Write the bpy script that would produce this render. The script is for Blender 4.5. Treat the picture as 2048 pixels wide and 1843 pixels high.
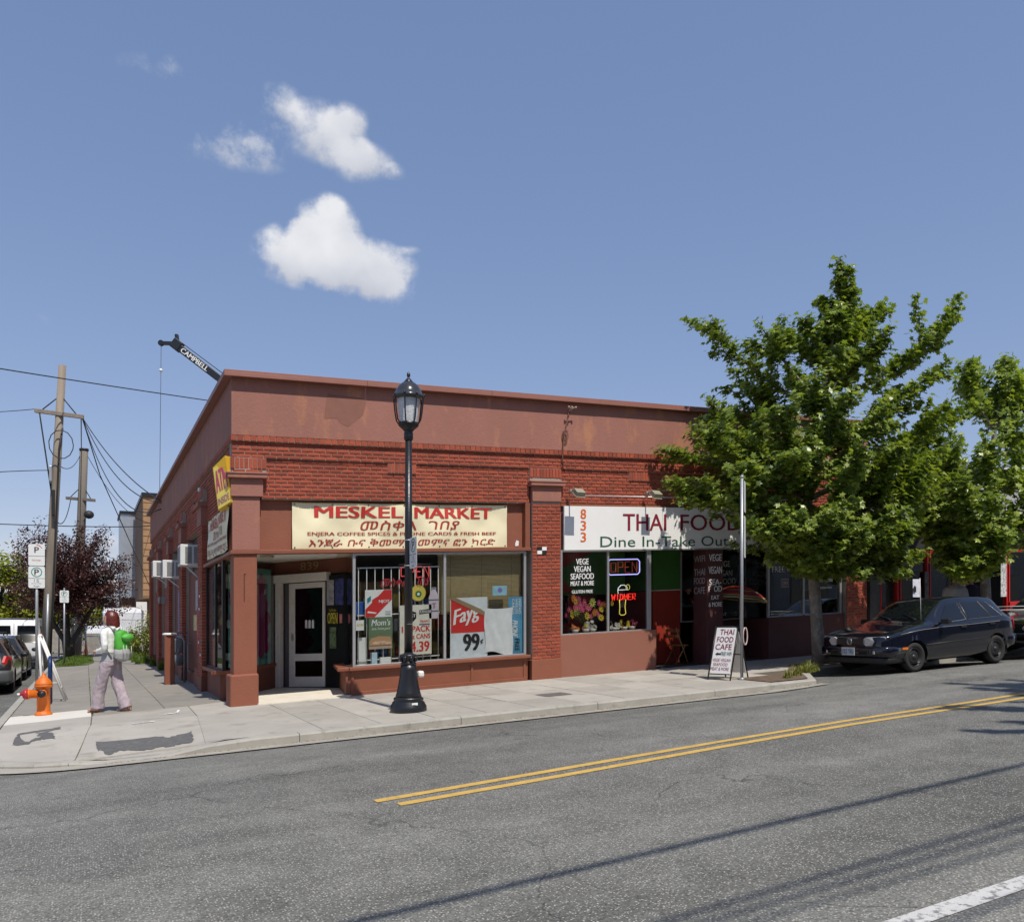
import bpy, bmesh, math, random
from mathutils import Vector, Matrix, noise
random.seed(7)
R = math.radians
for o in list(bpy.data.objects): bpy.data.objects.remove(o)
sc = bpy.context.scene
col = sc.collection

# ------------------------------------------------------------------ camera
YAW = 26.458
cd = bpy.data.cameras.new('camera'); cam = bpy.data.objects.new('camera', cd); col.objects.link(cam)
cd.sensor_fit = 'HORIZONTAL'; cd.sensor_width = 36.0; cd.lens = 36.0 * 1714 / 2048
cd.shift_y = 331.5 / 2048; cd.clip_start = .1; cd.clip_end = 6000
cam.location = (-2.21, -14.99, 1.336); cam.rotation_euler = (R(90), 0, R(-YAW))
sc.camera = cam
# ------------------------------------------------------------------ sun, sky
SUN_EL, SUN_AZ = 59.0, 178.0        # azimuth from +Y, clockwise seen from above
sd = bpy.data.lights.new('sun', 'SUN'); so = bpy.data.objects.new('sun', sd); col.objects.link(so)
sd.energy = 4.4; sd.angle = R(.53); sd.color = (1.0, .935, .83)
so.rotation_euler = (R(90 - SUN_EL), 0, R(180 - SUN_AZ) + 0.0)
so.location = (0, -20, 40)
w = bpy.data.worlds.new('World'); sc.world = w; w.use_nodes = True
sc.view_settings.view_transform = 'Standard'; sc.view_settings.look = 'None'
sc.view_settings.exposure = .06; sc.view_settings.gamma = 1.0; sc.view_settings.use_curve_mapping = False

def world_sky():
    nt = w.node_tree; N = nt.nodes; L = nt.links
    for n in list(N): N.remove(n)
    out = N.new('ShaderNodeOutputWorld'); bg = N.new('ShaderNodeBackground'); bg.inputs[1].default_value = .115
    sky = N.new('ShaderNodeTexSky'); sky.sky_type = 'NISHITA'; sky.sun_disc = False
    sky.sun_elevation = R(SUN_EL); sky.sun_rotation = R(SUN_AZ); sky.altitude = 50
    sky.air_density = 1.0; sky.dust_density = .25; sky.ozone_density = 1.6
    # camera-like compression of the sky's range (uniform, all directions)
    ga = N.new('ShaderNodeGamma'); ga.inputs[1].default_value = .5; L.new(sky.outputs[0], ga.inputs[0])
    hsv = N.new('ShaderNodeHueSaturation'); hsv.inputs['Saturation'].default_value = 1.45; hsv.inputs['Value'].default_value = 1.98
    L.new(ga.outputs[0], hsv.inputs['Color'])
    tn = N.new('ShaderNodeVectorMath'); tn.operation = 'MULTIPLY'; tn.inputs[1].default_value = (1.10, 1.03, 1.17); L.new(hsv.outputs[0], tn.inputs[0])
    # fair-weather cumulus: soft clumps (direction, angular radii) broken up by noise
    tc = N.new('ShaderNodeTexCoord')
    def math_(op, a, b=None, c=None):
        m = N.new('ShaderNodeMath'); m.operation = op
        for i, v in enumerate((a, b, c)):
            if v is None: continue
            if isinstance(v, (int, float)): m.inputs[i].default_value = v
            else: L.new(v, m.inputs[i])
        return m.outputs[0]
    def vmath(op, a, b):
        m = N.new('ShaderNodeVectorMath'); m.operation = op
        for i, v in enumerate((a, b)):
            if isinstance(v, (tuple, list, Vector)): m.inputs[i].default_value = tuple(v)
            else: L.new(v, m.inputs[i])
        return m
    n1 = N.new('ShaderNodeTexNoise'); n1.inputs['Scale'].default_value = 9; n1.inputs['Detail'].default_value = 9; n1.inputs['Roughness'].default_value = .58
    L.new(tc.outputs['Generated'], n1.inputs['Vector'])
    n2 = N.new('ShaderNodeTexNoise'); n2.inputs['Scale'].default_value = 34; n2.inputs['Detail'].default_value = 8; n2.inputs['Roughness'].default_value = .62
    L.new(tc.outputs['Generated'], n2.inputs['Vector'])
    n3 = N.new('ShaderNodeTexNoise'); n3.inputs['Scale'].default_value = 15; n3.inputs['Detail'].default_value = 4
    L.new(tc.outputs['Generated'], n3.inputs['Vector'])
    puffs = CLOUDS
    tot = None; lit = None
    for (az, el, ra, re, dens) in puffs:
        a, e = R(az), R(el)
        d = Vector((math.sin(a) * math.cos(e), math.cos(a) * math.cos(e), math.sin(e)))
        r = Vector((math.cos(a), -math.sin(a), 0)); u = r.cross(d)
        x = math_('DIVIDE', vmath('DOT_PRODUCT', tc.outputs['Generated'], r).outputs['Value'], math.sin(R(ra)))
        yy = math_('SUBTRACT', vmath('DOT_PRODUCT', tc.outputs['Generated'], u).outputs['Value'], 0.0)
        y = math_('DIVIDE', yy, math.sin(R(re)))
        rr = math_('SQRT', math_('ADD', math_('MULTIPLY', x, x), math_('MULTIPLY', y, y)))
        front = math_('GREATER_THAN', vmath('DOT_PRODUCT', tc.outputs['Generated'], d).outputs['Value'], 0.0)
        m = math_('MULTIPLY', math_('MULTIPLY', math_('MAXIMUM', math_('SUBTRACT', 1.0, rr), 0.0), front), dens)
        tot = m if tot is None else math_('ADD', tot, m)
        my = math_('MULTIPLY', m, y); lit = my if lit is None else math_('ADD', lit, my)
    nz = math_('ADD', math_('MULTIPLY', math_('SUBTRACT', n1.outputs['Fac'], .5), 3.0), math_('MULTIPLY', math_('SUBTRACT', n2.outputs['Fac'], .5), 1.9))
    dn = math_('ADD', tot, math_('MULTIPLY', nz, math_('MINIMUM', math_('MULTIPLY', tot, 2.6), 1.0)))
    mr = N.new('ShaderNodeMapRange'); mr.interpolation_type = 'SMOOTHSTEP'
    mr.inputs['From Min'].default_value = .10; mr.inputs['From Max'].default_value = 1.05; mr.inputs['To Max'].default_value = .96
    L.new(dn, mr.inputs['Value'])
    cr = N.new('ShaderNodeMapRange'); cr.inputs['From Min'].default_value = .2; cr.inputs['From Max'].default_value = .8
    up_ = math_('DIVIDE', lit, math_('ADD', tot, .02))
    L.new(math_('ADD', math_('MULTIPLY', n3.outputs['Fac'], .75), math_('ADD', math_('MULTIPLY', dn, .10), math_('MULTIPLY', up_, .45))), cr.inputs['Value'])  # cloud shading painted in: tops brighter, bases greyer
    cc = N.new('ShaderNodeMix'); cc.data_type = 'RGBA'; L.new(cr.outputs[0], cc.inputs['Factor'])
    cc.inputs[6].default_value = (4.5, 4.75, 5.4, 1); cc.inputs[7].default_value = (7.1, 7.15, 7.4, 1)
    mx = N.new('ShaderNodeMix'); mx.data_type = 'RGBA'
    L.new(mr.outputs[0], mx.inputs['Factor']); L.new(tn.outputs[0], mx.inputs[6]); L.new(cc.outputs[2], mx.inputs[7])
    L.new(mx.outputs[2], bg.inputs[0]); L.new(bg.outputs[0], out.inputs[0])

def px_dir(px, py):                     # photo pixel -> (azimuth, elevation) of a cloud
    u = (px - 1024) / 1714; v = (1253 - py) / 1714
    return YAW + math.degrees(math.atan(u)), math.degrees(math.atan(v / math.sqrt(1 + u * u)))
def puff(px, py, rx, ry, d=1.0):
    a, e = px_dir(px, py); k = 1714 * 1.12
    return (a, e, math.degrees(rx / k), math.degrees(ry / k), d)
CLOUDS = [puff(655, 470, 80, 85, 2.0), puff(612, 512, 125, 72, 1.9), puff(720, 535, 130, 66, 1.8), puff(775, 582, 75, 45, .7), puff(820, 500, 30, 12, .4),
          puff(555, 215, 62, 52, .7), puff(655, 265, 85, 70, .85), puff(720, 325, 80, 45, .85), puff(700, 235, 45, 32, .4), puff(790, 345, 30, 20, .4),
          puff(510, 295, 90, 55, .72), puff(415, 275, 100, 70, .5), puff(365, 140, 50, 36, .6), puff(290, 150, 70, 55, .3), puff(90, 635, 60, 25, .35),
          puff(60, 1110, 130, 60, 1.2), puff(215, 1085, 60, 40, .9),
          # the same kind of clouds round the rest of the sky
          (150, 38, 6, 3.5, 1.2), (165, 30, 7, 3, 1.2), (205, 26, 9, 4, 1.3), (240, 45, 5, 3, 1.0), (262, 20, 8, 3.5, 1.2),
          (300, 28, 6, 3, 1.1), (98, 24, 8, 3.5, 1.2), (120, 50, 5, 3, 1.0), (330, 14, 7, 2.6, 1.1)]
world_sky()

# ------------------------------------------------------------------ ground heights
def G(x):
    if x < -9: return -.45 + .008 * max(x + 9, -40)
    if x > 40: return 2.0 + .01 * min(x - 40, 60)
    return .05 * x
KERB_Y, BAY_Y, SIDE_X = -3.95, -2.35, -3.5
def lerp(a, b, t): return a + (b - a) * t
def clamp(t, a=0., b=1.): return max(a, min(b, t))
def pw(v, pts):
    if v <= pts[0][0]: return pts[0][1]
    for (a, fa), (b, fb) in zip(pts, pts[1:]):
        if v <= b: return lerp(fa, fb, (v - a) / (b - a))
    return pts[-1][1]
def ROAD(x, y):          # front road surface
    A = pw(-y, [(3.95, -.165), (4.4, -.15), (5.6, -.09), (8.0, -.055), (12.2, -.085), (15.3, -.16)])
    B = pw(-y, [(2.35, -.20), (4.1, -.075), (5.6, -.06), (8.0, -.045), (12.2, -.085), (15.3, -.16)])
    t = clamp((x - 8.2) / 2.0)
    v = lerp(A, B, t)
    if x < -2.0: v = lerp(v, -.165, clamp((-2.0 - x) / 2.5) * clamp((y + 8) / 4))
    return G(x) + v
def SIDEROAD(x, y): return G(x) - .165
def WALK(x, y):          # pavement surface
    if y > 0: return G(x)
    return G(x) + .010 * max(y, -4.0)

# ------------------------------------------------------------------ mesh helpers
ORIGIN = {}
SH = .05                 # the whole row of shops follows the street uphill
class MB:
    def __init__(s): s.v = []; s.f = []; s.m = []; s.sm = []; s.mi = 0; s.smooth = False
    def add(s, vs, fs, smooth=None):
        o = len(s.v); s.v += [tuple(p) for p in vs]
        for f in fs:
            s.f.append([i + o for i in f]); s.m.append(s.mi); s.sm.append(s.smooth if smooth is None else smooth)
        return s
    def box(s, x0, x1, y0, y1, z0, z1, bev=0):
        if x0 > x1: x0, x1 = x1, x0
        if y0 > y1: y0, y1 = y1, y0
        if z0 > z1: z0, z1 = z1, z0
        vs = [(x, y, z) for z in (z0, z1) for y in (y0, y1) for x in (x0, x1)]
        return s.add(vs, [(0, 2, 3, 1), (4, 5, 7, 6), (0, 1, 5, 4), (2, 6, 7, 3), (0, 4, 6, 2), (1, 3, 7, 5)], False)
    def prism(s, poly, z0, z1, zf=None):      # poly in xy (ccw); z may be functions
        n = len(poly); a = (lambda x, y: z0) if not callable(z0) else z0; b = (lambda x, y: z1) if not callable(z1) else z1
        vs = [(x, y, a(x, y)) for x, y in poly] + [(x, y, b(x, y)) for x, y in poly]
        fs = [tuple(range(n - 1, -1, -1)), tuple(range(n, 2 * n))] + [(i, (i + 1) % n, n + (i + 1) % n, n + i) for i in range(n)]
        return s.add(vs, fs, False)
    def plate(s, o, u, v, poly, t):           # flat plate: polygon (a,b) in the frame o,u,v with thickness t along u x v
        o, u, v = Vector(o), Vector(u), Vector(v); nn = u.cross(v).normalized() * t; n = len(poly)
        vs = [o + u * a + v * b for a, b in poly] + [o + u * a + v * b + nn for a, b in poly]
        fs = [tuple(range(n - 1, -1, -1)), tuple(range(n, 2 * n))] + [(i, (i + 1) % n, n + (i + 1) % n, n + i) for i in range(n)]
        return s.add(vs, fs, False)
    def obox(s, o, u, v, wv, a, b, c):        # oriented box centred at o
        o, u, v, wv = Vector(o), Vector(u) * a / 2, Vector(v) * b / 2, Vector(wv) * c / 2
        vs = [o + u * i + v * j + wv * k for k in (-1, 1) for j in (-1, 1) for i in (-1, 1)]
        return s.add(vs, [(0, 2, 3, 1), (4, 5, 7, 6), (0, 1, 5, 4), (2, 6, 7, 3), (0, 4, 6, 2), (1, 3, 7, 5)], False)
    def lathe(s, prof, c, seg=20, axis='z', smooth=True, cap=True):
        vs = []; n = len(prof)
        for (r, h) in prof:
            for k in range(seg):
                a = 2 * math.pi * k / seg; p = (r * math.cos(a), r * math.sin(a), h)
                if axis == 'x': p = (p[2], p[0], p[1])
                if axis == 'y': p = (p[1], p[2], p[0])
                vs.append((c[0] + p[0], c[1] + p[1], c[2] + p[2]))
        fs = [(i * seg + k, i * seg + (k + 1) % seg, (i + 1) * seg + (k + 1) % seg, (i + 1) * seg + k) for i in range(n - 1) for k in range(seg)]
        s.add(vs, fs, smooth)
        if cap:
            o = len(s.v) - n * seg
            s.f.append(list(range(o + seg - 1, o - 1, -1))); s.m.append(s.mi); s.sm.append(False)
            s.f.append(list(range(o + (n - 1) * seg, o + n * seg))); s.m.append(s.mi); s.sm.append(False)
        return s
    def tube(s, pts, r, seg=8, smooth=True, cap=True, closed=False):
        pts = [Vector(p) for p in pts]; n = len(pts); rs = r if isinstance(r, (list, tuple)) else [r] * n
        vs = []; prev = None
        for i, p in enumerate(pts):
            if closed: t = (pts[(i + 1) % n] - pts[i - 1])
            else: t = (pts[min(i + 1, n - 1)] - pts[max(i - 1, 0)])
            t = t.normalized() if t.length > 1e-9 else Vector((0, 0, 1))
            if prev is None:
                a = Vector((0, 0, 1)) if abs(t.z) < .9 else Vector((1, 0, 0)); u = t.cross(a).normalized()
            else:
                u = prev - t * prev.dot(t); u = u.normalized() if u.length > 1e-6 else t.orthogonal().normalized()
            prev = u; v = t.cross(u)
            rr = rs[i]; ra, rb = rr if isinstance(rr, (tuple, list)) else (rr, rr)
            for k in range(seg):
                a = 2 * math.pi * k / seg; vs.append(p + u * (ra * math.cos(a)) + v * (rb * math.sin(a)))
        m = n if closed else n - 1
        fs = [(i * seg + k, i * seg + (k + 1) % seg, ((i + 1) % n) * seg + (k + 1) % seg, ((i + 1) % n) * seg + k) for i in range(m) for k in range(seg)]
        if cap and not closed: fs += [tuple(range(seg - 1, -1, -1)), tuple((n - 1) * seg + k for k in range(seg))]
        return s.add(vs, fs, smooth)
    def loft(s, rings, smooth=True, cap=True):    # rings: lists of points, same count
        k = len(rings[0]); vs = [p for r in rings for p in r]
        fs = [(i * k + j, i * k + (j + 1) % k, (i + 1) * k + (j + 1) % k, (i + 1) * k + j) for i in range(len(rings) - 1) for j in range(k)]
        if cap: fs += [tuple(range(k - 1, -1, -1)), tuple((len(rings) - 1) * k + j for j in range(k))]
        return s.add(vs, fs, smooth)
    def grid(s, fn, nu, nv, smooth=True):
        vs = [fn(i / nu, j / nv) for j in range(nv + 1) for i in range(nu + 1)]
        fs = [(j * (nu + 1) + i, j * (nu + 1) + i + 1, (j + 1) * (nu + 1) + i + 1, (j + 1) * (nu + 1) + i) for j in range(nv) for i in range(nu)]
        return s.add(vs, fs, smooth)
    def ball(s, c, r, seg=12, rings=8):
        rx, ry, rz = r if isinstance(r, (tuple, list)) else (r, r, r)
        rg = []
        for i in range(rings + 1):
            a = -math.pi / 2 + math.pi * i / rings; q = max(math.cos(a), 1e-3)
            rg.append([(c[0] + rx * q * math.cos(2 * math.pi * k / seg), c[1] + ry * q * math.sin(2 * math.pi * k / seg), c[2] + rz * math.sin(a)) for k in range(seg)])
        return s.loft(rg)
    def build(s, name, mats, parent=None, shear=False, bevel=0, origin=None, auto=True):
        if shear: s.v = [(x, y, z + SH * x) for x, y, z in s.v]
        if not isinstance(mats, (list, tuple)): mats = [mats]
        if parent is not None: og = Vector(ORIGIN[parent.name])
        elif origin is not None: og = Vector(origin)
        else:
            xs, ys, zs = zip(*s.v); og = Vector(((min(xs) + max(xs)) / 2, (min(ys) + max(ys)) / 2, min(zs)))
        me = bpy.data.meshes.new(name)
        me.from_pydata([(x - og.x, y - og.y, z - og.z) for x, y, z in s.v], [], s.f)
        for m in mats: me.materials.append(m)
        me.polygons.foreach_set('material_index', s.m); me.polygons.foreach_set('use_smooth', s.sm)
        me.update()
        o = bpy.data.objects.new(name, me); col.objects.link(o)
        if parent is not None: o.parent = parent
        else: o.location = og
        ORIGIN[o.name] = og
        if bevel:
            md = o.modifiers.new('bevel', 'BEVEL'); md.width = bevel; md.segments = 2; md.limit_method = 'ANGLE'; md.angle_limit = R(40); md.harden_normals = False
        return o
def tag(o, label=None, cat=None, group=None, kind=None):
    if label: o['label'] = label
    if cat: o['category'] = cat
    if group: o['group'] = group
    if kind: o['kind'] = kind
    return o
def thing(name, loc, label, cat, group=None):
    o = bpy.data.objects.new(name, None); col.objects.link(o); o.location = loc; o.empty_display_size = .3
    ORIGIN[o.name] = Vector(loc); return tag(o, label, cat, group)
def place(name, me, loc, parent=None):       # one more object on shared mesh data
    o = bpy.data.objects.new(name, me); col.objects.link(o)
    og = Vector((0, 0, 0)) if parent is None else Vector(ORIGIN[parent.name])
    o.location = Vector(loc) - og
    if parent is not None: o.parent = parent
    ORIGIN[o.name] = Vector(loc); return o
def copy_tree(o, parent=None, delta=(0, 0, 0)):
    c = o.copy(); col.objects.link(c)
    if parent is None: c.location = Vector(o.location) + Vector(delta)
    else: c.parent = parent
    ORIGIN[c.name] = Vector(ORIGIN[o.name]) + Vector(delta)
    for ch in list(o.children): copy_tree(ch, c, delta)
    return c

# ------------------------------------------------------------------ materials
MATS = {}
def M(name, c, rough=.7, var=.12, scale=6., bump=0., bscale=60., metal=0., spec=.5, rnd=0., streak=0., emit=0., coat=0., dirt=None, alpha=None, trans=0., detail=5):
    if name in MATS: return MATS[name]
    m = bpy.data.materials.new(name); m.use_nodes = True; nt = m.node_tree; N = nt.nodes; L = nt.links
    b = N['Principled BSDF']; b.inputs['Roughness'].default_value = rough; b.inputs['Metallic'].default_value = metal
    b.inputs['Specular IOR Level'].default_value = spec
    if coat: b.inputs['Coat Weight'].default_value = coat; b.inputs['Coat Roughness'].default_value = .04
    geo = N.new('ShaderNodeNewGeometry')
    nz = N.new('ShaderNodeTexNoise'); nz.inputs['Scale'].default_value = scale; nz.inputs['Detail'].default_value = detail; nz.inputs['Roughness'].default_value = .6
    if streak:
        mp = N.new('ShaderNodeMapping'); mp.inputs['Scale'].default_value = (1, 1, streak); L.new(geo.outputs['Position'], mp.inputs['Vector']); L.new(mp.outputs[0], nz.inputs['Vector'])
    else: L.new(geo.outputs['Position'], nz.inputs['Vector'])
    mr = N.new('ShaderNodeMapRange'); mr.inputs['From Min'].default_value = .25; mr.inputs['From Max'].default_value = .75
    mr.inputs['To Min'].default_value = 1 - var; mr.inputs['To Max'].default_value = 1 + var; L.new(nz.outputs['Fac'], mr.inputs['Value'])
    val = mr.outputs[0]
    if rnd:
        oi = N.new('ShaderNodeObjectInfo'); ad = N.new('ShaderNodeMath'); ad.operation = 'ADD'
        L.new(oi.outputs['Random'], ad.inputs[0]); L.new(geo.outputs['Random Per Island'], ad.inputs[1])
        fr = N.new('ShaderNodeMath'); fr.operation = 'FRACT'; L.new(ad.outputs[0], fr.inputs[0])
        m2 = N.new('ShaderNodeMapRange'); m2.inputs['To Min'].default_value = 1 - rnd; m2.inputs['To Max'].default_value = 1 + rnd; L.new(fr.outputs[0], m2.inputs['Value'])
        mu = N.new('ShaderNodeMath'); mu.operation = 'MULTIPLY'; L.new(val, mu.inputs[0]); L.new(m2.outputs[0], mu.inputs[1]); val = mu.outputs[0]
    vm = N.new('ShaderNodeVectorMath'); vm.operation = 'SCALE'; vm.inputs[0].default_value = c; L.new(val, vm.inputs['Scale'])
    cout = vm.outputs[0]
    if dirt:                              # (colour, noise scale, threshold, amount): stains with a shape of their own
        dn = N.new('ShaderNodeTexNoise'); dn.inputs['Scale'].default_value = dirt[1]; dn.inputs['Detail'].default_value = 8; dn.inputs['Roughness'].default_value = .65
        mp = N.new('ShaderNodeMapping'); mp.inputs['Location'].default_value = (3.1, 7.7, 1.3)
        if len(dirt) > 4: mp.inputs['Scale'].default_value = dirt[4]
        L.new(geo.outputs['Position'], mp.inputs['Vector']); L.new(mp.outputs[0], dn.inputs['Vector'])
        m3 = N.new('ShaderNodeMapRange'); m3.inputs['From Min'].default_value = dirt[2]; m3.inputs['From Max'].default_value = dirt[2] + .13; m3.inputs['To Max'].default_value = dirt[3]
        L.new(dn.outputs['Fac'], m3.inputs['Value'])
        mx = N.new('ShaderNodeMix'); mx.data_type = 'RGBA'; L.new(m3.outputs[0], mx.inputs['Factor']); L.new(cout, mx.inputs[6]); mx.inputs[7].default_value = (*dirt[0], 1); cout = mx.outputs[2]
    L.new(cout, b.inputs['Base Color'])
    if bump:
        bn = N.new('ShaderNodeTexNoise'); bn.inputs['Scale'].default_value = bscale; bn.inputs['Detail'].default_value = 4; L.new(geo.outputs['Position'], bn.inputs['Vector'])
        bp = N.new('ShaderNodeBump'); bp.inputs['Strength'].default_value = bump; bp.inputs['Distance'].default_value = .02; L.new(bn.outputs['Fac'], bp.inputs['Height']); L.new(bp.outputs[0], b.inputs['Normal'])
    if emit: b.inputs['Emission Color'].default_value = (*c, 1); b.inputs['Emission Strength'].default_value = emit
    if trans:
        tr = N.new('ShaderNodeBsdfTranslucent'); L.new(cout, tr.inputs['Color']); ms = N.new('ShaderNodeMixShader'); ms.inputs[0].default_value = trans
        L.new(b.outputs[0], ms.inputs[1]); L.new(tr.outputs[0], ms.inputs[2]); L.new(ms.outputs[0], N['Material Output'].inputs[0])
    MATS[name] = m; return m
def glass_mat(name, tint=(.97, .985, .975), refl=1.45, rough=.0, gain=.55):
    m = bpy.data.materials.new(name); m.use_nodes = True; nt = m.node_tree; N = nt.nodes; L = nt.links
    N.remove(N['Principled BSDF']); tr = N.new('ShaderNodeBsdfTransparent'); tr.inputs[0].default_value = (*tint, 1)
    gl = N.new('ShaderNodeBsdfGlossy'); gl.inputs['Roughness'].default_value = rough; fr = N.new('ShaderNodeFresnel'); fr.inputs[0].default_value = refl
    mu = N.new('ShaderNodeMath'); mu.operation = 'MULTIPLY'; mu.inputs[1].default_value = gain; mu.use_clamp = True; L.new(fr.outputs[0], mu.inputs[0])
    ms = N.new('ShaderNodeMixShader'); L.new(mu.outputs[0], ms.inputs[0]); L.new(tr.outputs[0], ms.inputs[1]); L.new(gl.outputs[0], ms.inputs[2]); L.new(ms.outputs[0], N['Material Output'].inputs[0])
    MATS[name] = m; return m
GLASS = glass_mat('shop_glass'); CARGLASS = glass_mat('car_glass', (.10, .115, .12), 1.5, 0, 1.6); LENS = glass_mat('lamp_lens', (.8, .82, .84), 1.5, .05, 1.5)

# ------------------------------------------------------------------ lettering
def text_mesh(txt, bold=0., res=3):
    cu = bpy.data.curves.new('t', 'FONT'); cu.body = txt; cu.size = 1; cu.offset = bold; cu.resolution_u = res
    ob = bpy.data.objects.new('t', cu); col.objects.link(ob)
    dg = bpy.context.evaluated_depsgraph_get(); me = bpy.data.meshes.new_from_object(ob.evaluated_get(dg))
    vs = [tuple(v.co) for v in me.vertices]; fs = [list(p.vertices) for p in me.polygons]
    bpy.data.objects.remove(ob); bpy.data.curves.remove(cu); bpy.data.meshes.remove(me)
    return vs, fs
def lettering(txt, o, u, v, wid, hgt, mat, parent, off=.004, bold=.0, slant=0., warp=None, name='lettering', label=None, shear=False):
    """flat lettering in the rectangle o + u*[0,wid] + v*[0,hgt], raised by off along u x v"""
    vs, fs = text_mesh(txt, 0)
    if not vs: return None
    xs = [p[0] for p in vs]; ys = [p[1] for p in vs]; x0, x1, y0, y1 = min(xs), max(xs), min(ys), max(ys)
    o, u, v = Vector(o), Vector(u).normalized(), Vector(v).normalized(); n = u.cross(v).normalized()
    mb = MB(); copies = [0] if bold < .01 else ([-1, 1] if bold < .03 else [-1, 0, 1])
    for kk, cs in enumerate(copies):
        out = []
        for x, y, z in vs:
            b = (y - y0) / (y1 - y0); a = (x - x0) / (x1 - x0)
            if slant: a = (a + slant * b * hgt / wid) / (1 + abs(slant) * hgt / wid)
            q = o + u * (a * wid + cs * bold * .8 * hgt) + v * (b * hgt) + n * (off + .0008 * kk + (warp(a * wid, b * hgt) if warp else 0))
            out.append(q)
        mb.add(out, fs, False)
    ob = mb.build(name, mat, parent, shear=shear)
    if label: ob['label'] = label
    return ob
X, Y, Z = Vector((1, 0, 0)), Vector((0, 1, 0)), Vector((0, 0, 1))
# ------------------------------------------------------------------ palette
STUC = M('parapet_stucco', (.305, .130, .098), .8, .10, 1.3, .25, 25, streak=.25, dirt=((.46, .20, .095), 2.2, .53, .7, (1.0, 1.0, .42)))
TRIM = M('brown_trim_paint', (.22, .072, .038), .55, .08, 5, .12, 40)
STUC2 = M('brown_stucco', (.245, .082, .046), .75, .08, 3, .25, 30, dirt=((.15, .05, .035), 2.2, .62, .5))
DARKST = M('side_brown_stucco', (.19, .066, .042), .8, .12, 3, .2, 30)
BRICK = M('red_brick', (.32, .062, .027), .72, .14, 40, .5, 90, rnd=.22, dirt=((.12, .035, .022), 1.6, .62, .55))
MORTAR = M('mortar', (.36, .30, .255), .95, .2, 50, .3, 200)
COPE = M('coping_paint', (.29, .12, .088), .5, .08, 3)
WHITEP = M('white_paint', (.74, .73, .70), .5, .05, 4, .06, 30)
CREAM = M('cream_paint', (.62, .57, .48), .6, .08, 4)
OLDW = M('worn_white_paint', (.74, .70, .66), .6, .08, 9, .15, 40, dirt=((.25, .22, .18), 14, .64, .8))
ALU = M('aluminium', (.55, .55, .55), .38, .06, 10, metal=.7)
BLACK = M('black_paint', (.012, .012, .013), .4, .15, 8)
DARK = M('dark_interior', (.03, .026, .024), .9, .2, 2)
TAN = M('tan_board', (.33, .24, .13), .8, .15, 4)
ROOFM = M('roof_membrane', (.2, .19, .18), .9, .15, 1)

SHOP = thing('brick_storefront_building', (0, 0, 0), 'red brick corner storefront with brown stucco parapet and two shops', 'building')
BL, BD = 15.0, 20.1               # length along the street, depth along the side street

# --- bricks -----------------------------------------------------------------
CO = .0685
brick_cache = {}
def brick_me(lx, ly, lz, ax):
    k = (round(lx, 3), round(ly, 3), round(lz, 3), ax)
    if k in brick_cache: return brick_cache[k]
    mb = MB(); c = .0035
    # box with a chamfered outer face
    if ax == 'f':     # faces -y
        P = lambda a, d, h: (a, d, h + SH * a)
    else:             # faces -x
        P = lambda a, d, h: (d, a, h)
    hx, hz = lx / 2, lz / 2
    back = [(-hx, ly, -hz), (hx, ly, -hz), (hx, ly, hz), (-hx, ly, hz)]
    mid = [(-hx, c, -hz), (hx, c, -hz), (hx, c, hz), (-hx, c, hz)]
    fr = [(-hx + c, 0, -hz + c), (hx - c, 0, -hz + c), (hx - c, 0, hz - c), (-hx + c, 0, hz - c)]
    vs = [P(*p) for p in back + mid + fr]
    fs = [(8, 9, 10, 11)] + [(i + 4, (i + 1) % 4 + 4, (i + 1) % 4 + 8, i + 8) for i in range(4)] + [(i, (i + 1) % 4, (i + 1) % 4 + 4, i + 4) for i in range(4)]
    if ax == 's': fs = [tuple(reversed(f)) for f in fs]
    me = bpy.data.meshes.new('brick'); me.from_pydata(vs, [], fs); me.materials.append(BRICK); me.update()
    brick_cache[k] = (me, vs, fs); return brick_cache[k]
SINGLE = [0]; field = MB()
def lay(a, h, d, lx, lz, ax, single=False, ly=.05):
    me, vs, fs = brick_me(lx, ly, lz, ax)
    d += random.uniform(-.0018, .0018); h += random.uniform(-.001, .001)
    loc = (a, d, h + SH * a) if ax == 'f' else (d, a, h)
    if single and SINGLE[0] < 296:
        SINGLE[0] += 1; place('brick', me, loc, SHOP)
    else: field.add([(x + loc[0], y + loc[1], z + loc[2]) for x, y, z in vs], fs, False)
def courses(a0, a1, h0, n, d, ax='f', single=False, L=.204, off=0, lz=.0525):
    for k in range(n):
        s = a0; first = True
        st = (L + .009) / 2 if (k + off) % 2 else L + .009
        while s < a1 - .03:
            e = min(s + (st if first else L + .009), a1); first = False
            if e < a1 and a1 - e < .04: e = a1
            lx = round((e - s) - .012, 3)
            lay(s + lx / 2 + .006, h0 + k * CO + CO / 2, d, lx, lz, ax, single)
            s = e
def soldiers(a0, a1, h0, h1, d, ax='f', single=False):
    n = round((a1 - a0) / .0705); st = (a1 - a0) / n
    for i in range(n): lay(a0 + st * (i + .5), (h0 + h1) / 2, d, round(st - .009, 3), round(h1 - h0 - .01, 3), ax, single)

mo = MB()      # mortar backing / structural wall behind the bricks
# front, bays between pilasters
P2a, P2b, P3a, P3b = 5.66, 6.36, 14.29, BL
for (a, b, sg) in ((.50, P2a, True), (P2b, P3a, False)):
    courses(a, b, 3.505, 10, .045, 'f', sg)
    mo.box(a, b, .064, .30, 3.50, 4.56)
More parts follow.
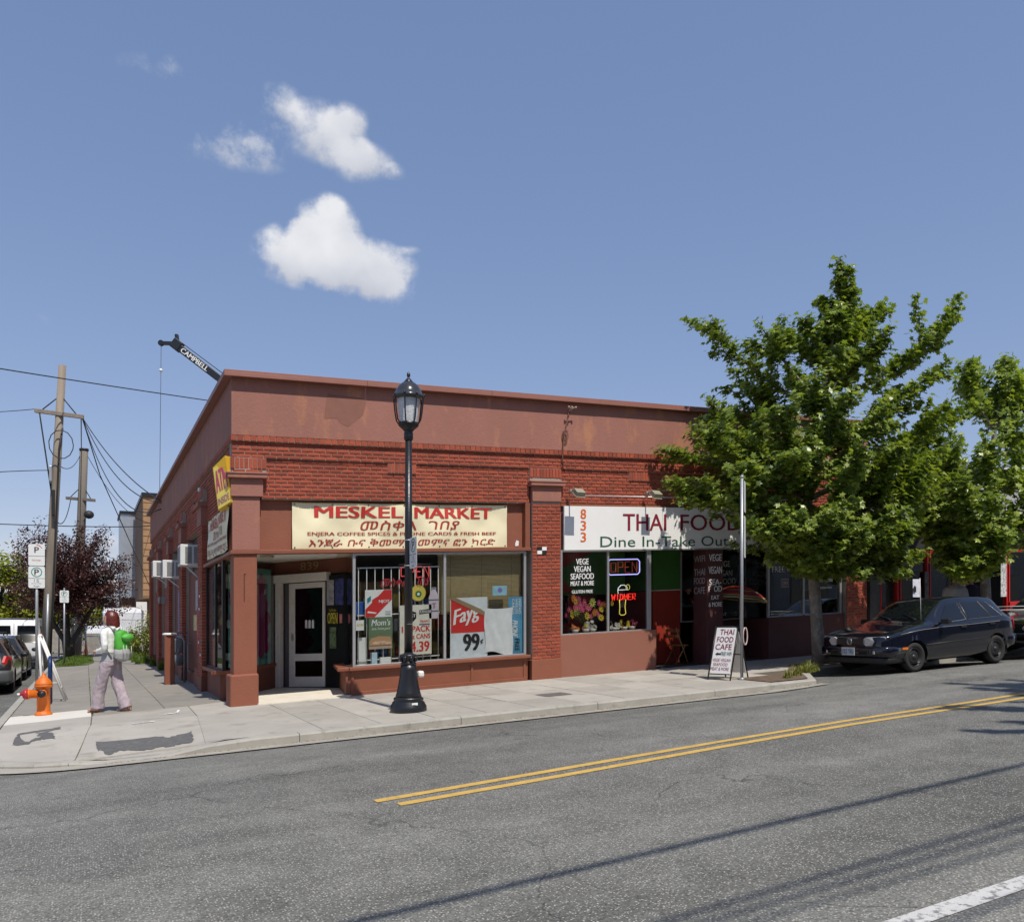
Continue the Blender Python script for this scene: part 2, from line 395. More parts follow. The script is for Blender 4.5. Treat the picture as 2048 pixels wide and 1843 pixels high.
# frieze bands right along the front
courses(-.012, BL, 4.19, 3, .010, 'f', True, off=1)
mo.box(-.001, BL, .029, .30, 4.188, 4.398)
courses(-.012, BL, 4.396, 1, .03, 'f')
n = int(BL / .107)
for i in range(n): lay(-.03 + .107 * i + .05, 4.512, -.028, .097, .086, 'f')
mo.box(-.02, BL, -.008, .30, 4.464, 4.558)
mo.box(-.001, BL, .048, .30, 4.398, 4.464)
for (a, b) in ((-.035, .56), (P2a - .01, P2b + .01), (P3a, P3b)): soldiers(a, b, 4.0, 4.188, -.005, 'f', True); mo.box(a, b, .012, .30, 3.93, 4.19)
for a in (2.73, 8.01, 10.1, 12.15): soldiers(a, a + .55, 4.0, 4.188, .018, 'f', True); mo.box(a, a + .55, .03, .06, 4.0, 4.19)
# brick shafts of the pilasters
for (a, b) in ((P2a + .035, P2b - .02), (P3a + .01, P3b)):
    courses(a, b, .40, 45, -.012, 'f', False); mo.box(a + .002, b - .002, .007, .30, .0, 4.0)
# narrow brick strip above the market's corner
courses(.0, .5, 3.93, 1, .0, 'f')
# side wall (towards the side street)
courses(0.03, BD, 4.19, 3, .010, 's', False, off=1); mo.box(.029, .30, .03, BD, 4.188, 4.398)
courses(0.03, BD, 4.396, 1, .03, 's'); mo.box(.041, .30, .04, BD, 4.398, 4.464)
n = int(BD / .107)
for i in range(n): lay(.03 + .107 * i, 4.512, -.028, .097, .086, 's')
mo.box(-.012, .30, 0, BD, 4.464, 4.558)
SP = [(3.75, 4.45), (7.85, 8.55), (11.6, 12.3), (15.5, 16.2), (19.4, 20.1)]
courses(.5, SP[0][0], 3.505, 10, .045, 's'); mo.box(.064, .3, .3, SP[0][0], 3.5, 4.19)
for (a, b), (c, d) in zip(SP, SP[1:]):
    courses(b, c, 3.505, 10, .045, 's'); mo.box(.064, .3, b, c, 3.5, 4.19)
    soldiers((b + c) / 2 - .28, (b + c) / 2 + .28, 4.0, 4.188, .018, 's')
for (a, b) in SP:
    courses(a, b, .30, 46, -.06, 's'); mo.box(-.042, .30, a + .002, b - .002, -.05, 4.0)
    soldiers(a - .01, b + .01, 4.0, 4.188, -.055, 's'); mo.box(-.044, .30, a - .01, b + .01, 3.93, 4.19)
    for k in range(46):       # the ends of the shafts facing the front street
        lay(-.006, .30 + k * CO + CO / 2, a - .01, .10, .0575, 'f')
soldiers(-.03, .56, 4.0, 4.188, -.02, 's'); mo.box(-.01, .3, .0, .56, 3.93, 4.19)
# far bays of the side wall: brick infill
for (a, b) in ((12.3, 15.5), (16.2, 19.4)):
    courses(a, b, 0, 38, .12, 's'); mo.box(.131, .30, a, b, -.05, 3.5)
field.build('brick_field', BRICK, SHOP)['kind'] = 'stuff'
mo.build('mortar_backing', MORTAR, SHOP, shear=True)

# --- parapet and coping --------------------------------------------------------
pb = MB(); pb.box(-.02, BL, -.02, .30, 4.56, 5.53); pb.build('front_parapet', STUC, SHOP, True, .006)
pb = MB(); pb.box(-.02, .30, .301, BD, 4.56, 5.53); pb.build('side_parapet', STUC, SHOP, True, .006)
pb = MB(); pb.box(.3, BL, BD - .3, BD, -.1, 5.5).box(BL - .3, BL, .31, BD - .3, .0, 5.5); pb.build('rear_wall', STUC2, SHOP, True)
pb = MB(); pb.box(.3, BL - .3, .3, BD - .3, 4.9, 5.0); pb.build('roof', ROOFM, SHOP, True)
cp = MB(); sx = -.15
while sx < BL + .1:
    e = min(sx + 2.45, BL + .12); dz = random.uniform(-.003, .003)
    cp.box(sx, e - .004, -.15 + dz, .34, 5.53, 5.618 + dz); cp.box(sx, e - .004, -.156 + dz, -.149, 5.515, 5.575); sx = e
cp.build('front_coping', COPE, SHOP, True, .008)
cp = MB(); sy = .342
cp.box(-.156, -.149, -.15, .341, 5.515, 5.575)
while sy < BD:
    e = min(sy + 2.45, BD + .1); cp.box(-.15, .34, sy, e - .004, 5.53, 5.617); cp.box(-.156, -.149, sy, e, 5.515, 5.575); sy = e
cp.build('side_coping', COPE, SHOP, True, .008)
pt = MB(); pt.plate((1.55, -.0215, 4.90), X, Z, [(.0, .02), (.22, .04), (.30, -.05), (.42, -.1), (.55, .0), (.70, .12), (.76, .36), (.72, .42), (.06, .46), (.03, .3)], .0015)
pt.build('repainted_patch', M('patch_paint', (.235, .10, .07), .8, .1, 5), SHOP, True)

# --- pilaster caps, blocks and bases --------------------------------------------
for i, (a, b) in enumerate(((-.03, .50), (P2a + .03, P2b - .015), (P3a + .01, P3b))):
    c = MB(); c.box(a - .06, b + .06, -.10, .3, 3.835, 3.90); c.box(a - .075, b + .075, -.115, .3, 3.90, 3.93); c.build('pilaster_cap', STUC, SHOP, True, .006)
    c = MB(); c.box(a, b, -.03, .29, 3.53, 3.835); c.build('pilaster_block', STUC, SHOP, True, .006)
for (a, b) in ((P2a + .02, P2b - .005), (P3a, P3b)):
    c = MB(); c.box(a, b, -.025, .28, -.08, .40); c.build('pilaster_base', STUC2, SHOP, True, .012)
for (a, b) in SP:
    c = MB(); c.box(-.14, .29, a - .05, b + .05, 3.835, 3.92); c.build('pilaster_cap', STUC, SHOP, False, .006)
    c = MB(); c.box(-.075, .29, a, b, 3.45, 3.835); c.build('pilaster_block', STUC, SHOP, False, .006)
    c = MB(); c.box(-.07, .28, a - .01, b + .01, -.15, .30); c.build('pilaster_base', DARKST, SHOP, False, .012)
c = MB(); c.box(-.09, .3, -.03, .56, 3.835, 3.92); c.build('pilaster_cap', STUC, SHOP, False, .006)

# --- corner column ---------------------------------------------------------------
c = MB(); c.box(-.045, .425, -.06, .42, -.08, .53); c.build('column_pedestal', STUC2, SHOP, True, .03)
c = MB(); c.box(.02, .405, .0, .375, .5, 2.56); c.build('column_shaft', STUC2, SHOP, True, .015)
c = MB(); c.box(.185, .20, -.004, .01, 1.75, 2.22).box(.185, .225, -.004, .01, 2.21, 2.222); c.build('column_groove', M('groove', (.08, .025, .015), .9), SHOP, True)
c = MB(); c.box(.0, .455, .012, .42, 2.62, 3.53); c.build('column_plaster', STUC, SHOP, True, .01)

# --- lintel trim, sign panels, soffit ----------------------------------------------
c = MB(); c.box(-.035, 5.655, -.035, .20, 2.556, 2.618); c.build('front_lintel', TRIM, SHOP, True, .006)
c = MB(); c.box(-.035, .16, .201, 3.75, 2.556, 2.618); c.build('side_lintel', TRIM, SHOP, True, .006)
c = MB(); c.box(.456, 5.66, .165, .20, 2.618, 3.50); c.build('sign_panel', STUC2, SHOP, True)
c = MB(); c.box(5.56, 5.665, .03, .20, 2.618, 3.50); c.build('panel_return', TRIM, SHOP, True)
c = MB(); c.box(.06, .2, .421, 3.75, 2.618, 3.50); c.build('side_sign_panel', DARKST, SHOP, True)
c = MB(); c.prism([(.1, .2), (2.4, .2), (2.6, 1.6), (1.4, 3.5), (.16, 3.6)], 2.60, 2.63); c.build('entry_soffit', CREAM, SHOP, True)
c = MB(); c.prism([(.9, 1.0), (2.0, .8), (2.15, 1.5), (1.0, 1.7)], 2.575, 2.60); c.build('soffit_panel', WHITEP, SHOP, True)
c = MB(); c.lathe([(.11, 2.57), (.13, 2.6)], (.75, 1.0, .03), 20); c.build('ceiling_light', M('light_dish', (.3, .28, .24), .5), SHOP)
# --- show window of the market: kick wall, sill, frame, panes -----------------------
def wall2(mb, p, q, h0, h1, t):           # wall segment p->q in plan, thickness t to the left of p->q
    d = Vector((q[0] - p[0], q[1] - p[1], 0)).normalized(); n = Vector((-d.y, d.x, 0)) * t
    mb.prism([(p[0], p[1]), (q[0], q[1]), (q[0] + n.x, q[1] + n.y), (p[0] + n.x, p[1] + n.y)], h0, h1)
W0, W1 = (2.08, .03), (5.585, .03); RB = (2.36, 1.50)
c = MB(); c.box(2.08, 5.62, .05, .22, -.06, .45); wall2(c, RB, (2.08, .05), -.06, .45, -.12); c.build('kick_wall', TRIM, SHOP, True)
c = MB()
for a in (2.05, 3.245, 4.39, 5.52): c.box(a, a + .05, .028, .06, .06, .44)
c.box(2.04, 5.60, .02, .06, -.05, .065); c.box(2.05, 5.59, .024, .06, .40, .445)
c.build('kick_panel_frame', TRIM, SHOP, True, .006)
c = MB(); c.box(2.0, 5.64, -.05, .24, .445, .51); wall2(c, (RB[0] - .04, RB[1]), (2.0, .0), .446, .509, -.2); c.build('window_sill', TRIM, SHOP, True, .01)
c = MB()
for a in (2.08, 3.83, 5.53): c.box(a, a + .05, .03, .085, .51, 2.556)
c.box(2.13, 5.53, .032, .083, 2.515, 2.555).box(2.13, 5.53, .032, .083, .511, .54)
c.build('window_frame', ALU, SHOP, True, .004)
for a, b in ((2.13, 3.83), (3.88, 5.53)):
    c = MB(); c.box(a, b, .055, .061, .54, 2.515); c.build('window_pane', GLASS, SHOP, True)
c = MB(); wall2(c, RB, (2.095, .09), .51, 2.556, -.006); c.build('window_pane', GLASS, SHOP, True)
# side street show window, mirrored, and its return to the door
LB = (1.33, 3.08)
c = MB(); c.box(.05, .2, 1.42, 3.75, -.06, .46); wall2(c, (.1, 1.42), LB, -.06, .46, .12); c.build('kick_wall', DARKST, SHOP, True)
c = MB(); c.box(-.05, .2, 1.36, 3.75, .46, .53); wall2(c, (.0, 1.36), (LB[0], LB[1] - .06), .461, .529, .2); c.build('window_sill', TRIM, SHOP, True, .01)
c = MB(); c.box(.03, .09, 1.40, 1.47, .53, 2.556).box(.03, .08, 2.38, 2.43, .53, 2.556).box(.03, .09, 3.68, 3.75, .53, 2.556).box(.035, .075, 1.47, 3.68, .53, .56); c.build('window_frame', BLACK, SHOP, True, .004)
c = MB(); c.box(.05, .056, 1.47, 2.38, .53, 2.556); c.build('window_pane', GLASS, SHOP, True)
c = MB(); c.box(.05, .056, 2.43, 3.68, .53, 2.556); c.build('window_pane', GLASS, SHOP, True)
c = MB(); wall2(c, (.10, 1.45), (LB[0] - .02, LB[1] - .02), .53, 2.556, .006); c.build('window_pane', GLASS, SHOP, True)
# --- diagonal door -----------------------------------------------------------------
DL, DR = Vector((1.53, 2.81, 0)), Vector((2.09, 2.09, 0)); du = (DR - DL).normalized(); dn = Vector((du.y, -du.x, 0))   # dn points out
def dbox(mb, a0, a1, d0, d1, h0, h1):
    p = DL + du * ((a0 + a1) / 2) + dn * ((d0 + d1) / 2) + Z * ((h0 + h1) / 2)
    mb.obox(p, du, dn, Z, abs(a1 - a0), abs(d1 - d0), abs(h1 - h0))
dm = MB()
WD = (DR - DL).length
for a, b in ((0, .15), (WD - .06, WD)): dbox(dm, a, b, -.04, 0, .03, 2.14)
for a, b in ((.03, .235), (.555, .70), (2.03, 2.14)): dbox(dm, .15, WD - .06, -.038, -.002, a, b)
door = dm.build('door', OLDW, SHOP, True, .004); door['label'] = 'worn white glazed shop door set diagonally'
for a, b in ((.235, .555), (.70, 2.03)):
    dm = MB(); dbox(dm, .15, WD - .06, -.022, -.016, a, b); dm.build('door_pane', glass_mat('door_glass', (.25, .25, .25)) if 'door_glass' not in MATS else MATS['door_glass'], door, True)
dm = MB(); dbox(dm, .10, .13, .0, .05, .98, 1.1); dm.build('door_handle', ALU, door, True)
dm = MB(); dbox(dm, -.32, -.19, -.06, .05, .02, 2.16); dm.build('door_jamb', OLDW, SHOP, True, .006)
dm = MB(); dbox(dm, -.12, -.03, -.09, -.03, .02, 2.16); dm.build('door_side_panel', M('grey_blue_metal', (.10, .11, .13), .4), SHOP, True)
dm = MB(); dbox(dm, -.34, 1.02, -.06, .09, 2.16, 2.33); dm.build('door_header', OLDW, SHOP, True, .008)
dm = MB(); dbox(dm, -.5, 1.6, -.14, -.05, 2.30, 2.62); dbox(dm, -.5, -.19, -.2, -.1, 0, 2.3); dm.build('door_wall', DARKST, SHOP, True)
dm = MB(); wall2(dm, (2.40, 1.47), (2.11, 2.10), .03, 2.26, -.03); dm.build('security_panel', BLACK, SHOP, True)
num = DL + du * .27 + dn * -.045 + Z * 2.40
lettering('839', num, du, Z, .46, .16, M('old_brass', (.35, .24, .10), .4, metal=.6), SHOP, off=.012, name='house_number', shear=True)
c = MB(); c.prism([(.40, -.13), (1.98, -.13), (2.06, .04), (2.37, 1.48), (1.36, 3.1), (.15, 1.45), (.15, .38), (.40, .38)], -.05, .016); c.build('entry_floor', M('entry_concrete', (.68, .63, .53), .8, .1, 4, .1, 60, dirt=((.3, .27, .22), 3, .6, .5)), SHOP, True)
# --- room behind the market window ---------------------------------------------------
c = MB(); c.box(.3, 6.0, 6.2, 6.3, 0, 2.75).box(5.9, 6.0, .31, 6.2, 0, 2.75).box(.3, .36, 3.8, 6.2, 0, 2.75); c.build('market_room_walls', TAN, SHOP, True)
c = MB(); c.box(.25, 6.0, .21, 6.2, -.04, .012); c.build('market_room_floor', M('room_floor', (.2, .17, .13), .6), SHOP, True)
c = MB(); c.prism([(2.5, .205), (6.0, .205), (6.0, 6.2), (.3, 6.2), (.3, 3.76), (1.3, 3.76), (2.45, 2.1)], 2.66, 2.72); c.build('market_room_ceiling', CREAM, SHOP, True)

# --- thai cafe: front wall, windows, doorway, pillar ------------------------------------
CAFEW = M('cafe_front_wall', (.26, .102, .068), .75, .06, 3, .15, 30)
c = MB(); c.box(P2b - .02, 8.69, .0, .18, -.08, .845); c.build('cafe_low_wall', CAFEW, SHOP, True, .008)
c = MB()
for a in (6.355, 7.47, 8.47): c.box(a, a + (.045 if a < 8 else .10), .02, .08, .845, 2.56)
c.box(6.40, 8.47, .022, .078, .845, .87).box(6.40, 8.47, .022, .078, 2.52, 2.56)
c.build('window_frame', ALU, SHOP, True, .004)
for a, b in ((6.40, 7.47), (7.515, 8.47)):
    c = MB(); c.box(a, b, .048, .054, .87, 2.52); c.build('window_pane', GLASS, SHOP, True)
c = MB(); c.box(P2b, P3a, .1, .25, 2.56, 3.5); c.build('cafe_sign_backing', CAFEW, SHOP, True)
c = MB(); c.box(P2b, P3a, .03, .1, 3.45, 3.50); c.build('cafe_sign_lintel', TRIM, SHOP, True)
PIL = M('pillar_paint', (.085, .026, .026), .7, .15, 4, .1, 30)
c = MB(); c.box(10.05, 10.50, .0, .48, -.05, 2.56); c.build('cafe_pillar', PIL, SHOP, True, .012)
# recessed bay right of the pillar and the window bay beyond
c = MB(); c.box(10.50, 11.90, .95, 1.1, -.05, .93).box(11.88, 14.30, .05, .24, -.08, .95).box(11.88, 12.0, .24, .94, -.05, .94); c.build('cafe_low_wall', PIL, SHOP, True, .008)
c = MB()
for a in (10.06, 11.84): c.box(a, a + .06, .97, 1.03, .93, 2.56)
c.box(10.07, 11.89, .98, 1.02, .93, .96); c.build('window_frame', ALU, SHOP, True, .004); c = MB()
c.box(11.90, 11.96, .10, .16, .95, 2.56).box(14.2, 14.27, .10, .16, .95, 2.56).box(13.0, 13.05, .1, .16, .95, 2.56).box(11.96, 14.2, .1, .16, .95, .98)
c.build('window_frame', ALU, SHOP, True, .004)
for (x0, x1, y) in ((10.12, 11.84, 1.0), (11.96, 13.0, .13), (13.05, 14.2, .13)):
    c = MB(); c.box(x0, x1, y, y + .006, .97, 2.56); c.build('window_pane', GLASS, SHOP, True)
c = MB(); c.box(11.93, 11.936, .16, .97, .95, 2.56); c.build('window_pane', GLASS, SHOP, True)
# cafe room: floor, ceiling, walls painted green above red
GREENW = M('green_wall', (.035, .13, .018), .6, .08, 3); REDW = M('red_wall', (.27, .022, .008), .6, .08, 3)
c = MB(); c.box(6.05, 14.6, .2, 6.0, -.04, .02); c.build('cafe_floor', M('cafe_floor_tile', (.05, .04, .035), .4), SHOP, True)
c = MB(); c.box(6.05, 14.7, .26, 6.0, 2.68, 2.74); c.build('cafe_ceiling', M('cafe_ceiling_paint', (.3, .29, .27), .8), SHOP, True)
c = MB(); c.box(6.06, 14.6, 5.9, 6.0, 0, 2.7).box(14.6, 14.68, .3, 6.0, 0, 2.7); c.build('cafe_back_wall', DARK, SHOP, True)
c = MB(); c.box(9.25, 9.35, .9, 4.5, 1.70, 2.7); c.box(9.36, 10.05, .95, 1.03, 1.70, 2.7); c.build('green_partition', GREENW, SHOP, True)
c = MB(); c.box(9.25, 9.35, .9, 4.5, 0, 1.68); c.box(9.36, 10.05, .95, 1.03, 0, 1.68); c.build('red_partition', REDW, SHOP, True)
c = MB(); c.box(9.24, 10.05, .93, .949, 1.68, 1.70); c.build('partition_rail', CREAM, SHOP, True)
# painted panel behind the cafe window
c = MB(); c.box(6.36, 8.9, 1.5, 1.56, 1.66, 2.68); gp = c.build('green_panel', GREENW, SHOP, True)
c = MB(); c.plate((6.45, 1.497, 1.72), X, Z, [(0, .42), (.6, .95), (1.7, .95), (.62, .5), (1.1, .0), (.45, .0)], -.002); c.build('red_arrow_stripe', REDW, gp, True)
c = MB(); c.box(6.36, 7.75, 1.5, 1.56, .85, 1.05); c.build('red_base_panel', REDW, SHOP, True)
c = MB(); c.box(7.5, 8.2, 1.7, 1.76, 0, 2.7); c.build('red_inner_wall', REDW, SHOP, True)
c = MB(); c.box(8.2, 9.24, 3.2, 3.26, 0, 2.66); c.build('cafe_inner_wall', M('inner_wall', (.08, .07, .06), .8), SHOP, True)
for (x, h, s) in ((8.32, 1.95, .2), (8.42, 1.5, .25), (8.62, 1.7, .15), (8.3, 1.2, .3), (8.75, 1.35, .2)):
    c = MB(); c.box(x, x + s * .8, 3.185, 3.197, h, h + s); c.build('posted_notice', WHITEP, SHOP, True)

# --- side wall infill bays --------------------------------------------------------------
for (a, b) in ((4.45, 7.85), (8.55, 11.6)):
    c = MB(); c.box(.12, .3, a, b, -.15, 2.66); c.build('stucco_infill', DARKST, SHOP)
    c = MB(); c.box(.20, .3, a, b, 2.66, 3.5); c.build('transom_infill', M('dark_transom', (.05, .03, .025), .7), SHOP)
    c = MB(); c.box(.06, .2, a, b, -.15, .28); c.build('stucco_plinth', DARKST, SHOP)
c = MB(); c.box(.0, .12, 5.0, 5.6, .0, .42); c.build('vent_frame', DARKST, SHOP)

# --- neighbours: the red framed bar beyond --------------------------------------------------
BAR = thing('red_framed_bar_building', (15.05, 0, .75), 'low dark bar front with bright red window frames beyond the cafe', 'building')
REDF = M('red_frame_paint', (.42, .012, .012), .4, .08, 5); CHAR = M('charcoal_front', (.025, .026, .028), .7, .2, 3)
GREYU = M('pale_grey_upper_wall', (.42, .42, .43), .8, .08, 1.5, .1, 20)
x0, x1 = 15.05, 34.0
c = MB(); c.box(x0, x1, .1, 14, 3.05, 4.55); c.build('upper_wall', GREYU, BAR, True)
c = MB(); c.box(x0, x1, -.05, 14, 4.55, 4.68); c.build('coping', M('white_coping', (.6, .6, .6), .6), BAR, True)
c = MB(); c.box(x0, x1, .02, .1, 2.5, 3.05); c.build('sign_fascia', CHAR, BAR, True)
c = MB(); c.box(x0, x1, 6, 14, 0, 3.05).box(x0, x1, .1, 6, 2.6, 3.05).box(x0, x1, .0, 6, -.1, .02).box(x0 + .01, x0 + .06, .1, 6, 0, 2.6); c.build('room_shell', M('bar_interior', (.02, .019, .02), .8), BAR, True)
px = x0; segs = [(15.1, 15.45, 'w'), (15.45, 16.1, 'g'), (16.15, 17.2, 'g'), (17.25, 18.3, 'g'), (18.35, 18.8, 'p'), (18.8, 20.4, 'd'), (20.45, 21.6, 'g'), (21.65, 22.8, 'g'), (22.85, 24, 'g'), (24.1, 26, 'g'), (26.1, 28, 'd'), (28, 31, 'g'), (31, 33.9, 'g')]
for a, b, k in segs:
    if k in 'wp':
        c = MB(); c.box(a, b, -.02, .2, -.1, 2.5); c.build('pier', M('grey_pier', (.07, .07, .072), .8, .3, 6) if k == 'w' else M('mural_pier', (.06, .03, .03), .8, .8, 7), BAR, True)
        continue
    c = MB()
    for e in (a, b - .05): c.box(e, e + .05, -.03, .08, .0 if k == 'd' else .75, 2.5)
    c.box(a + .05, b - .05, -.03, .08, 2.36, 2.44)
    if k == 'g': c.box(a + .05, b - .05, -.03, .08, .75, .83)
    c.build('window_frame', REDF, BAR, True, .004)
    if k == 'g':
        c = MB(); c.box(a + .05, b - .05, .03, .036, .83, 2.36); c.build('window_pane', GLASS, BAR, True)
        c = MB(); c.box(a, b, .0, .1, -.1, .74); c.build('low_wall', CHAR if a < 20 else REDF, BAR, True)
c = MB(); c.box(20.4, 24, -.10, .0, .80, 1.0); c.build('red_rail', REDF, BAR, True, .01)
lettering('BAR', (16.3, -.006, 1.1), X, Z, .3, .12, WHITEP, BAR, shear=True) if False else None
c = MB(); c.box(17.05, 17.2, -.04, -.035, 1.0, 1.9); c.build('vertical_poster', M('dark_poster', (.12, .12, .13), .7, .9, 12), BAR, True)
c = MB(); c.box(20.06, 20.3, -.06, -.05, 1.15, 2.3); c.build('white_vertical_notice', M('scribbled_notice', (.45, .45, .45), .7, .9, 14), BAR, True)
# ------------------------------------------------------------------ asphalt and concrete
def asphalt(name, base=.105, seed=0):
    m = bpy.data.materials.new(name); m.use_nodes = True; nt = m.node_tree; N = nt.nodes; L = nt.links; b = N['Principled BSDF']
    geo = N.new('ShaderNodeNewGeometry'); mp = N.new('ShaderNodeMapping'); mp.inputs['Location'].default_value = (seed, seed, 0); L.new(geo.outputs['Position'], mp.inputs['Vector']); pos = mp.outputs[0]
    def noise_(sc_, det=3, rg=.6, v=pos):
        n = N.new('ShaderNodeTexNoise'); n.inputs['Scale'].default_value = sc_; n.inputs['Detail'].default_value = det; n.inputs['Roughness'].default_value = rg; L.new(v, n.inputs['Vector']); return n.outputs['Fac']
    def rng(v, a, b_, c, d):
        r = N.new('ShaderNodeMapRange'); r.inputs['From Min'].default_value = a; r.inputs['From Max'].default_value = b_; r.inputs['To Min'].default_value = c; r.inputs['To Max'].default_value = d; L.new(v, r.inputs['Value']); return r.outputs[0]
    def mul(a, b_):
        x = N.new('ShaderNodeMath'); x.operation = 'MULTIPLY'; L.new(a, x.inputs[0]); L.new(b_, x.inputs[1]); return x.outputs[0]
    big = rng(noise_(.35, 4), .3, .7, .82, 1.14); mid = rng(noise_(2.6, 5), .3, .7, .80, 1.14)
    st = N.new('ShaderNodeMapping'); st.inputs['Scale'].default_value = (.12, 1.1, 1); L.new(geo.outputs['Position'], st.inputs['Vector'])
    lanes = rng(noise_(1.0, 3, .5, st.outputs[0]), .34, .66, .74, 1.14)          # wheel paths along the street
    grain = rng(noise_(55, 3, .8), .3, .7, .35, 1.6)
    vo = N.new('ShaderNodeTexVoronoi'); vo.inputs['Scale'].default_value = 62; L.new(pos, vo.inputs['Vector'])
    chip = rng(vo.outputs['Distance'], .22, .38, 1.0, 0.0)
    sel = N.new('ShaderNodeSeparateColor'); L.new(vo.outputs['Color'], sel.inputs[0]); pick = rng(sel.outputs[0], .45, .6, 0, 1)
    v = mul(mul(mul(big, mid), lanes), grain)
    cs = N.new('ShaderNodeMath'); cs.operation = 'MULTIPLY'; cs.inputs[1].default_value = base; L.new(v, cs.inputs[0])
    comb = N.new('ShaderNodeCombineColor'); L.new(cs.outputs[0], comb.inputs[0]); L.new(cs.outputs[0], comb.inputs[1])
    c2 = N.new('ShaderNodeMath'); c2.operation = 'MULTIPLY'; c2.inputs[1].default_value = .92; L.new(cs.outputs[0], c2.inputs[0]); L.new(c2.outputs[0], comb.inputs[2])
    mx = N.new('ShaderNodeMix'); mx.data_type = 'RGBA'; L.new(mul(chip, pick), mx.inputs['Factor']); L.new(comb.outputs[0], mx.inputs[6]); mx.inputs[7].default_value = (.42, .41, .385, 1)
    # fine cracks
    wv = N.new('ShaderNodeTexVoronoi'); wv.feature = 'DISTANCE_TO_EDGE'; wv.inputs['Scale'].default_value = .22
    dn = N.new('ShaderNodeTexNoise'); dn.inputs['Scale'].default_value = 1.2; dn.inputs['Detail'].default_value = 6; L.new(pos, dn.inputs['Vector'])
    ad = N.new('ShaderNodeVectorMath'); ad.operation = 'ADD'; L.new(pos, ad.inputs[0]); L.new(dn.outputs['Color'], ad.inputs[1]); L.new(ad.outputs[0], wv.inputs['Vector'])
    ck = rng(wv.outputs['Distance'], 0, .003, .7, 0); gate = rng(noise_(.5, 2), .44, .54, 0, 1)
    m2 = N.new('ShaderNodeMix'); m2.data_type = 'RGBA'; L.new(mul(ck, gate), m2.inputs['Factor']); L.new(mx.outputs[2], m2.inputs[6]); m2.inputs[7].default_value = (.02, .02, .02, 1)
    L.new(m2.outputs[2], b.inputs['Base Color']); b.inputs['Roughness'].default_value = .85; b.inputs['Specular IOR Level'].default_value = .3
    bp = N.new('ShaderNodeBump'); bp.inputs['Strength'].default_value = .55; bp.inputs['Distance'].default_value = .006; L.new(noise_(70, 3, .7), bp.inputs['Height']); L.new(bp.outputs[0], b.inputs['Normal'])
    MATS[name] = m; return m
ASPH = asphalt('street_asphalt', .155); ASPH2 = asphalt('side_street_asphalt', .12, 31)
CONC = M('pavement_concrete', (.355, .335, .298), .85, .12, 1.6, .2, 120, rnd=.11, dirt=((.21, .19, .16), 2.4, .56, .6))
CONCN = M('new_concrete', (.60, .58, .53), .85, .06, 3, .15, 120)
CONCO = M('old_pavement_concrete', (.235, .22, .195), .9, .14, 2.2, .25, 120, rnd=.08, dirt=((.13, .12, .10), 2.5, .58, .6))
KERBM = M('kerb_concrete', (.34, .325, .29), .9, .16, 3, .3, 80, dirt=((.16, .15, .13), 5, .57, .6))
GUTT = M('gutter_concrete', (.33, .31, .27), .9, .12, 4, .2, 80, dirt=((.2, .18, .13), 4, .58, .5))
BED = M('joint_dirt', (.10, .085, .065), .95, .3, 12)
SOIL = M('planting_soil', (.13, .09, .06), .95, .35, 9, .8, 60)

def struct(o, name=None): o['kind'] = 'structure'; return o
# far ground
gm = MB(); xs = [-2500, -600, -150, -60, -40, -25, -12, -9, 0, 10, 20, 30, 40, 60, 100, 160, 600, 2500]; ys = [-2500, -600, -150, -60, -40, -20, 0, 20, 60, 120, 300, 900, 3500]
vs = [(x, y, G(x) - .30) for y in ys for x in xs]; nx = len(xs)
gm.add(vs, [(j * nx + i, j * nx + i + 1, (j + 1) * nx + i + 1, (j + 1) * nx + i) for j in range(len(ys) - 1) for i in range(nx - 1)])
struct(gm.build('ground', M('dusty_ground', (.16, .14, .11), .95, .3, .4), origin=(0, 0, 0)))
# front street
rm = MB(); xs = [-70, -50, -35, -25, -18, -14, -11] + [-9 + .35 * i for i in range(72)] + [17, 20, 24, 30, 36, 40, 50, 70, 95]
def ytop(x): return -1.2 if x < -1.75 else (-3.86 if x < 8.7 else -2.28)
YR_ = [-15.3 + .28 * i for i in range(26)] + [-8.0 + .225 * i for i in range(18)] + [-3.95, -3.6, -3.2, -2.8, -2.28, -1.9, -1.5, -1.2]
ny = len(YR_); vs = [(x, y, ROAD(x, y)) for x in xs for y in YR_]
rm.add(vs, [(i * ny + j, (i + 1) * ny + j, (i + 1) * ny + j + 1, i * ny + j + 1) for i in range(len(xs) - 1) for j in range(ny - 1) if YR_[j] < max(ytop(xs[i]), ytop(xs[i + 1])) - .02], True)
road = struct(rm.build('road', ASPH, origin=(0, -8, 0)))
sm = MB(); sm.grid(lambda u, v: (lerp(-11.2, -3.42, u), lerp(-1.2, 150, v ** 1.5), SIDEROAD(lerp(-11.2, -3.42, u), 0)), 6, 20)
struct(sm.build('side_street', ASPH2, origin=(-7, 0, -.5)))
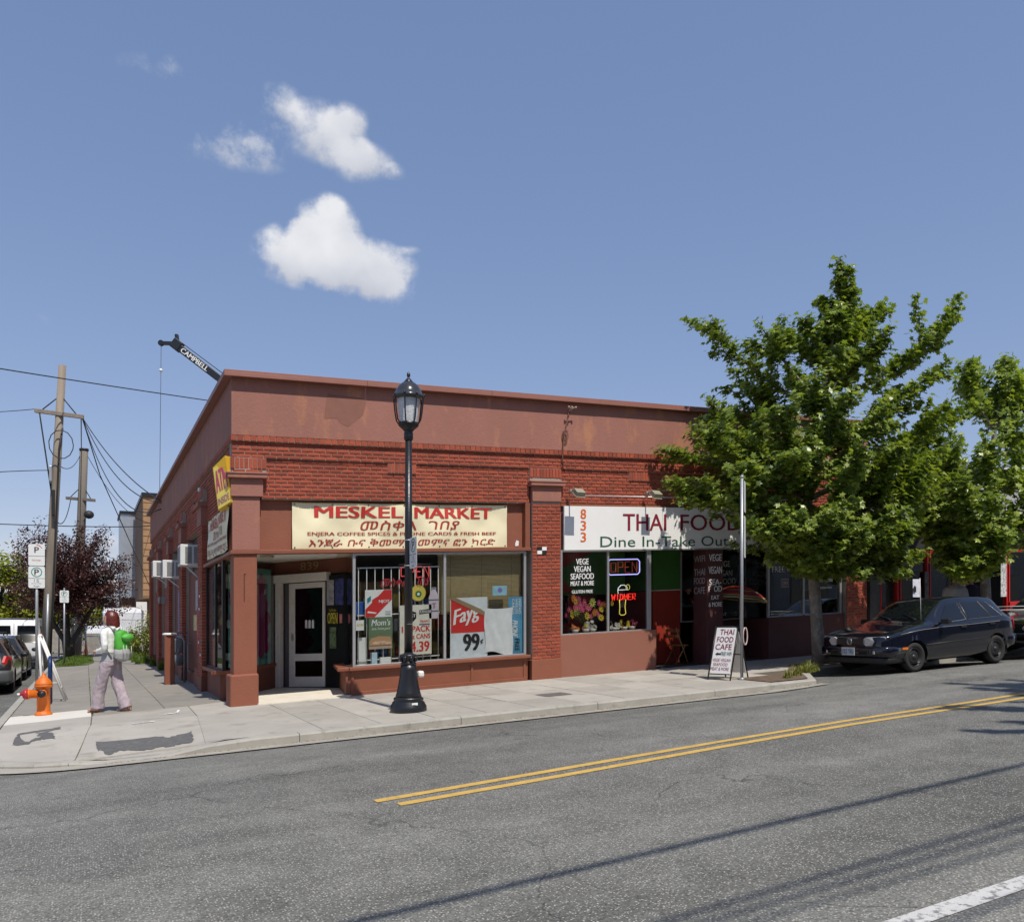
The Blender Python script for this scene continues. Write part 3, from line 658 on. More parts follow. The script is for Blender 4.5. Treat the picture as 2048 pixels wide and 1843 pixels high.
# painted markings, part of the road
YEL = M('worn_yellow_paint', (.56, .36, .085), .75, .14, 8, .4, 160, dirt=((.17, .15, .12), 14, .56, .8)); WHT = M('worn_white_line', (.55, .55, .54), .7, .1, 8, .4, 160, dirt=((.12, .12, .12), 22, .50, .85))
def stripe(name, pts, wd, mat):
    mb = MB(); L_ = []
    for (a, b), (c, d) in zip(pts, pts[1:]):
        n = max(2, int((c - a) / .5))
        for i in range(n + (1 if (c, d) == pts[-1] else 0)):
            t = i / n; L_.append((lerp(a, c, t), lerp(b, d, t)))
    vs = []
    for x, y in L_:
        for k in (-wd / 2, wd / 2): vs.append((x, y + k, ROAD(x, y + k) + .005))
    mb.add(vs, [(2 * i, 2 * i + 2, 2 * i + 3, 2 * i + 1) for i in range(len(L_) - 1)], True)
    return mb.build(name, mat, road)
stripe('yellow_line', [(-.13, -8.35), (1.57, -8.16), (3.66, -7.93), (5.86, -7.72), (9.35, -7.56), (20, -7.3), (70, -6.5)], .105, YEL)
stripe('yellow_line', [(-.01, -8.57), (1.45, -8.42), (3.5, -8.18), (5.6, -7.98), (8.9, -7.84), (20, -7.56), (70, -6.75)], .105, YEL)
stripe('white_line', [(1.0, -12.27), (2.2, -12.21), (8, -12.0), (30, -11.6)], .12, WHT)
# gutter pans
gp_ = MB()
def gut(pts, wd, seg=.6):
    for (a, b), (c, d) in zip(pts, pts[1:]):
        n = max(1, int(math.hypot(c - a, d - b) / seg)); nx_, ny_ = -(d - b), (c - a); l = math.hypot(nx_, ny_); nx_, ny_ = nx_ / l * wd, ny_ / l * wd
        for i in range(n):
            p0 = (lerp(a, c, i / n), lerp(b, d, i / n)); p1 = (lerp(a, c, (i + 1) / n), lerp(b, d, (i + 1) / n))
            q = [p0, p1, (p1[0] - nx_, p1[1] - ny_), (p0[0] - nx_, p0[1] - ny_)]
            gp_.add([(x, y, ROAD(x, y) + .016) for x, y in q], [(3, 2, 1, 0)], True)
gut([(-2.0, -3.95), (9.23, -3.95)], .30)
arc = [(-2.0 + 1.5 * math.cos(R(a)), -2.45 + 1.5 * math.sin(R(a))) for a in range(270, 179, -15)]
for k in range(12):
    q_ = [(-2 + r_ * math.cos(R(a)), -2.45 + r_ * math.sin(R(a))) for r_, a in ((1.49, 180 + 7.5 * k), (1.49, 187.5 + 7.5 * k), (1.80, 187.5 + 7.5 * k), (1.80, 180 + 7.5 * k))]
    gp_.add([(x, y, ROAD(x, y) + .016) for x, y in q_], [(0, 1, 2, 3)], True)
struct(gp_.build('gutter', GUTT, origin=(0, -4, 0)))
# kerbs as separate stones of one kerb
kerb = bpy.data.objects.new('kerb', None); col.objects.link(kerb); ORIGIN['kerb'] = Vector((0, 0, 0)); struct(kerb)
def ramp(x, y):          # 0..1 how far the pavement is dropped for the crossing
    a = clamp(1 - abs(x + 1.62) / 1.0); b = clamp((-2.0 - y) / 1.9); a = a * a * (3 - 2 * a); return clamp(a * 1.6) * b
def PAVE(x, y):
    z = WALK(x, y); r = max(ramp(x, y), .62 * clamp((-1.7 - x) / .5) * clamp((-1.6 - y) / 1.6))
    return lerp(z, ROAD(x, min(y, -3.97)) + .02, r) if r > 0 else z
def kerb_stones(pts, L_=2.44, wd=.15):
    for (a, b), (c, d) in zip(pts, pts[1:]):
        ln = math.hypot(c - a, d - b); n = max(1, round(ln / L_)); ux, uy = (c - a) / ln, (d - b) / ln; px, py = -uy, ux     # (px,py) points to the pavement
        for i in range(n):
            mb = MB(); s0, s1 = ln * i / n + .004, ln * (i + 1) / n - .004; k = max(1, int((s1 - s0) / .45)); prev = None; vs = []
            for j in range(k + 1):
                s = lerp(s0, s1, j / k)
                for w_, dz in ((0, -.30), (.0, -.025), (.022, -.004), (wd, 0), (wd, -.30)):
                    x, y = a + ux * s + px * w_, b + uy * s + py * w_
                    vs.append((x, y, PAVE(x, y) + dz))
            fs = []
            for j in range(k):
                for e in range(4): fs.append((j * 5 + e, (j + 1) * 5 + e, (j + 1) * 5 + e + 1, j * 5 + e + 1))
            fs += [(0, 1, 2, 3, 4), tuple(k * 5 + e for e in (4, 3, 2, 1, 0))]
            mb.add(vs, fs, False); mb.build('kerb_stone', KERBM, kerb)
kerb_stones(list(reversed(arc)), .8)
kerb_stones([(-2.0, -3.95), (9.23, -3.95)])
kerb_stones([(9.23, -3.95), (10.62, -2.35)])
kerb_stones([(10.62, -2.35), (40, -2.35)])
kerb_stones([(-3.5, 60), (-3.5, -2.45)], 3.0)
# pavement: bed and slabs
walk = bpy.data.objects.new('pavement', None); col.objects.link(walk); ORIGIN['pavement'] = Vector((0, 0, 0)); struct(walk)
bedm = MB()
def bedq(x0, x1, y0, y1, nx_=8, ny_=6):
    bedm.grid(lambda u, v: (lerp(x0, x1, u), lerp(y0, y1, v), PAVE(lerp(x0, x1, u), lerp(y0, y1, v)) - .012), nx_, ny_, False)
bedq(-2.0, 9.23, -3.8, 0.35, 40, 14); bedq(-3.34, -2.0, -2.45, .35, 6, 8)
for k in range(9):
    q_ = [(-2.0, -2.45)] + [(-2 + 1.34 * math.cos(R(a)), -2.45 + 1.34 * math.sin(R(a))) for a in (180 + 10 * k, 190 + 10 * k)]
    for r0, r1 in ((0, .5), (.5, 1)):
        pp = [(lerp(-2.0, q_[i][0], r_), lerp(-2.45, q_[i][1], r_)) for i, r_ in ((1, r0), (2, r0), (2, r1), (1, r1))]
        bedm.add([(x, y, PAVE(x, y) - .012) for x, y in pp], [(3, 2, 1, 0)])
if 1: pass; bedq(9.23, 40, -2.22, .35, 20, 4); bedq(-3.36, .12, .35, 60, 4, 20)
bedm.add([(9.23, -3.8, PAVE(9.23, -3.8) - .012), (10.58, -2.2, PAVE(10.58, -2.2) - .012), (9.23, -2.22, PAVE(9.23, -2.22) - .012)], [(0, 1, 2)])
bedm.build('pavement_bed', BED, walk)
def slab(poly, mat, n=1, dz=0):
    """one slab: polygon (x,y), subdivided top following the pavement"""
    mb = MB(); g_ = .004
    cx_ = sum(p[0] for p in poly) / len(poly); cy_ = sum(p[1] for p in poly) / len(poly)
    def sh(p, e):
        l = math.hypot(p[0] - cx_, p[1] - cy_); k = (l - e) / l; return (cx_ + (p[0] - cx_) * k, cy_ + (p[1] - cy_) * k)
    jz = random.uniform(-.002, .002) + dz
    if len(poly) == 4 and n > 1:
        P_ = [sh(p, g_) for p in poly]
        def fn(u, v):
            a = (lerp(P_[0][0], P_[1][0], u), lerp(P_[0][1], P_[1][1], u)); b = (lerp(P_[3][0], P_[2][0], u), lerp(P_[3][1], P_[2][1], u))
            x, y = lerp(a[0], b[0], v), lerp(a[1], b[1], v); return (x, y, PAVE(x, y) + jz)
        mb.grid(fn, n, n, True)
    else:
        q = [sh(p, .013) for p in poly]
        if n > 1:
            qq = []
            for (a, b), (c, d) in zip(q, q[1:] + q[:1]):
                for i in range(6): qq.append((lerp(a, c, i / 6), lerp(b, d, i / 6)))
            kk = len(qq); vs = [(cx_, cy_, PAVE(cx_, cy_) + jz)]
            for r_ in range(1, n + 1):
                for (x, y) in qq: xx_, yy_ = lerp(cx_, x, r_ / n), lerp(cy_, y, r_ / n); vs.append((xx_, yy_, PAVE(xx_, yy_) + jz))
            fs = [(0, 1 + i, 1 + (i + 1) % kk) for i in range(kk)]
            for r_ in range(1, n): fs += [(1 + (r_ - 1) * kk + i, 1 + r_ * kk + i, 1 + r_ * kk + (i + 1) % kk, 1 + (r_ - 1) * kk + (i + 1) % kk) for i in range(kk)]
            mb.add(vs, fs, True)
        else: mb.add([(x, y, PAVE(x, y) + jz) for x, y in q], [tuple(range(len(q)))], False)
    o = [sh(p, .002) for p in poly]; k = len(poly); i_ = [sh(p, .013 if not (len(poly) == 4 and n > 1) else g_) for p in poly]
    mb.add([(x, y, PAVE(x, y) + jz) for x, y in i_] + [(x, y, PAVE(x, y) + jz - .02) for x, y in o], [(k + a, k + (a + 1) % k, (a + 1) % k, a) for a in range(k)], False)
    return mb.build('paving_slab', mat, walk)
def rect(x0, x1, y0, y1): return [(x0, y0), (x1, y0), (x1, y1), (x0, y1)]
YR = [-3.8, -2.85, -1.9, -.95, 0.02]
xx = .58
while xx < 9.1:
    x2 = min(xx + .79, 9.23)
    if 9.23 - x2 < .3: x2 = 9.23
    for a, b in zip(YR, YR[1:]):
        yb = b if b < 0 else .06
        if xx > 8.3 and a < -2.9: continue           # planting strip
        slab(rect(xx, x2, a, yb), CONC)
    xx = x2
while xx < 36:
    x2 = xx + 1.2
    for a, b in ((-2.2, -1.1), (-1.1, .1)): slab(rect(xx, x2, a, b), CONC)
    xx = x2
# corner slabs with the two long joints
slab([(-2.32, -3.8), (-.88, -3.8), (-.66, -.9), (-2.14, -.9)], CONC, 8); slab([(-.88, -3.8), (.58, -3.8), (.58, -.9), (-.66, -.9)], CONC, 6)
slab([(-3.34, -2.45)] + [(-2 + 1.34 * math.cos(R(a)), -2.45 + 1.34 * math.sin(R(a))) for a in (195, 210, 225, 240, 255)] + [(-2.32, -3.76), (-2.14, -.9), (-3.34, -.9)], CONC, 7)
slab([(-2.14, -.9), (-.66, -.9), (-.62, .8), (-2.12, .45)], CONC); slab([(-.66, -.9), (.58, -.9), (.58, .04), (.0, 1.05), (-.62, .8)], CONC); slab([(-3.34, -.9), (-2.14, -.9), (-2.12, .45), (-3.34, .16)], CONC)
slab([(-3.34, .18), (-2.12, .47), (-2.12, 1.75), (-3.34, 1.55)], CONCN)
YS = [1.6 + 1.62 * i for i in range(19)]
slab([(-2.10, .48), (-1.0, .75), (-1.0, 1.75), (-2.10, 1.75)], CONCO); slab([(-1.0, .75), (-.0, 1.06), (-.0, 1.75), (-1.0, 1.75)], CONCO)
for a, b in zip([1.76] + YS[1:], YS[1:]):
    for c, d in ((-3.34, -2.12), (-2.12, -1.0), (-1.0, .1)): slab(rect(c, d, a, b), CONCO)
for i in range(10): slab(rect(-3.34, .1, YS[-1] + 3 * i, YS[-1] + 3 * i + 3), CONCO)
# dark patches where tactile plates were taken up
PATCH = M('dark_patch', (.105, .104, .104), .85, .25, 14, .3, 120, dirt=((.30, .28, .25), 9, .60, .8))
def flat(name, poly, mat, parent, dz=.005):
    mb = MB(); pts = []
    for (a, b), (c, d) in zip(poly, poly[1:] + poly[:1]):
        for i in range(9):
            t = i / 9; pts.append((lerp(a, c, t) + random.uniform(-.018, .018), lerp(b, d, t) + random.uniform(-.05, .05)))
    mb.add([(x, y, PAVE(x, y) + dz) for x, y in pts], [tuple(range(len(pts)))], False)
    return mb.build(name, mat, parent)
flat('dark_patch', [(-2.05, -3.42), (-1.93, -3.5), (-1.83, -3.28), (-1.56, -3.45), (-1.23, -3.34), (-.98, -3.45), (-.92, -2.62), (-1.25, -2.78), (-1.28, -2.62), (-2.1, -2.58)], PATCH, walk, .006)
flat('dark_patch', [(-3.05, -2.15), (-2.9, -2.22), (-2.81, -1.94), (-2.58, -1.95), (-2.63, -1.34), (-2.84, -1.31), (-2.53, -1.07), (-2.55, -.78), (-3.05, -1.09)], PATCH, walk, .006)
CH = M('utility_chalk', (.75, .75, .73), .9)
for poly in ([(-1.15, -.35), (-.85, -.33), (-.85, -.30), (-1.15, -.31)], [(-.88, -.3), (-.82, .1), (-.85, .12), (-.91, -.27)], [(-1.6, -1.25), (-1.3, -1.2), (-1.3, -1.17), (-1.6, -1.22)]): flat('chalk_mark', poly, CH, walk, .009)
# access cover
mb = MB(); mb.add([(x, y, PAVE(x, y) + .006) for x, y in rect(4.5, 5.0, -2.75, -2.35)], [(0, 1, 2, 3)]); mb.build('access_cover', M('cover_iron', (.13, .12, .11), .6, .3, 30, .4, 90), walk)
# planting strip by the tree
mb = MB(); pol = [(8.35, -3.78), (9.2, -3.78), (10.5, -2.2), (11.9, -2.2), (11.9, -1.5), (11.0, -1.5), (9.6, -2.86), (8.35, -2.86)]
mb.add([(x, y, PAVE(x, y) + .012) for x, y in pol], [tuple(range(len(pol)))]); struct(mb.build('planting_strip', SOIL))
# opposite pavement behind the camera
mb = MB(); mb.grid(lambda u, v: (lerp(-70, 95, u), lerp(-19, -15.3, v), G(lerp(-70, 95, u)) - .02), 30, 2); mb.grid(lambda u, v: (lerp(-70, 95, u), -15.3, G(lerp(-70, 95, u)) - .02 - .3 * v), 30, 1)
struct(mb.build('opposite_pavement', CONC, origin=(0, -17, 0)))
# ------------------------------------------------------------------ signs on the front
RED = M('sign_red', (.50, .03, .02), .5, .05); DRED = M('maroon_lettering', (.22, .012, .03), .5, .05); GRN = M('dark_green_lettering', (.02, .09, .055), .5, .05); ORG = M('orange_numerals', (.72, .13, .02), .5, .05)
WHS = M('white_sign', (.80, .80, .79), .5, .03, 3); BLK = M('black_print', (.015, .015, .015), .5, .05); VINYL = M('cream_vinyl', (.78, .71, .48), .5, .05, 3)
def slop(o): return (o[0], o[1], o[2] + SH * o[0])
XS = Vector((1, 0, SH))
def banner_warp(a, b): return .014 * math.sin(2.2 * a + 5 * b) + .013 * math.sin(5.1 * a - 5.3 * b + 1.0) + .005 * math.sin(9 * a + 11 * b) * clamp(b * 2) + .0015 * math.sin(15 * a - 14 * b)
def banner(name, o, u, wid, hgt, label, inset=.0):
    o = Vector(o); t = thing(name, o, label, 'banner'); u = Vector(u)
    un = u.normalized(); n = un.cross(Z).normalized()
    mb = MB(); mb.grid(lambda a, b: o + un * (a * wid) + Z * (b * hgt - .01 * math.sin(a * math.pi)) + n * banner_warp(a * wid, b * hgt), 90, 24)
    sheet = mb.build('banner_sheet', VINYL, t)
    hm = MB()
    for e in (.004, hgt - .012): hm.grid(lambda a, b: o + un * (a * wid) + Z * (e + b * .012 - .01 * math.sin(a * math.pi)) + n * (banner_warp(a * wid, e) + .003), 60, 1)
    hm.build('banner_hem', M('hem', (.60, .50, .22), .5), sheet)
    def line(txt, u0, u1, v0, v1, mat, bold, slant=0.):
        q = o + un * (u0 * wid) + Z * (v0 * hgt - .008)
        lettering(txt, q, un, Z, (u1 - u0) * wid, (v1 - v0) * hgt, mat, t, off=.010, bold=bold, slant=slant, warp=lambda a, b: banner_warp(u0 * wid + a, v0 * hgt + b))
    line('MESKEL', .096, .483, .69, .935, RED, .085, .0); line('MARKET', .541, .921, .69, .935, RED, .085, .0)
    DRN = M('rust_red_lettering', (.33, .03, .015), .5, .05)
    line('መስቀል', .291, .56, .42, .63, DRN, .018, .25); line('ገበያ', .60, .758, .42, .63, DRN, .018, .25)
    line('ENJERA COFFEE SPICES & PHONE CARDS & FRESH BEEF', .063, .942, .285, .375, DRN, .05)
    line('እንጀራ ቡና ቅመማ ቅመምና ፎን ካርድ', .066, .94, .06, .235, DRN, .016, .25)
    gr = M('grommet', (.1, .1, .1), .4, metal=.8)
    for a in (.01, .17, .33, .49, .66, .82, .99):
        for b in (.04, .96):
            q = o + un * (a * wid) + Z * (b * hgt); mb = MB(); mb.lathe([(.012, 0), (.012, .012)], (0, 0, 0), 8)
            mb.v = [tuple(q + un * x + Z * y + n * (z + banner_warp(a * wid, b * hgt))) for x, y, z in mb.v]; mb.build('grommet', gr, t)
    return t
banner('shop_banner', slop((1.02, .115, 2.635)), XS, 4.18, .825, 'cream vinyl banner reading MESKEL MARKET across the corner shop front')
banner('shop_banner', (-.06, 2.72, 2.64), (0, -1, 0), 2.66, .76, 'cream vinyl banner reading MESKEL MARKET on the shaded side wall')
# tilted ATM light box at the corner
AT = thing('light_box_sign', (-.08, .5, 3.45), 'tilted yellow ATM light box on the upper corner of the side wall', 'sign')
q_ = [Vector(p) for p in ((-.20, .20, 3.30), (-.01, .0, 3.43), (-.12, -.02, 4.20), (-.29, .20, 4.02))]; bk = Vector((.09, .07, .0))
mb = MB(); mb.loft([q_, [p + bk for p in q_]], False); mb.build('box', M('box_yellow', (.70, .42, .03), .4), AT)
fu = (q_[1] - q_[0]).normalized(); fv = (q_[3] - q_[0]).normalized(); fn_ = fu.cross(fv).normalized(); fw, fh = (q_[1] - q_[0]).length, (q_[3] - q_[0]).length
fo = q_[0] + fn_ * .004
mb = MB(); mb.plate(fo, fu, fv, [(.015, .015), (fw - .015, .015), (fw - .015, fh - .02), (.015, fh - .02)], .003); mb.build('face', M('box_face', (.75, .62, .14), .35), AT)
lettering('ATM', fo + fu * .03 + fv * .28, fu, fv, fw - .06, .36, M('pink_letters', (.5, .08, .16), .5), AT, .007, .03)
lettering('INSIDE', fo + fu * .03 + fv * .07, fu, fv, fw - .06, .11, M('mauve_letters', (.4, .15, .25), .5), AT, .007, .02)

# cafe fascia sign
CS = thing('shop_sign', slop((9.8, -.02, 2.55)), 'long white THAI FOOD fascia sign above the cafe windows', 'sign')
for i, (a, b) in enumerate(((6.41, 8.83), (8.83, 11.27), (11.27, 13.4))):
    mb = MB(); mb.box(a + .002, b - .002, -.03, .028, 2.56, 3.445); mb.build('sign_board', WHS, CS, True, .003)
mb = MB(); mb.box(6.40, 13.41, -.04, .028, 2.535, 2.558); mb.build('sign_edge', ALU, CS, True)
def sl(txt, x0, x1, h0, h1, mat, bold=.01, y=-.03, parent=CS, off=.006, slant=0., name='lettering'):
    return lettering(txt, (x0, y, h0), X, Z, x1 - x0, h1 - h0, mat, parent, off, bold, slant, shear=True, name=name)
sl('THAI', 7.82, 8.92, 2.95, 3.30, DRED, .02); sl('FOOD', 9.30, 10.99, 2.95, 3.30, DRED, .015)
sl('Dine In-Take Out', 7.26, 10.62, 2.61, 2.83, GRN, .004); sl('503-', 11.33, 12.25, 2.62, 2.80, M('black_digits', (.03, .04, .04), .5), .0)
for i, d in enumerate('833'): sl(d, 6.79, 6.915, 3.19 - .235 * i, 3.385 - .235 * i, ORG, .03)
# flood lights on a conduit above it
mb = MB(); mb.tube([slop((6.62, -.05, 3.66)), slop((13.2, -.05, 3.655))], .011, 8); tag(mb.build('conduit', ALU), 'thin metal conduit running above the white fascia sign', 'conduit')
for i, x in enumerate((6.52, 8.38)):
    b = slop((x, -.02, 3.70)); t = thing('flood_light', b, ('left' if i == 0 else 'right') + ' of the two small flood lights above the white fascia sign', 'light', 'flood lights over the cafe sign')
    mb = MB(); mb.tube([b, (b[0] + .01, -.16, b[2] + .05), (b[0] + .02, -.32, b[2] + .02)], .014, 8); mb.ball((b[0] + .01, -.10, b[2] + .03), .045, 10, 6); mb.build('arm', M('grey_bracket', (.22, .21, .19), .6), t)
    mb = MB(); c = Vector((b[0] + .02, -.40, b[2] - .03)); u = X; v = Vector((0, -.8, -.6)).normalized(); wv = u.cross(v); mb.obox(c, u, v, wv, .20, .16, .09); mb.obox(c + wv * .05 + v * .01, u, v, wv, .22, .20, .012); mb.build('lamp_head', M('khaki_housing', (.28, .27, .20), .5), t, bevel=.008)
# service mast and old conduit on the parapet
t = thing('wire_bracket', slop((6.42, -.03, 4.2)), 'rusty wire bracket and cable running up the parapet', 'bracket')
RUST = M('rusty_brown', (.16, .07, .05), .8, .3, 20)
mb = MB(); mb.tube([slop(p) for p in ((6.37, -.04, 4.16), (6.36, -.045, 4.45), (6.38, -.05, 4.80), (6.44, -.06, 5.05), (6.50, -.07, 5.33))], .013, 6); mb.build('cable', RUST, t)
mb = MB(); mb.tube([slop((6.50, -.02, 5.34)), slop((6.50, -.2, 5.37))], .012, 6); mb.tube([slop((6.42, -.17, 5.38)), slop((6.60, -.17, 5.40))], .012, 6)
for dx in (-.07, .0, .09): mb.ball(slop((6.50 + dx, -.18, 5.40)), .025, 8, 6)
mb.build('insulator_arm', M('insulator', (.35, .25, .2), .6), t)
mb = MB()
for k in range(3): mb.tube([slop((6.40 + .05 * math.sin(a / 8 * 6.28) + .015 * k, -.05 - .01 * k, 4.85 + .12 * math.cos(a / 8 * 6.28))) for a in range(8)], .006, 5, closed=True)
mb.build('cable_loop', RUST, t)
# checkered sticker on the pilaster
t = thing('checkered_plaque', slop((5.9, -.03, 2.48)), 'small black and white checkered plaque on the brick pilaster', 'plaque')
for i in range(2):
    for j in range(2):
        mb = MB(); mb.box(5.80 + .105 * i, 5.903 + .105 * i, -.026, -.014, 2.485 + .072 * j, 2.555 + .072 * j); mb.build('square', WHS if (i + j) % 2 == 0 else BLK, t, True)
# scraps on the trim
mb = MB(); mb.plate(slop((5.40, .155, 2.66)), X, Z, [(0, 0), (.07, .01), (.08, .1), (.03, .12), (0, .06)], -.004); tag(mb.build('torn_sticker', WHS), 'torn white sticker scrap at the right end of the sign panel', 'sticker')

# ------------------------------------------------------------------ market window display (behind the glass)
YI = .085
def sheet(name, x0, x1, h0, h1, mat, label, cat, y=YI, t=.003, parent=None):
    th = thing(name, slop(((x0 + x1) / 2, y, h0)), label, cat)
    mb = MB(); mb.box(x0, x1, y, y + t, h0, h1); mb.build('sheet', mat, th, True); return th
def pl(th, name, poly, mat, y=YI - .0015, t=.0012, h=0, x=0):
    mb = MB(); mb.plate((x, y, h), X, Z, poly, t); return mb.build(name, mat, th, True)
def tx(th, s, x0, x1, h0, h1, mat, bold=.01, y=YI, slant=0.): return lettering(s, (x0, y, h0), X, Z, x1 - x0, h1 - h0, mat, th, .005, bold, slant, shear=True)
WH = M('paper_white', (.78, .78, .77), .6, .04); PRED = M('poster_red', (.60, .03, .025), .5, .04)
# white security bars
g = thing('window_grille', slop((2.98, .16, .52)), 'white security bars behind the left pane of the market window', 'grille')
i = 0
x = 2.22
while x < 3.78:
    mb = MB(); mb.tube([slop((x, .16, .525)), slop((x, .16, 2.30))], .008, 6); mb.build('bar', WHITEP, g); x += .155
for h in (.60, 1.42, 2.28): mb = MB(); mb.box(2.2, 3.80, .168, .18, h, h + .02); mb.build('rail', WHITEP, g, True)
p = sheet('cigarette_poster', 2.32, 2.83, 1.385, 1.885, WH, 'white and red NJOY poster on the left market pane', 'poster')
pl(p, 'red_band', [(2.325, 1.39), (2.50, 1.39), (2.825, 1.70), (2.825, 1.88), (2.68, 1.88), (2.325, 1.53)], PRED)
tx(p, 'NJOY', 2.58, 2.78, 1.63, 1.70, WH, .04); tx(p, 'SOLD', 2.70, 2.80, 1.46, 1.49, BLK, .0); tx(p, 'HERE', 2.70, 2.80, 1.415, 1.445, BLK, .0)
pl(p, 'teal_pack', [(2.36, 1.64), (2.43, 1.69), (2.43, 1.78), (2.36, 1.73)], M('teal_pack', (.03, .25, .28), .5), YI - .003); pl(p, 'red_pack', [(2.45, 1.58), (2.55, 1.64), (2.55, 1.76), (2.45, 1.70)], PRED, YI - .003); pl(p, 'white_pack', [(2.36, 1.47), (2.52, 1.45), (2.54, 1.47), (2.38, 1.50)], WH, YI - .003)
p = sheet('sandwich_poster', 2.39, 2.84, .80, 1.375, M('olive_green', (.13, .19, .10), .6), "olive green sandwich poster reading Mom's below the red poster", 'poster', YI + .006)
tx(p, "Mom's", 2.44, 2.81, 1.23, 1.345, WH, .02, YI + .006, .2); tx(p, 'love, home good', 2.44, 2.80, 1.14, 1.20, WH, .0, YI + .006, .3)
pl(p, 'bread', [(2.41, .86), (2.82, .86), (2.83, .95), (2.80, 1.02), (2.6, 1.04), (2.44, 1.01), (2.40, .93)], M('bread', (.48, .27, .14), .7), YI + .0045); pl(p, 'filling', [(2.42, .90), (2.82, .88), (2.82, .92), (2.68, .955), (2.5, .94)], M('filling', (.62, .42, .28), .7, .5, 30), YI + .003); pl(p, 'tray', [(2.40, .805), (2.83, .805), (2.83, .87), (2.40, .87)], M('pale_tray', (.45, .34, .26), .7), YI + .0045)
p = sheet('atm_card', 2.15, 2.30, 1.16, 1.345, WH, 'small white ATM card in the left corner of the market window', 'card'); tx(p, 'ATM', 2.165, 2.285, 1.235, 1.28, M('yellow_print', (.6, .5, .02), .5), .03)
p = thing('round_sticker', slop((3.34, YI, 1.65)), 'round yellow sticker hanging above the beer price sign', 'sticker')
pl(p, 'disc', [(3.34 + .15 * math.cos(R(a)), 1.80 + .15 * math.sin(R(a))) for a in range(0, 360, 15)], M('sticker_yellow', (.70, .55, .10), .5), YI, -.003)
pl(p, 'green_emblem', [(3.345 + (.068 if k % 2 else .055) * math.cos(R(a * 15)), 1.78 + (.068 if k % 2 else .055) * math.sin(R(a * 15))) for k, a in enumerate(range(24))], M('emblem_green', (.02, .16, .06), .5), YI - .002)
pl(p, 'emblem_dot', [(3.345 + .028 * math.cos(R(a)), 1.78 + .028 * math.sin(R(a))) for a in range(0, 360, 30)], WH, YI - .0035)
p = thing('bottle_cutout', slop((3.65, YI, 1.31)), 'pale pink bottle shaped cardboard sign beside the round yellow sticker', 'sign')
pl(p, 'bottle', [(3.555, 1.32), (3.60, 1.31), (3.70, 1.31), (3.745, 1.32), (3.75, 1.70), (3.72, 1.79), (3.695, 1.83), (3.695, 1.86), (3.605, 1.86), (3.605, 1.83), (3.58, 1.79), (3.55, 1.70)], M('pale_pink', (.60, .52, .58), .5), YI, -.003); pl(p, 'cap', [(3.60, 1.855), (3.70, 1.855), (3.70, 1.90), (3.60, 1.90)], M('grey_cap', (.25, .25, .3), .5), YI - .001, -.003)
for h in (1.44, 1.65): pl(p, 'band', [(3.552, h), (3.75, h), (3.75, h + .022), (3.552, h + .022)], M('band_grey', (.15, .15, .18), .5), YI - .002)
tx(p, 'T', 3.62, 3.69, 1.50, 1.60, M('mauve', (.35, .15, .25), .5), .04)
p = sheet('beer_price_sign', 2.98, 3.605, .655, 1.58, M('ivory_board', (.72, .69, .60), .6), 'ivory beer price sign reading PACK oz CANS 4.39 behind the lamp post', 'sign')
tx(p, 'PACK', 3.22, 3.575, 1.08, 1.19, PRED, .04); tx(p, '12', 3.02, 3.16, 1.08, 1.19, PRED, .04); tx(p, 'oz CANS', 3.17, 3.575, .95, 1.04, PRED, .03); tx(p, '4.39', 3.19, 3.555, .71, .90, PRED, .05)
pl(p, 'shield', [(3.10, 1.16), (3.22, 1.25), (3.30, 1.33), (3.30, 1.44), (3.20, 1.47), (3.10, 1.44)], BLK); tx(p, 'BEST', 3.12, 3.285, 1.35, 1.41, WH, .03); pl(p, 'dark_label', [(3.36, 1.40), (3.60, 1.42), (3.60, 1.50), (3.36, 1.48)], BLK); tx(p, 'ICEHOUSE', 3.375, 3.59, 1.425, 1.475, WH, .02); tx(p, "Hamm's", 3.37, 3.57, 1.245, 1.31, PRED, .01, slant=.2); pl(p, 'blue_bar', [(3.36, 1.20), (3.57, 1.20), (3.57, 1.225), (3.36, 1.225)], M('dull_blue', (.08, .12, .22), .5))
p = sheet('soda_poster', 3.985, 4.76, .53, 1.68, M('poster_pale', (.66, .70, .74), .5), 'big red and white soda poster with a 99 cent price', 'poster', YI + .004)
pl(p, 'red_field', [(4.0, 1.01), (4.70, 1.01), (4.70, 1.34), (4.0, 1.665)], PRED, YI + .0025)
lettering('Fayg', (4.04, YI + .002, 1.07), Vector((1, 0, .28)), Vector((-.1, 0, 1)), .62, .36, WH, p, .006, .04, .25, shear=True)
tx(p, '99', 4.26, 4.58, .66, .985, BLK, .06); tx(p, '¢', 4.61, 4.67, .77, .88, BLK, .03)
p = thing('folded_board', slop((4.4, YI - .01, 1.35)), 'tan board leaning diagonally across the top of the soda poster', 'board'); pl(p, 'board', [(3.90, 1.70), (3.98, 1.66), (4.74, 1.29), (4.74, 1.36), (4.62, 1.45), (4.1, 1.68)], M('board_tan', (.30, .20, .11), .7), YI - .006, -.006)
p = thing('white_cloth', slop((5.0, YI, .58)), 'blank white cloth taped inside the right market pane', 'cloth')
mb = MB(); mb.grid(lambda a, b: slop((lerp(4.70, 5.30, a) + .015 * math.sin(b * 7), YI - .004 - .012 * abs(math.sin(a * 9 + b * 4)), lerp(.60 - .05 * a + .03 * math.sin(a * 6), 1.46 - .02 * math.sin(a * 3.14), b))), 20, 20); mb.build('cloth', M('cloth_white', (.74, .75, .77), .8), p)
p = sheet('blue_poster', 5.22, 5.525, .545, 1.66, M('poster_blue', (.09, .30, .48), .5, .25, 6), 'light blue advertising poster at the right end of the market window', 'poster', YI + .012)
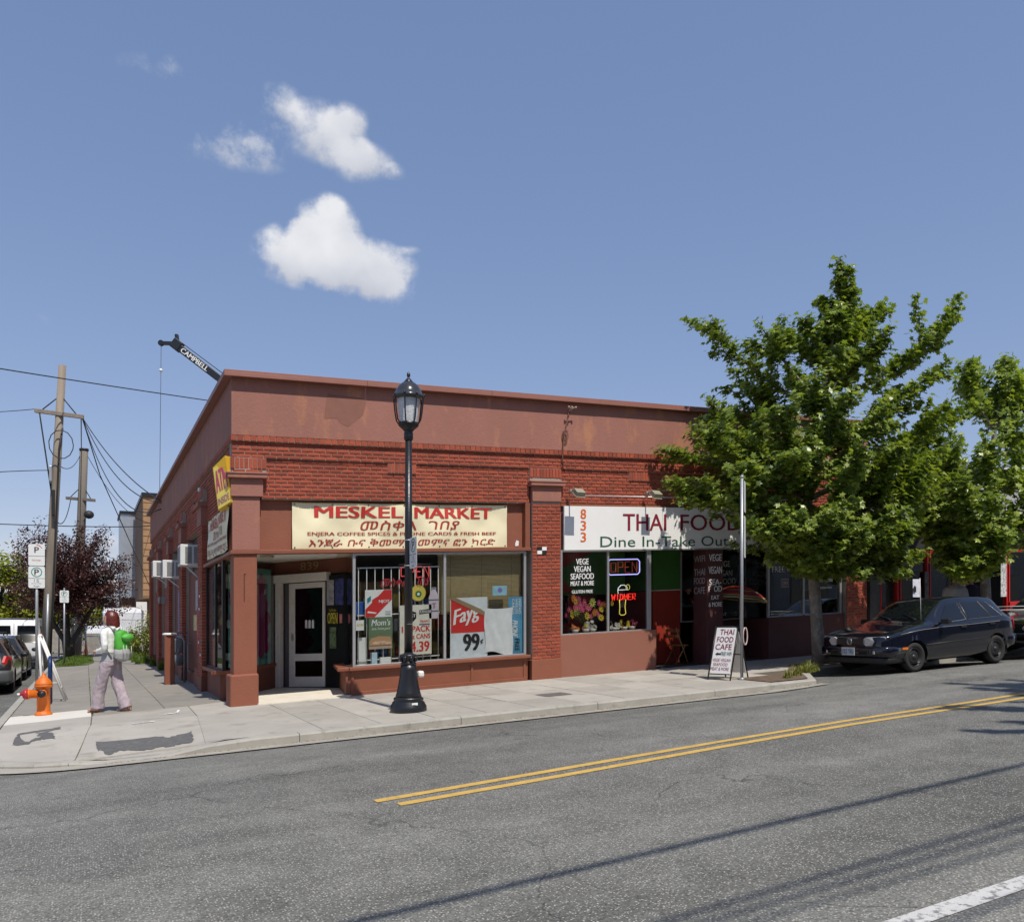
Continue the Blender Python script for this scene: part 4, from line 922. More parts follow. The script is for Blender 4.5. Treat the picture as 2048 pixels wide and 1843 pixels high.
for k, (s, x0, x1) in enumerate((('PREPAID', 5.44, 5.50), ('WIRELESS', 5.37, 5.42), ('CARDS', 5.30, 5.35))): lettering(s, (x1, YI + .012, 1.30), Z, Vector((-1, 0, 0)), .30, .05, WH, p, .005, .01, shear=True) if False else lettering(s, (x0, YI + .012, 1.62), Vector((0, 0, -1)), X, .30, .05, WH, p, .005, .01, shear=True)
lettering('PHONE', (5.30, YI + .012, 1.20), Vector((0, 0, -1)), X, .34, .12, WH, p, .005, .03, .2, shear=True); lettering('FREE', (5.36, YI + .012, .83), Vector((0, 0, -1)), X, .24, .10, BLK, p, .005, .05, shear=True)
p = sheet('wet_wipe_sticker', 4.87, 5.18, 1.70, 1.885, M('pale_blue_sticker', (.30, .55, .68), .5, .15, 9), 'small pale blue pack sticker above the white cloth', 'sticker'); pl(p, 'purple_spot', [(5.03 + .05 * math.cos(R(a)), 1.80 + .05 * math.sin(R(a))) for a in range(0, 360, 30)], M('spot_purple', (.25, .18, .5), .5))
# bamboo blind behind the right pane
BB = thing('window_blind', slop((4.7, .25, 1.5)), 'tan slatted blind lowered behind the right market pane', 'blind')
mb = MB(); BMAT = M('blind_tan', (.40, .31, .16), .7, .12, 12)
h = 2.50
while h > 1.40:
    mb.box(3.80, 5.56, .24 + .004, .26, h - .019, h); h -= .025
mb.build('slats', BMAT, BB, True)['kind'] = 'stuff'
for x in (4.05, 4.7, 5.35): mb = MB(); mb.box(x, x + .006, .234, .238, 1.4, 2.5); mb.build('cord', M('cord', (.2, .15, .1), .8), BB, True)
mb = MB(); mb.box(3.80, 5.56, .225, .27, 2.5, 2.55); mb.build('head_rail', CREAM, BB, True)
# neon OPEN sign (red tube lettering with a faint glow added) and red brush lettering
NEON = M('red_neon_tube', (.85, .10, .10), .3, emit=.5)
t = thing('neon_open_sign', slop((3.3, .14, 2.08)), 'thin red neon OPEN sign hanging at the top of the left market pane', 'neon sign')
def neon_text(th, s, o, w_, h_, mat, r=.009, u=X, v=Z):
    strokes = {'O': [[(.1, .1), (.1, .9), (.9, .9), (.9, .1), (.1, .1)]], 'P': [[(.1, 0), (.1, 1), (.9, 1), (.9, .5), (.1, .5)]], 'E': [[(.9, 0), (.1, 0), (.1, 1), (.9, 1)], [(.1, .5), (.7, .5)]], 'N': [[(.1, 0), (.1, 1), (.9, 0), (.9, 1)]],
               'W': [[(0, 1), (.25, 0), (.5, .7), (.75, 0), (1, 1)]], 'I': [[(.5, 0), (.5, 1)]], 'D': [[(.1, 0), (.1, 1), (.7, .9), (.9, .5), (.7, .1), (.1, 0)]], 'M': [[(0, 0), (.1, 1), (.5, .3), (.9, 1), (1, 0)]], 'R': [[(.1, 0), (.1, 1), (.9, 1), (.9, .5), (.1, .5), (.9, 0)]]}
    n_ = len(s); cw = w_ / n_
    for i, ch in enumerate(s):
        mb = MB()
        for st in strokes[ch]: mb.tube([slop((o[0] + cw * (i + .08 + .84 * a), o[1], o[2] + h_ * b)) for a, b in st], r, 6)
        mb.build('neon_letter', mat, th)
neon_text(t, 'OPEN', (3.0, .14, 2.10), .60, .20, NEON)
mb = MB(); mb.tube([slop((2.98, .15, 2.34)), slop((3.62, .15, 2.34))], .006, 5); mb.build('hanger', ALU, t)
t = thing('window_lettering', slop((3.0, .066, 1.9)), 'red Amharic brush lettering on the left market pane', 'lettering'); lettering('መስቀል ገበያ', slop((2.60, .066, 1.93)), XS, Z, .56, .16, M('brush_red', (.50, .04, .06), .5), t, .003, .015, .3) if 0 else [lettering(w_, slop((x_, .066, 1.93)), XS, Z, l_, .16, M('brush_red', (.50, .04, .06), .5), t, .003, .015, .3) for w_, x_, l_ in (('መስቀል', 2.60, .56), ('ገበያ', 3.24, .34))]
# goods behind the bars
SHF = thing('market_shelf', slop((3.0, 1.6, 0)), 'tan wooden shelving with goods seen through the barred market pane', 'shelf')
for h in (.05, .55, 1.05, 1.55): mb = MB(); mb.box(2.7, 5.4, 1.6, 1.95, h, h + .03); mb.build('shelf_board', TAN, SHF, True)
for x in (2.66, 3.6, 4.5, 5.4): mb = MB(); mb.box(x, x + .04, 1.6, 1.95, 0, 2.1); mb.build('upright', TAN, SHF, True)
mb = MB(); mb.box(2.7, 5.4, 1.96, 1.98, 0, 2.1); mb.build('back_panel', M('panel_tan', (.42, .30, .16), .8), SHF, True)
cols = [(.5, .05, .04), (.6, .5, .1), (.1, .2, .4), (.5, .5, .48), (.15, .3, .12), (.5, .25, .08)]
mb = MB(); gms = [M('goods_%d' % i, c_, .5) for i, c_ in enumerate(cols)]
for h in (.58, 1.08, 1.58):
    x = 2.75
    while x < 5.3:
        w_ = random.uniform(.06, .16); mb.mi = random.randrange(6); mb.box(x, x + w_, 1.62, 1.8, h, h + random.uniform(.15, .34)); x += w_ + random.uniform(.01, .05)
mb.build('goods', gms, SHF, True)['kind'] = 'stuff'
for i, (x, h, w_, hh, c_, nm, lb) in enumerate(((2.22, .525, .16, .5, WHS, 'white_board', 'white board standing in the left corner of the market window'), (2.46, .525, .10, .22, M('pale_box', (.45, .6, .7), .5), 'small_box', 'small pale blue box on the market window ledge'), (2.62, .525, .2, .12, WH, 'white_box', 'low white box on the market window ledge'))):
    mb = MB(); mb.box(x, x + w_, .20 if i == 0 else .12, .22, h, h + hh); tag(mb.build(nm, c_, None, True), lb, 'box')
mb = MB(); mb.box(2.09, 5.56, .09, .6, .46, .523); mb.build('display_ledge', M('ledge', (.30, .26, .2), .7), SHOP, True)
mb = MB(); mb.box(2.14, 2.36, .20, .3, 1.42, 1.68); tag(mb.build('blue_snack_bag', M('snack_blue', (.03, .10, .35), .3, .5, 20), None, True, .02), 'shiny blue snack bags hanging at the left edge of the market window', 'bag')

# posters on the security panel beside the door and in the corner windows
ndir = Vector((2.11 - 2.40, 2.10 - 1.47, 0)); ul = -ndir.normalized(); po = Vector((2.11, 2.10, 0))     # u runs towards the street
def ps(name, a0, a1, h0, h1, mat, label):
    o = po + ul * a0 + Z * (h0 + SH * 2.2); nn = ul.cross(Z)
    mb = MB(); mb.plate(o + nn * .008, ul, Z, [(0, 0), (a1 - a0, 0), (a1 - a0, h1 - h0), (0, h1 - h0)], .003); t = thing(name, o, label, 'poster'); mb.build('sheet', mat, t); return t, o + nn * .011, nn
t, o, nn = ps('door_poster', .05, .27, 1.66, 2.16, M('grey_poster', (.38, .38, .40), .6, .6, 14), 'grey phone card poster at the top of the black panel by the door')
t, o, nn = ps('door_poster', .31, .56, 1.66, 2.18, M('navy_poster', (.06, .07, .22), .6, .8, 7), 'navy and red poster at the top right of the black door panel')
t, o, nn = ps('open_placard', .06, .40, 1.24, 1.63, BLK, 'black placard with yellow OPEN beside the shop door'); lettering('OPEN', o + ul * .02 + Z * .05, ul, Z, .30, .22, M('placard_yellow', (.65, .55, .06), .5), t, .003, .03); lettering('Yes We Are', o + ul * .06 + Z * .29, ul, Z, .22, .06, M('placard_yellow', (.65, .55, .06), .5), t, .003, .01)
t, o, nn = ps('door_poster', .14, .34, .80, 1.22, M('green_poster', (.14, .2, .10), .6, .9, 12), 'small green leaflet under the OPEN placard')
t, o, nn = ps('door_poster', .44, .52, 1.30, 1.48, M('pink_leaflet', (.6, .2, .2), .6, .5, 12), 'tiny pink and yellow leaflet right of the OPEN placard')
# three bottle decals on the door pane
for i in range(3):
    o = DL + du * (.42 + .085 * i) + dn * .002 + Z * (1.22 + SH * 1.8); mb = MB(); mb.plate(o, du, Z, [(0, 0), (.055, 0), (.055, .14), (.04, .17), (.015, .17), (0, .14)], .002); t = mb.build('bottle_decal', WHS, None); tag(t, ['left', 'middle', 'right'][i] + ' of three white bottle decals on the shop door glass', 'decal', 'bottle decals on the door')
# teal flower poster in the corner return window
pu = Vector((LB[0] - .1, LB[1] - 1.45, 0)).normalized(); pn = pu.cross(Z); o = Vector((.10, 1.45, .0)) + pu * .15 - pn * .03 + Z * .57
t = thing('flower_poster', o, 'tall turquoise poster with magenta flowers behind the corner column', 'poster'); TW, TH = 1.70, 1.93
mb = MB(); mb.plate(o, pu, Z, [(0, 0), (TW, 0), (TW, TH), (0, TH)], .003); mb.build('sheet', M('turquoise', (.24, .66, .60), .5), t)
MAG = M('magenta', (.45, .01, .16), .5, .1, 8); PNK = M('pink', (.55, .12, .32), .5, .1, 8)
def petals(cx_, cy_, r, mat, ph):
    for k in range(5):
        a = ph + k * 1.2566; q = [(cx_ + r * (.5 + .5 * math.cos(b)) * math.cos(a) - r * .42 * math.sin(b) * math.sin(a), cy_ + r * (.5 + .5 * math.cos(b)) * math.sin(a) + r * .42 * math.sin(b) * math.cos(a)) for b in [i * .628 for i in range(10)]]
        q = [(clamp(x, .01, TW - .01), clamp(y, .01, TH - .01)) for x, y in q]
        mb = MB(); mb.plate(o + pn * (.004 + .0008 * k), pu, Z, q, .0006); mb.build('petal', mat, t)
petals(1.30, 1.62, .22, MAG, .4); petals(1.28, 1.25, .32, PNK, 1.0); petals(1.36, .92, .34, MAG, .1); petals(1.32, .48, .36, MAG, .7); petals(.20, .9, .2, PNK, .2); petals(.15, 1.3, .17, PNK, .2)
lettering('ANTIOX', o + pu * 1.22 + Z * .12, pu, Vector((.0, .0, 1)), .30, .07, BLK, t, .009, .01)
mb = MB(); mb.plate(o + pu * 1.38 + Z * 1.40 + pn * .009, pu, Z, [(0, 0), (.14, .05), (.15, .15), (.03, .12)], .001); mb.build('white_tag', WHS, t)
# clutter in the side street window
for (y0, y1, h0, h1, mt, nm, lb) in ((2.5, 3.6, .56, 2.5, M('grey_film', (.16, .16, .17), .5, .5, 3), 'grey_window_film', 'grey film with old stickers inside the side window'), (1.7, 2.3, .9, 1.75, M('dark_red_print', (.22, .03, .03), .5, .4, 6), 'dark_red_poster', 'dark red poster in the side street window')):
    mb = MB(); mb.box(.075, .079, y0, y1, h0, h1); tag(mb.build(nm, mt, None, True), lb, 'poster')
# ------------------------------------------------------------------ cafe windows
WL = M('white_window_lettering', (.82, .82, .82), .5)
def wl(txts, x0, x1, tops, mat=WL, y=.043, label='', bold=.02, widths=None):
    t = thing('window_lettering', slop(((x0 + x1) / 2, y, tops[-1][1])), label, 'lettering')
    for k, (s, (h1, h0)) in enumerate(zip(txts, tops)):
        w_ = (x1 - x0) * (widths[k] if widths else 1); c_ = (x0 + x1) / 2
        lettering(s, slop((c_ - w_ / 2, y, h0)), XS, Z, w_, h1 - h0, mat, t, .003, bold)
    return t
VT = ('VEGE', 'VEGAN', 'SEAFOOD', 'MEAT & MORE', 'GLUTEN FREE'); VW = (.54, .72, 1.0, 1.0, .9)
wl(VT, 6.60, 7.15, ((2.385, 2.265), (2.235, 2.115), (2.085, 1.965), (1.93, 1.835), (1.745, 1.68)), label='white menu words VEGE VEGAN SEAFOOD on the left cafe pane', widths=VW)
wl(VT[:3], 10.98, 11.72, ((2.33, 2.19), (2.11, 1.97), (1.92, 1.78)), mat=M('recess_letter_white', (.82, .82, .82), .5), y=.99, label='white menu words on the recessed pane behind the parasol', widths=VW)  # recessed words use the same plain white as the other panes
wl(VT, 13.45, 13.98, ((2.28, 2.17), (2.14, 2.03), (1.98, 1.86), (1.81, 1.73), (1.62, 1.57)), y=.122, label='white menu words on the far right cafe pane beside the tree', widths=VW)
wl(('FREE WIFI',), 12.05, 12.85, ((2.13, 2.0),), y=.122, label='white FREE WIFI lettering on the cafe pane left of the tree trunk', bold=.01)
t = wl(('VEGE', 'VEGAN', 'SEA-', 'F  OD', 'EAT', '& MORE'), 10.09, 10.46, ((2.43, 2.28), (2.16, 2.0), (1.88, 1.75), (1.73, 1.60), (1.52, 1.43), (1.37, 1.27)), y=-.004, label='white peeling menu words on the front of the dark red pillar', widths=(.95, 1, .9, 1, .6, 1))
t = thing('painted_lettering', (10.05, .25, 2.2), 'grey WIFI THAI FOOD CAFE lettering on the left face of the dark red pillar', 'lettering')
GW = M('grey_lettering', (.42, .40, .40), .6)
for s, h1, h0 in (('WIFI', 2.42, 2.28), ('THAI', 2.13, 1.98), ('FOOD', 1.93, 1.79), ('CAFE', 1.72, 1.57)): lettering(s, (10.048, .44, h0 + .5), Vector((0, -1, 0)), Z, .38, h1 - h0, GW, t, .004, .01)
# neon signs
t = thing('neon_open_sign', slop((7.94, .12, 2.0)), 'neon OPEN sign in a pale violet frame in the cafe window', 'neon sign')
NV_ = M('violet_neon', (.45, .42, 1.0), .3, emit=1.3); NR = M('dim_red_neon', (.30, .03, .02), .3, emit=.5); NRB = M('bright_red_neon', (.9, .03, .02), .3, emit=.9); NY = M('yellow_neon', (.8, .68, .12), .3, emit=.6); NW = M('white_neon', (.9, .9, .95), .3, emit=.6)
x0, x1, h0, h1 = 7.55, 8.34, 2.04, 2.36; c_ = .05
mb = MB(); mb.tube([slop(p) for p in [(x0 + c_, .12, h0), (x1 - c_, .12, h0), (x1, .12, h0 + c_), (x1, .12, h1 - c_), (x1 - c_, .12, h1), (x0 + c_, .12, h1), (x0, .12, h1 - c_), (x0, .12, h0 + c_)]], .011, 6, closed=True); mb.build('neon_frame', NV_, t)
neon_text(t, 'OPEN', (7.59, .12, 2.08), .71, .23, NR, .008)
t = thing('neon_beer_sign', slop((7.9, .12, 1.2)), 'neon beer glass sign with red letters in the cafe window', 'neon sign')
mb = MB(); mb.tube([slop(p) for p in ((7.83, .12, 1.52), (7.84, .12, 1.36), (7.83, .12, 1.22), (7.87, .12, 1.19), (7.95, .12, 1.19), (7.99, .12, 1.22), (7.97, .12, 1.36), (7.99, .12, 1.52))], .008, 6); mb.build('neon_glass', NY, t)
mb = MB(); mb.tube([slop(p) for p in ((7.80, .12, 1.72), (8.03, .12, 1.72), (8.02, .12, 1.78), (7.95, .12, 1.82), (7.87, .12, 1.82), (7.80, .12, 1.76), (7.79, .12, 1.70), (7.80, .12, 1.64))], .008, 6); mb.build('neon_foam', NW, t)
mb = MB(); mb.tube([slop((8.04 + .05 * math.cos(a * .785), .12, 1.77 + .06 * math.sin(a * .785))) for a in range(8)], .006, 6, closed=True); mb.build('neon_lemon', NY, t)
neon_text(t, 'WIDMER', (7.62, .11, 1.51), .62, .12, NRB, .012)
mb = MB(); mb.box(7.86, 7.98, .15, .2, 1.35, 1.7); mb.build('transformer', BLK, t, True)
# other small things in the right cafe panes
for (x, h, w_, hh, y, nm, lb, c_) in ((12.36, 1.64, .22, .20, .14, 'open_placard', 'small red and white OPEN placard on the cafe pane by the trunk', WHS), (12.86, 2.24, .26, .22, .14, 'framed_notice', 'small framed notice at the top of the cafe pane by the trunk', WHS), (13.08, 1.55, .28, .55, .16, 'framed_poster', 'gold framed dark poster behind the tree trunk', M('gold_frame', (.30, .22, .05), .5))):
    t = thing(nm, slop((x + w_ / 2, y, h)), lb, 'placard'); mb = MB(); mb.box(x, x + w_, y, y + .006, h, h + hh); mb.build('frame', c_, t, True)
    mb = MB(); mb.box(x + .02, x + w_ - .02, y - .003, y - .001, h + .02, h + hh - .02); mb.build('print', RED if nm == 'open_placard' else (M('pale_print', (.5, .55, .5), .6, .3, 20) if nm == 'framed_notice' else BLK), t, True)
    if nm == 'open_placard': lettering('OPEN', slop((x + .035, y - .004, h + .06)), XS, Z, w_ - .07, .08, WHS, t, .002, .02)
mb = MB()
# flower arrangement in the cafe window
FA = thing('flower_arrangement', slop((7.15, .22, .87)), 'big bunch of pink, orange and yellow flowers in the left cafe window', 'flowers')
FC = [M('flower_%s' % n_, c_, .6) for n_, c_ in (('pink', (.70, .10, .22)), ('magenta', (.55, .04, .2)), ('orange', (.75, .20, .04)), ('yellow', (.70, .52, .04)), ('lime', (.55, .60, .12)), ('white', (.75, .75, .73)))]
CEN = M('flower_centre', (.35, .22, .03), .8)
def flower_me(mat):
    mb = MB()
    for k in range(10):
        a = k * .628; ring = [(.25, -.06), (.6, -.13), (.95, -.10), (1.0, 0), (.95, .10), (.6, .13), (.25, .06)]
        mb.add([(r_ * math.cos(a) - t_ * math.sin(a), -.22 * (r_ - .2) * (1 if k % 2 else .6), r_ * math.sin(a) + t_ * math.cos(a)) for r_, t_ in ring] , [tuple(range(7))])
    mb.mi = 1; mb.ball((0, -.10, 0), (.26, .14, .26), 8, 4)
    me = bpy.data.meshes.new('flower'); me.from_pydata(mb.v, [], mb.f); me.materials.append(mat); me.materials.append(CEN); me.polygons.foreach_set('material_index', mb.m); me.update(); return me
FM = [flower_me(m_) for m_ in FC]
spots = [(.51, .33, 2, .075), (.585, .32, 0, .065), (.54, .29, 3, .06), (.66, .27, 0, .085), (.60, .24, 0, .08), (.74, .27, 4, .085), (.70, .21, 0, .07), (.82, .26, 1, .065), (.88, .24, 2, .06), (.86, .18, 3, .065), (.50, .14, 3, .09), (.57, .16, 4, .08), (.66, .11, 3, .08), (.76, .15, 2, .07), (.80, .12, 1, .06), (.46, .20, 1, .06), (.44, .13, 1, .05), (.98, .25, 3, .05), (.83, .08, 3, .065), (.62, .19, 1, .06), (.72, .10, 1, .05), (.53, .22, 0, .06)]
for (fx, fz, k, r_) in spots:
    x = 6.58 + (fx - .44) / .54 * 1.10; h = 1.16 + (fz - .08) / .25 * .42
    f = place('flower', FM[k], slop((x, .17 + random.uniform(-.05, .06), h)), FA); f.scale = (r_ * 1.15,) * 3; f.rotation_euler = (R(random.uniform(-25, 15)), R(random.uniform(0, 90)), R(random.uniform(-25, 25)))
mb = MB()
for (fx, fz, k, r_) in spots:
    x = 6.58 + (fx - .44) / .54 * 1.10; h = 1.16 + (fz - .08) / .25 * .42; mb.tube([slop((7.10, .24, .98)), slop(((x + 7.1) / 2, .22, h * .6 + .42)), slop((x, .20, h))], .004, 4)
mb.build('stems', M('stem_green', (.06, .12, .03), .7), FA)
mb = MB(); mb.lathe([(.05, 0), (.085, .06), (.09, .12), (.06, .19), (.07, .22)], slop((7.10, .24, .87)), 16); mb.build('vase', M('vase_grey', (.35, .36, .36), .2), FA)
for i, (x, k, r_, lb) in enumerate(((6.80, 2, .05, 'low orange flowers at the left of the cafe window ledge'), (7.05, 3, .08, 'low yellow flowers on the cafe window ledge'), (7.22, 5, .11, 'low white flowers in the middle of the cafe window ledge'), (7.75, 5, .08, 'small pale flowers under the neon beer sign'), (8.0, 3, .08, 'ochre flowers under the neon beer sign'), (8.2, 0, .09, 'pale pink flowers at the right of the cafe window ledge'))):
    t = thing('potted_flowers', slop((x, .2, .87)), lb, 'flowers')
    for j in range(9):
        f = place('flower', FM[k], slop((x + random.uniform(-.1, .1), .17 + random.uniform(-.04, .05), .93 + random.uniform(0, r_ + .05))), t); f.scale = (random.uniform(.03, .05),) * 3; f.rotation_euler = (R(random.uniform(-60, 10)), R(random.uniform(0, 90)), R(random.uniform(-40, 40)))
    mb = MB(); mb.lathe([(.06, 0), (.08, .07)], slop((x, .2, .872)), 12); mb.build('pot', CREAM, t)
# doormat, chair and parasol in the recess
mb = MB(); mb.box(8.75, 9.2, .25, .75, .022, .03); tag(mb.build('doormat', M('mat_dark', (.03, .03, .03), .9), None, True), 'dark doormat in the cafe doorway', 'mat')
t = thing('folding_chair', slop((9.70, .45, .0)), 'wooden folding chair standing in the recess beside the pillar', 'chair'); WD_ = M('chair_wood', (.30, .14, .05), .5)
bx, by, bz = slop((9.50, .42, 0))
for dy in (0, .38):
    mb = MB(); mb.tube([(bx, by + dy, bz), (bx + .30, by + dy, bz + .47)], .014, 6); mb.build('leg', WD_, t)
    mb = MB(); mb.tube([(bx + .38, by + dy, bz), (bx + .02, by + dy, bz + .84)], .014, 6); mb.build('leg', WD_, t)
mb = MB(); mb.box(bx + .05, bx + .36, by, by + .38, bz + .44, bz + .465); mb.build('seat', WD_, t)
for hh in (.62, .75): mb = MB(); mb.box(bx + .03, bx + .12, by, by + .38, bz + hh, bz + hh + .06); mb.build('back_slat', WD_, t)
t = thing('striped_parasol', slop((10.95, .12, 0)), 'red, yellow and purple striped parasol in the recess beside the pillar', 'parasol')
b = Vector(slop((11.18, .22, 0))); mb = MB(); mb.tube([b, b + Vector((-.0, 0, 1.70))], .014, 8); mb.build('pole', WHITEP, t)
ST = [M('parasol_%d' % i, c_, .6, trans=.5) for i, c_ in enumerate(((.50, .05, .03), (.55, .08, .04), (.50, .03, .03), (.6, .45, .12), (.16, .08, .25), (.50, .05, .03), (.62, .55, .15), (.16, .08, .26), (.6, .55, .2)))]
top = b + Vector((.0, 0, 1.72)); ax = Vector((.10, -.06, 1)).normalized(); e1 = ax.cross(Y).normalized(); e2 = ax.cross(e1)
radii = [.03, .25, .36, .40, .43, .47, .57, .60, .63, .67]
for k in range(9):
    mb = MB(); vs = []
    for r_ in (radii[k], radii[k + 1]):
        for i in range(24):
            a = i / 24 * 2 * math.pi; s_ = 1 - .05 * abs(math.sin(a * 4)); vs.append(top + e1 * (r_ * s_ * math.cos(a)) + e2 * (r_ * s_ * math.sin(a)) - ax * (.42 * r_ * r_ / .6 + .02 * abs(math.sin(a * 4)) * r_))
    mb.add(vs, [(i, (i + 1) % 24, 24 + (i + 1) % 24, 24 + i) for i in range(24)], True); mb.build('canopy_stripe', ST[k], t)
mb = MB(); mb.lathe([(.16, 0), (.16, .04), (.03, .06), (.02, .2)], b, 14); mb.build('foot', BLK, t)
# ------------------------------------------------------------------ street furniture
IRON = M('black_cast_iron', (.013, .014, .017), .33, .2, 14, .15, 60); GALV = M('galvanised', (.36, .38, .40), .45, .12, 20, metal=.55); ENAM = M('white_enamel', (.74, .76, .76), .35, .04)
def L3(o, pts): return [(o[0] + x, o[1] + y, o[2] + z) for x, y, z in pts]
LPo = (2.11, -2.84, PAVE(2.11, -2.84))
t = thing('street_lamp', LPo, 'tall black ornamental street lamp with glass lantern on the kerb', 'street lamp'); LAMP = t
mb = MB(); mb.lathe([(.275, -.01), (.275, .03), (.268, .09), (.245, .12), (.245, .135), (.215, .16), (.225, .175), (.225, .195), (.20, .215)], LPo, 28); mb.build('foot', IRON, t)
rings = []
for r_, h_ in [(.20, .21), (.178, .28), (.155, .38), (.135, .50), (.120, .62), (.112, .70)]:
    rings.append([(LPo[0] + (r_ * (1 - .035 * (i % 2))) * math.cos(i * math.pi / 24), LPo[1] + (r_ * (1 - .035 * (i % 2))) * math.sin(i * math.pi / 24), LPo[2] + h_) for i in range(48)])
mb = MB(); mb.loft(rings); mb.build('fluted_base', IRON, t)
mb = MB(); mb.lathe([(.112, .695), (.125, .71), (.105, .73), (.10, .78), (.125, .80), (.135, .83), (.12, .85), (.075, .86), (.066, .88)], LPo, 24)
for k in range(8):
    a = k * math.pi / 4; mb.ball((LPo[0] + .118 * math.cos(a), LPo[1] + .118 * math.sin(a), LPo[2] + .785), (.03, .03, .045), 8, 6)
mb.build('leaf_collar', IRON, t)
mb = MB(); mb.lathe([(.064, .86), (.056, 2.4), (.050, 4.05)], LPo, 20); mb.build('post', IRON, t)
mb = MB(); mb.lathe([(.055, 4.04), (.068, 4.06), (.068, 4.15), (.06, 4.17), (.085, 4.20), (.15, 4.26), (.155, 4.30), (.05, 4.31)], LPo, 24); mb.build('lantern_base', IRON, t)
mb = MB(); mb.lathe([(.125, 4.30), (.150, 4.45), (.165, 4.60), (.170, 4.66)], LPo, 24, cap=False); mb.build('lantern_glass', M('ribbed_glass', (.62, .64, .66), .18, .25, 30, .5, 60, spec=.8), t)
for k in range(8):
    a = k * math.pi / 4 + .2; c_, s_ = math.cos(a), math.sin(a)
    mb = MB(); mb.tube([(LPo[0] + r_ * c_, LPo[1] + r_ * s_, LPo[2] + h_) for r_, h_ in ((.14, 4.27), (.185, 4.34), (.205, 4.45), (.225, 4.64), (.225, 4.69))], .011, 6); mb.build('cage_rib', IRON, t)
mb = MB(); mb.lathe([(.18, 4.65), (.235, 4.66), (.242, 4.69), (.225, 4.715), (.205, 4.73), (.19, 4.78), (.15, 4.85), (.10, 4.895), (.06, 4.905)], LPo, 28); mb.build('dome', M('dome_iron', (.035, .037, .042), .22, .1), t)
for k in range(8):
    a = k * math.pi / 4 + .2; mb = MB(); mb.ball((LPo[0] + .235 * math.cos(a), LPo[1] + .235 * math.sin(a), LPo[2] + 4.70), (.02, .02, .03), 8, 6); mb.build('knob', IRON, t)
mb = MB(); mb.lathe([(.065, 4.885), (.075, 4.91), (.05, 4.935), (.04, 4.955), (.018, 4.965), (.018, 4.985), (.028, 5.01), (.022, 5.045), (.004, 5.065)], LPo, 16); mb.build('finial', IRON, t)
mb = MB(); mb.box(LPo[0] + .14, LPo[0] + .24, LPo[1] - .05, LPo[1] + .05, LPo[2] + .50, LPo[2] + .60); ob = mb.build('outlet_box', WHITEP, t, bevel=.03)
mb = MB(); mb.plate((LPo[0] - .035, LPo[1] - .247, LPo[2] + .10), X, Vector((0, .05, 1)).normalized(), [(0, 0), (.09, .005), (.09, .045), (0, .04)], .002); mb.build('sticker', WHS, t)
mb = MB(); mb.tube([(LPo[0] + .0625 * math.cos(a * .2 - 2.2), LPo[1] + .0625 * math.sin(a * .2 - 2.2), LPo[2] + 1.30) for a in range(8)], [(.035, .002)] * 8, 6); mb.build('band_sticker', M('sticker_grey', (.5, .5, .5), .6, .5, 60), t)
# --- parking signs ---------------------------------------------------------------
TEALP = M('teal_ring', (.03, .28, .22), .5)
def ringpoly(mb, o, u, v, r0, r1, seg=28):
    n = u.cross(v).normalized(); vs = [o + u * (r_ * math.cos(a)) + v * (r_ * math.sin(a)) for r_ in (r0, r1) for a in [2 * math.pi * i / seg for i in range(seg)]]
    mb.add(vs, [(i, (i + 1) % seg, seg + (i + 1) % seg, seg + i) for i in range(seg)])
def rrect(w_, h_, r_=.03):
    pts = []
    for cx_, cy_, a0 in ((w_ - r_, r_, -90), (w_ - r_, h_ - r_, 0), (r_, h_ - r_, 90), (r_, r_, 180)):
        for k in range(4): a = R(a0 + 30 * k); pts.append((cx_ + r_ * math.cos(a), cy_ + r_ * math.sin(a)))
    return pts
def parking_sign(o, u, label, cat='sign', kind='15', group=None, parent=None):
    """face at o (lower left corner), u to the right, sign .305 x .457"""
    u = Vector(u).normalized(); o = Vector(o); n = u.cross(Z).normalized(); W_, H_ = .305, .457
    t = thing('parking_sign', o, label, cat, group)
    mb = MB(); mb.plate(o - n * .003, u, Z, rrect(W_, H_), .003); mb.build('plate', ENAM, t)
    mb = MB(); mb.plate(o + n * .0004, u, Z, [(.0, .20), (W_, .20), (W_, .208), (0, .208)], .0006); mb.build('rule', BLK, t)
    q = o + u * .1525 + Z * .335
    if kind != 'tow':
        mb = MB(); ringpoly(mb, q + n * .002, u, Z, .085, .103); mb.build('ring', TEALP, t)
    lettering('P', q - u * .04 - Z * .06, u, Z, .08, .12, BLK, t, .002, .03)
    if kind == 'tow':
        mb = MB()
        mb.add([q + n * .002 + u * (r_ * math.cos(a)) + Z * (r_ * math.sin(a)) for r_ in (.095, .108) for a in [R(x_) for x_ in range(20, 100, 8)]], [(i, i + 1, 11 + i, 10 + i) for i in range(9)]); mb.build('red_arc', RED, t)
        lettering('TOW AWAY', o + u * .06 + Z * .10, u, Z, .18, .03, RED, t, .002, .01)
    else:
        lettering('15', o + u * .105 + Z * .125, u, Z, .09, .06, M('grey_print', (.2, .2, .2), .5), t, .002, .0)
        lettering('MINUTES', o + u * .06 + Z * .08, u, Z, .18, .03, M('pale_print2', (.35, .36, .36), .5), t, .002, .0)
        lettering('↔', o + u * .09 + Z * .025, u, Z, .12, .025, BLK, t, .002, .01)
    return t
zz = LPo[2]
parking_sign((LPo[0] - .01, LPo[1] - .075, zz + 2.12), (0, -1, 0), 'small white 15 minute parking sign strapped to the ornamental lamp', group='parking signs')
mb = MB()
for h_ in (2.16, 2.54): mb.lathe([(.0625, h_), (.0625, h_ + .018)], LPo, 16)
mb.build('sign_strap', GALV, LAMP)
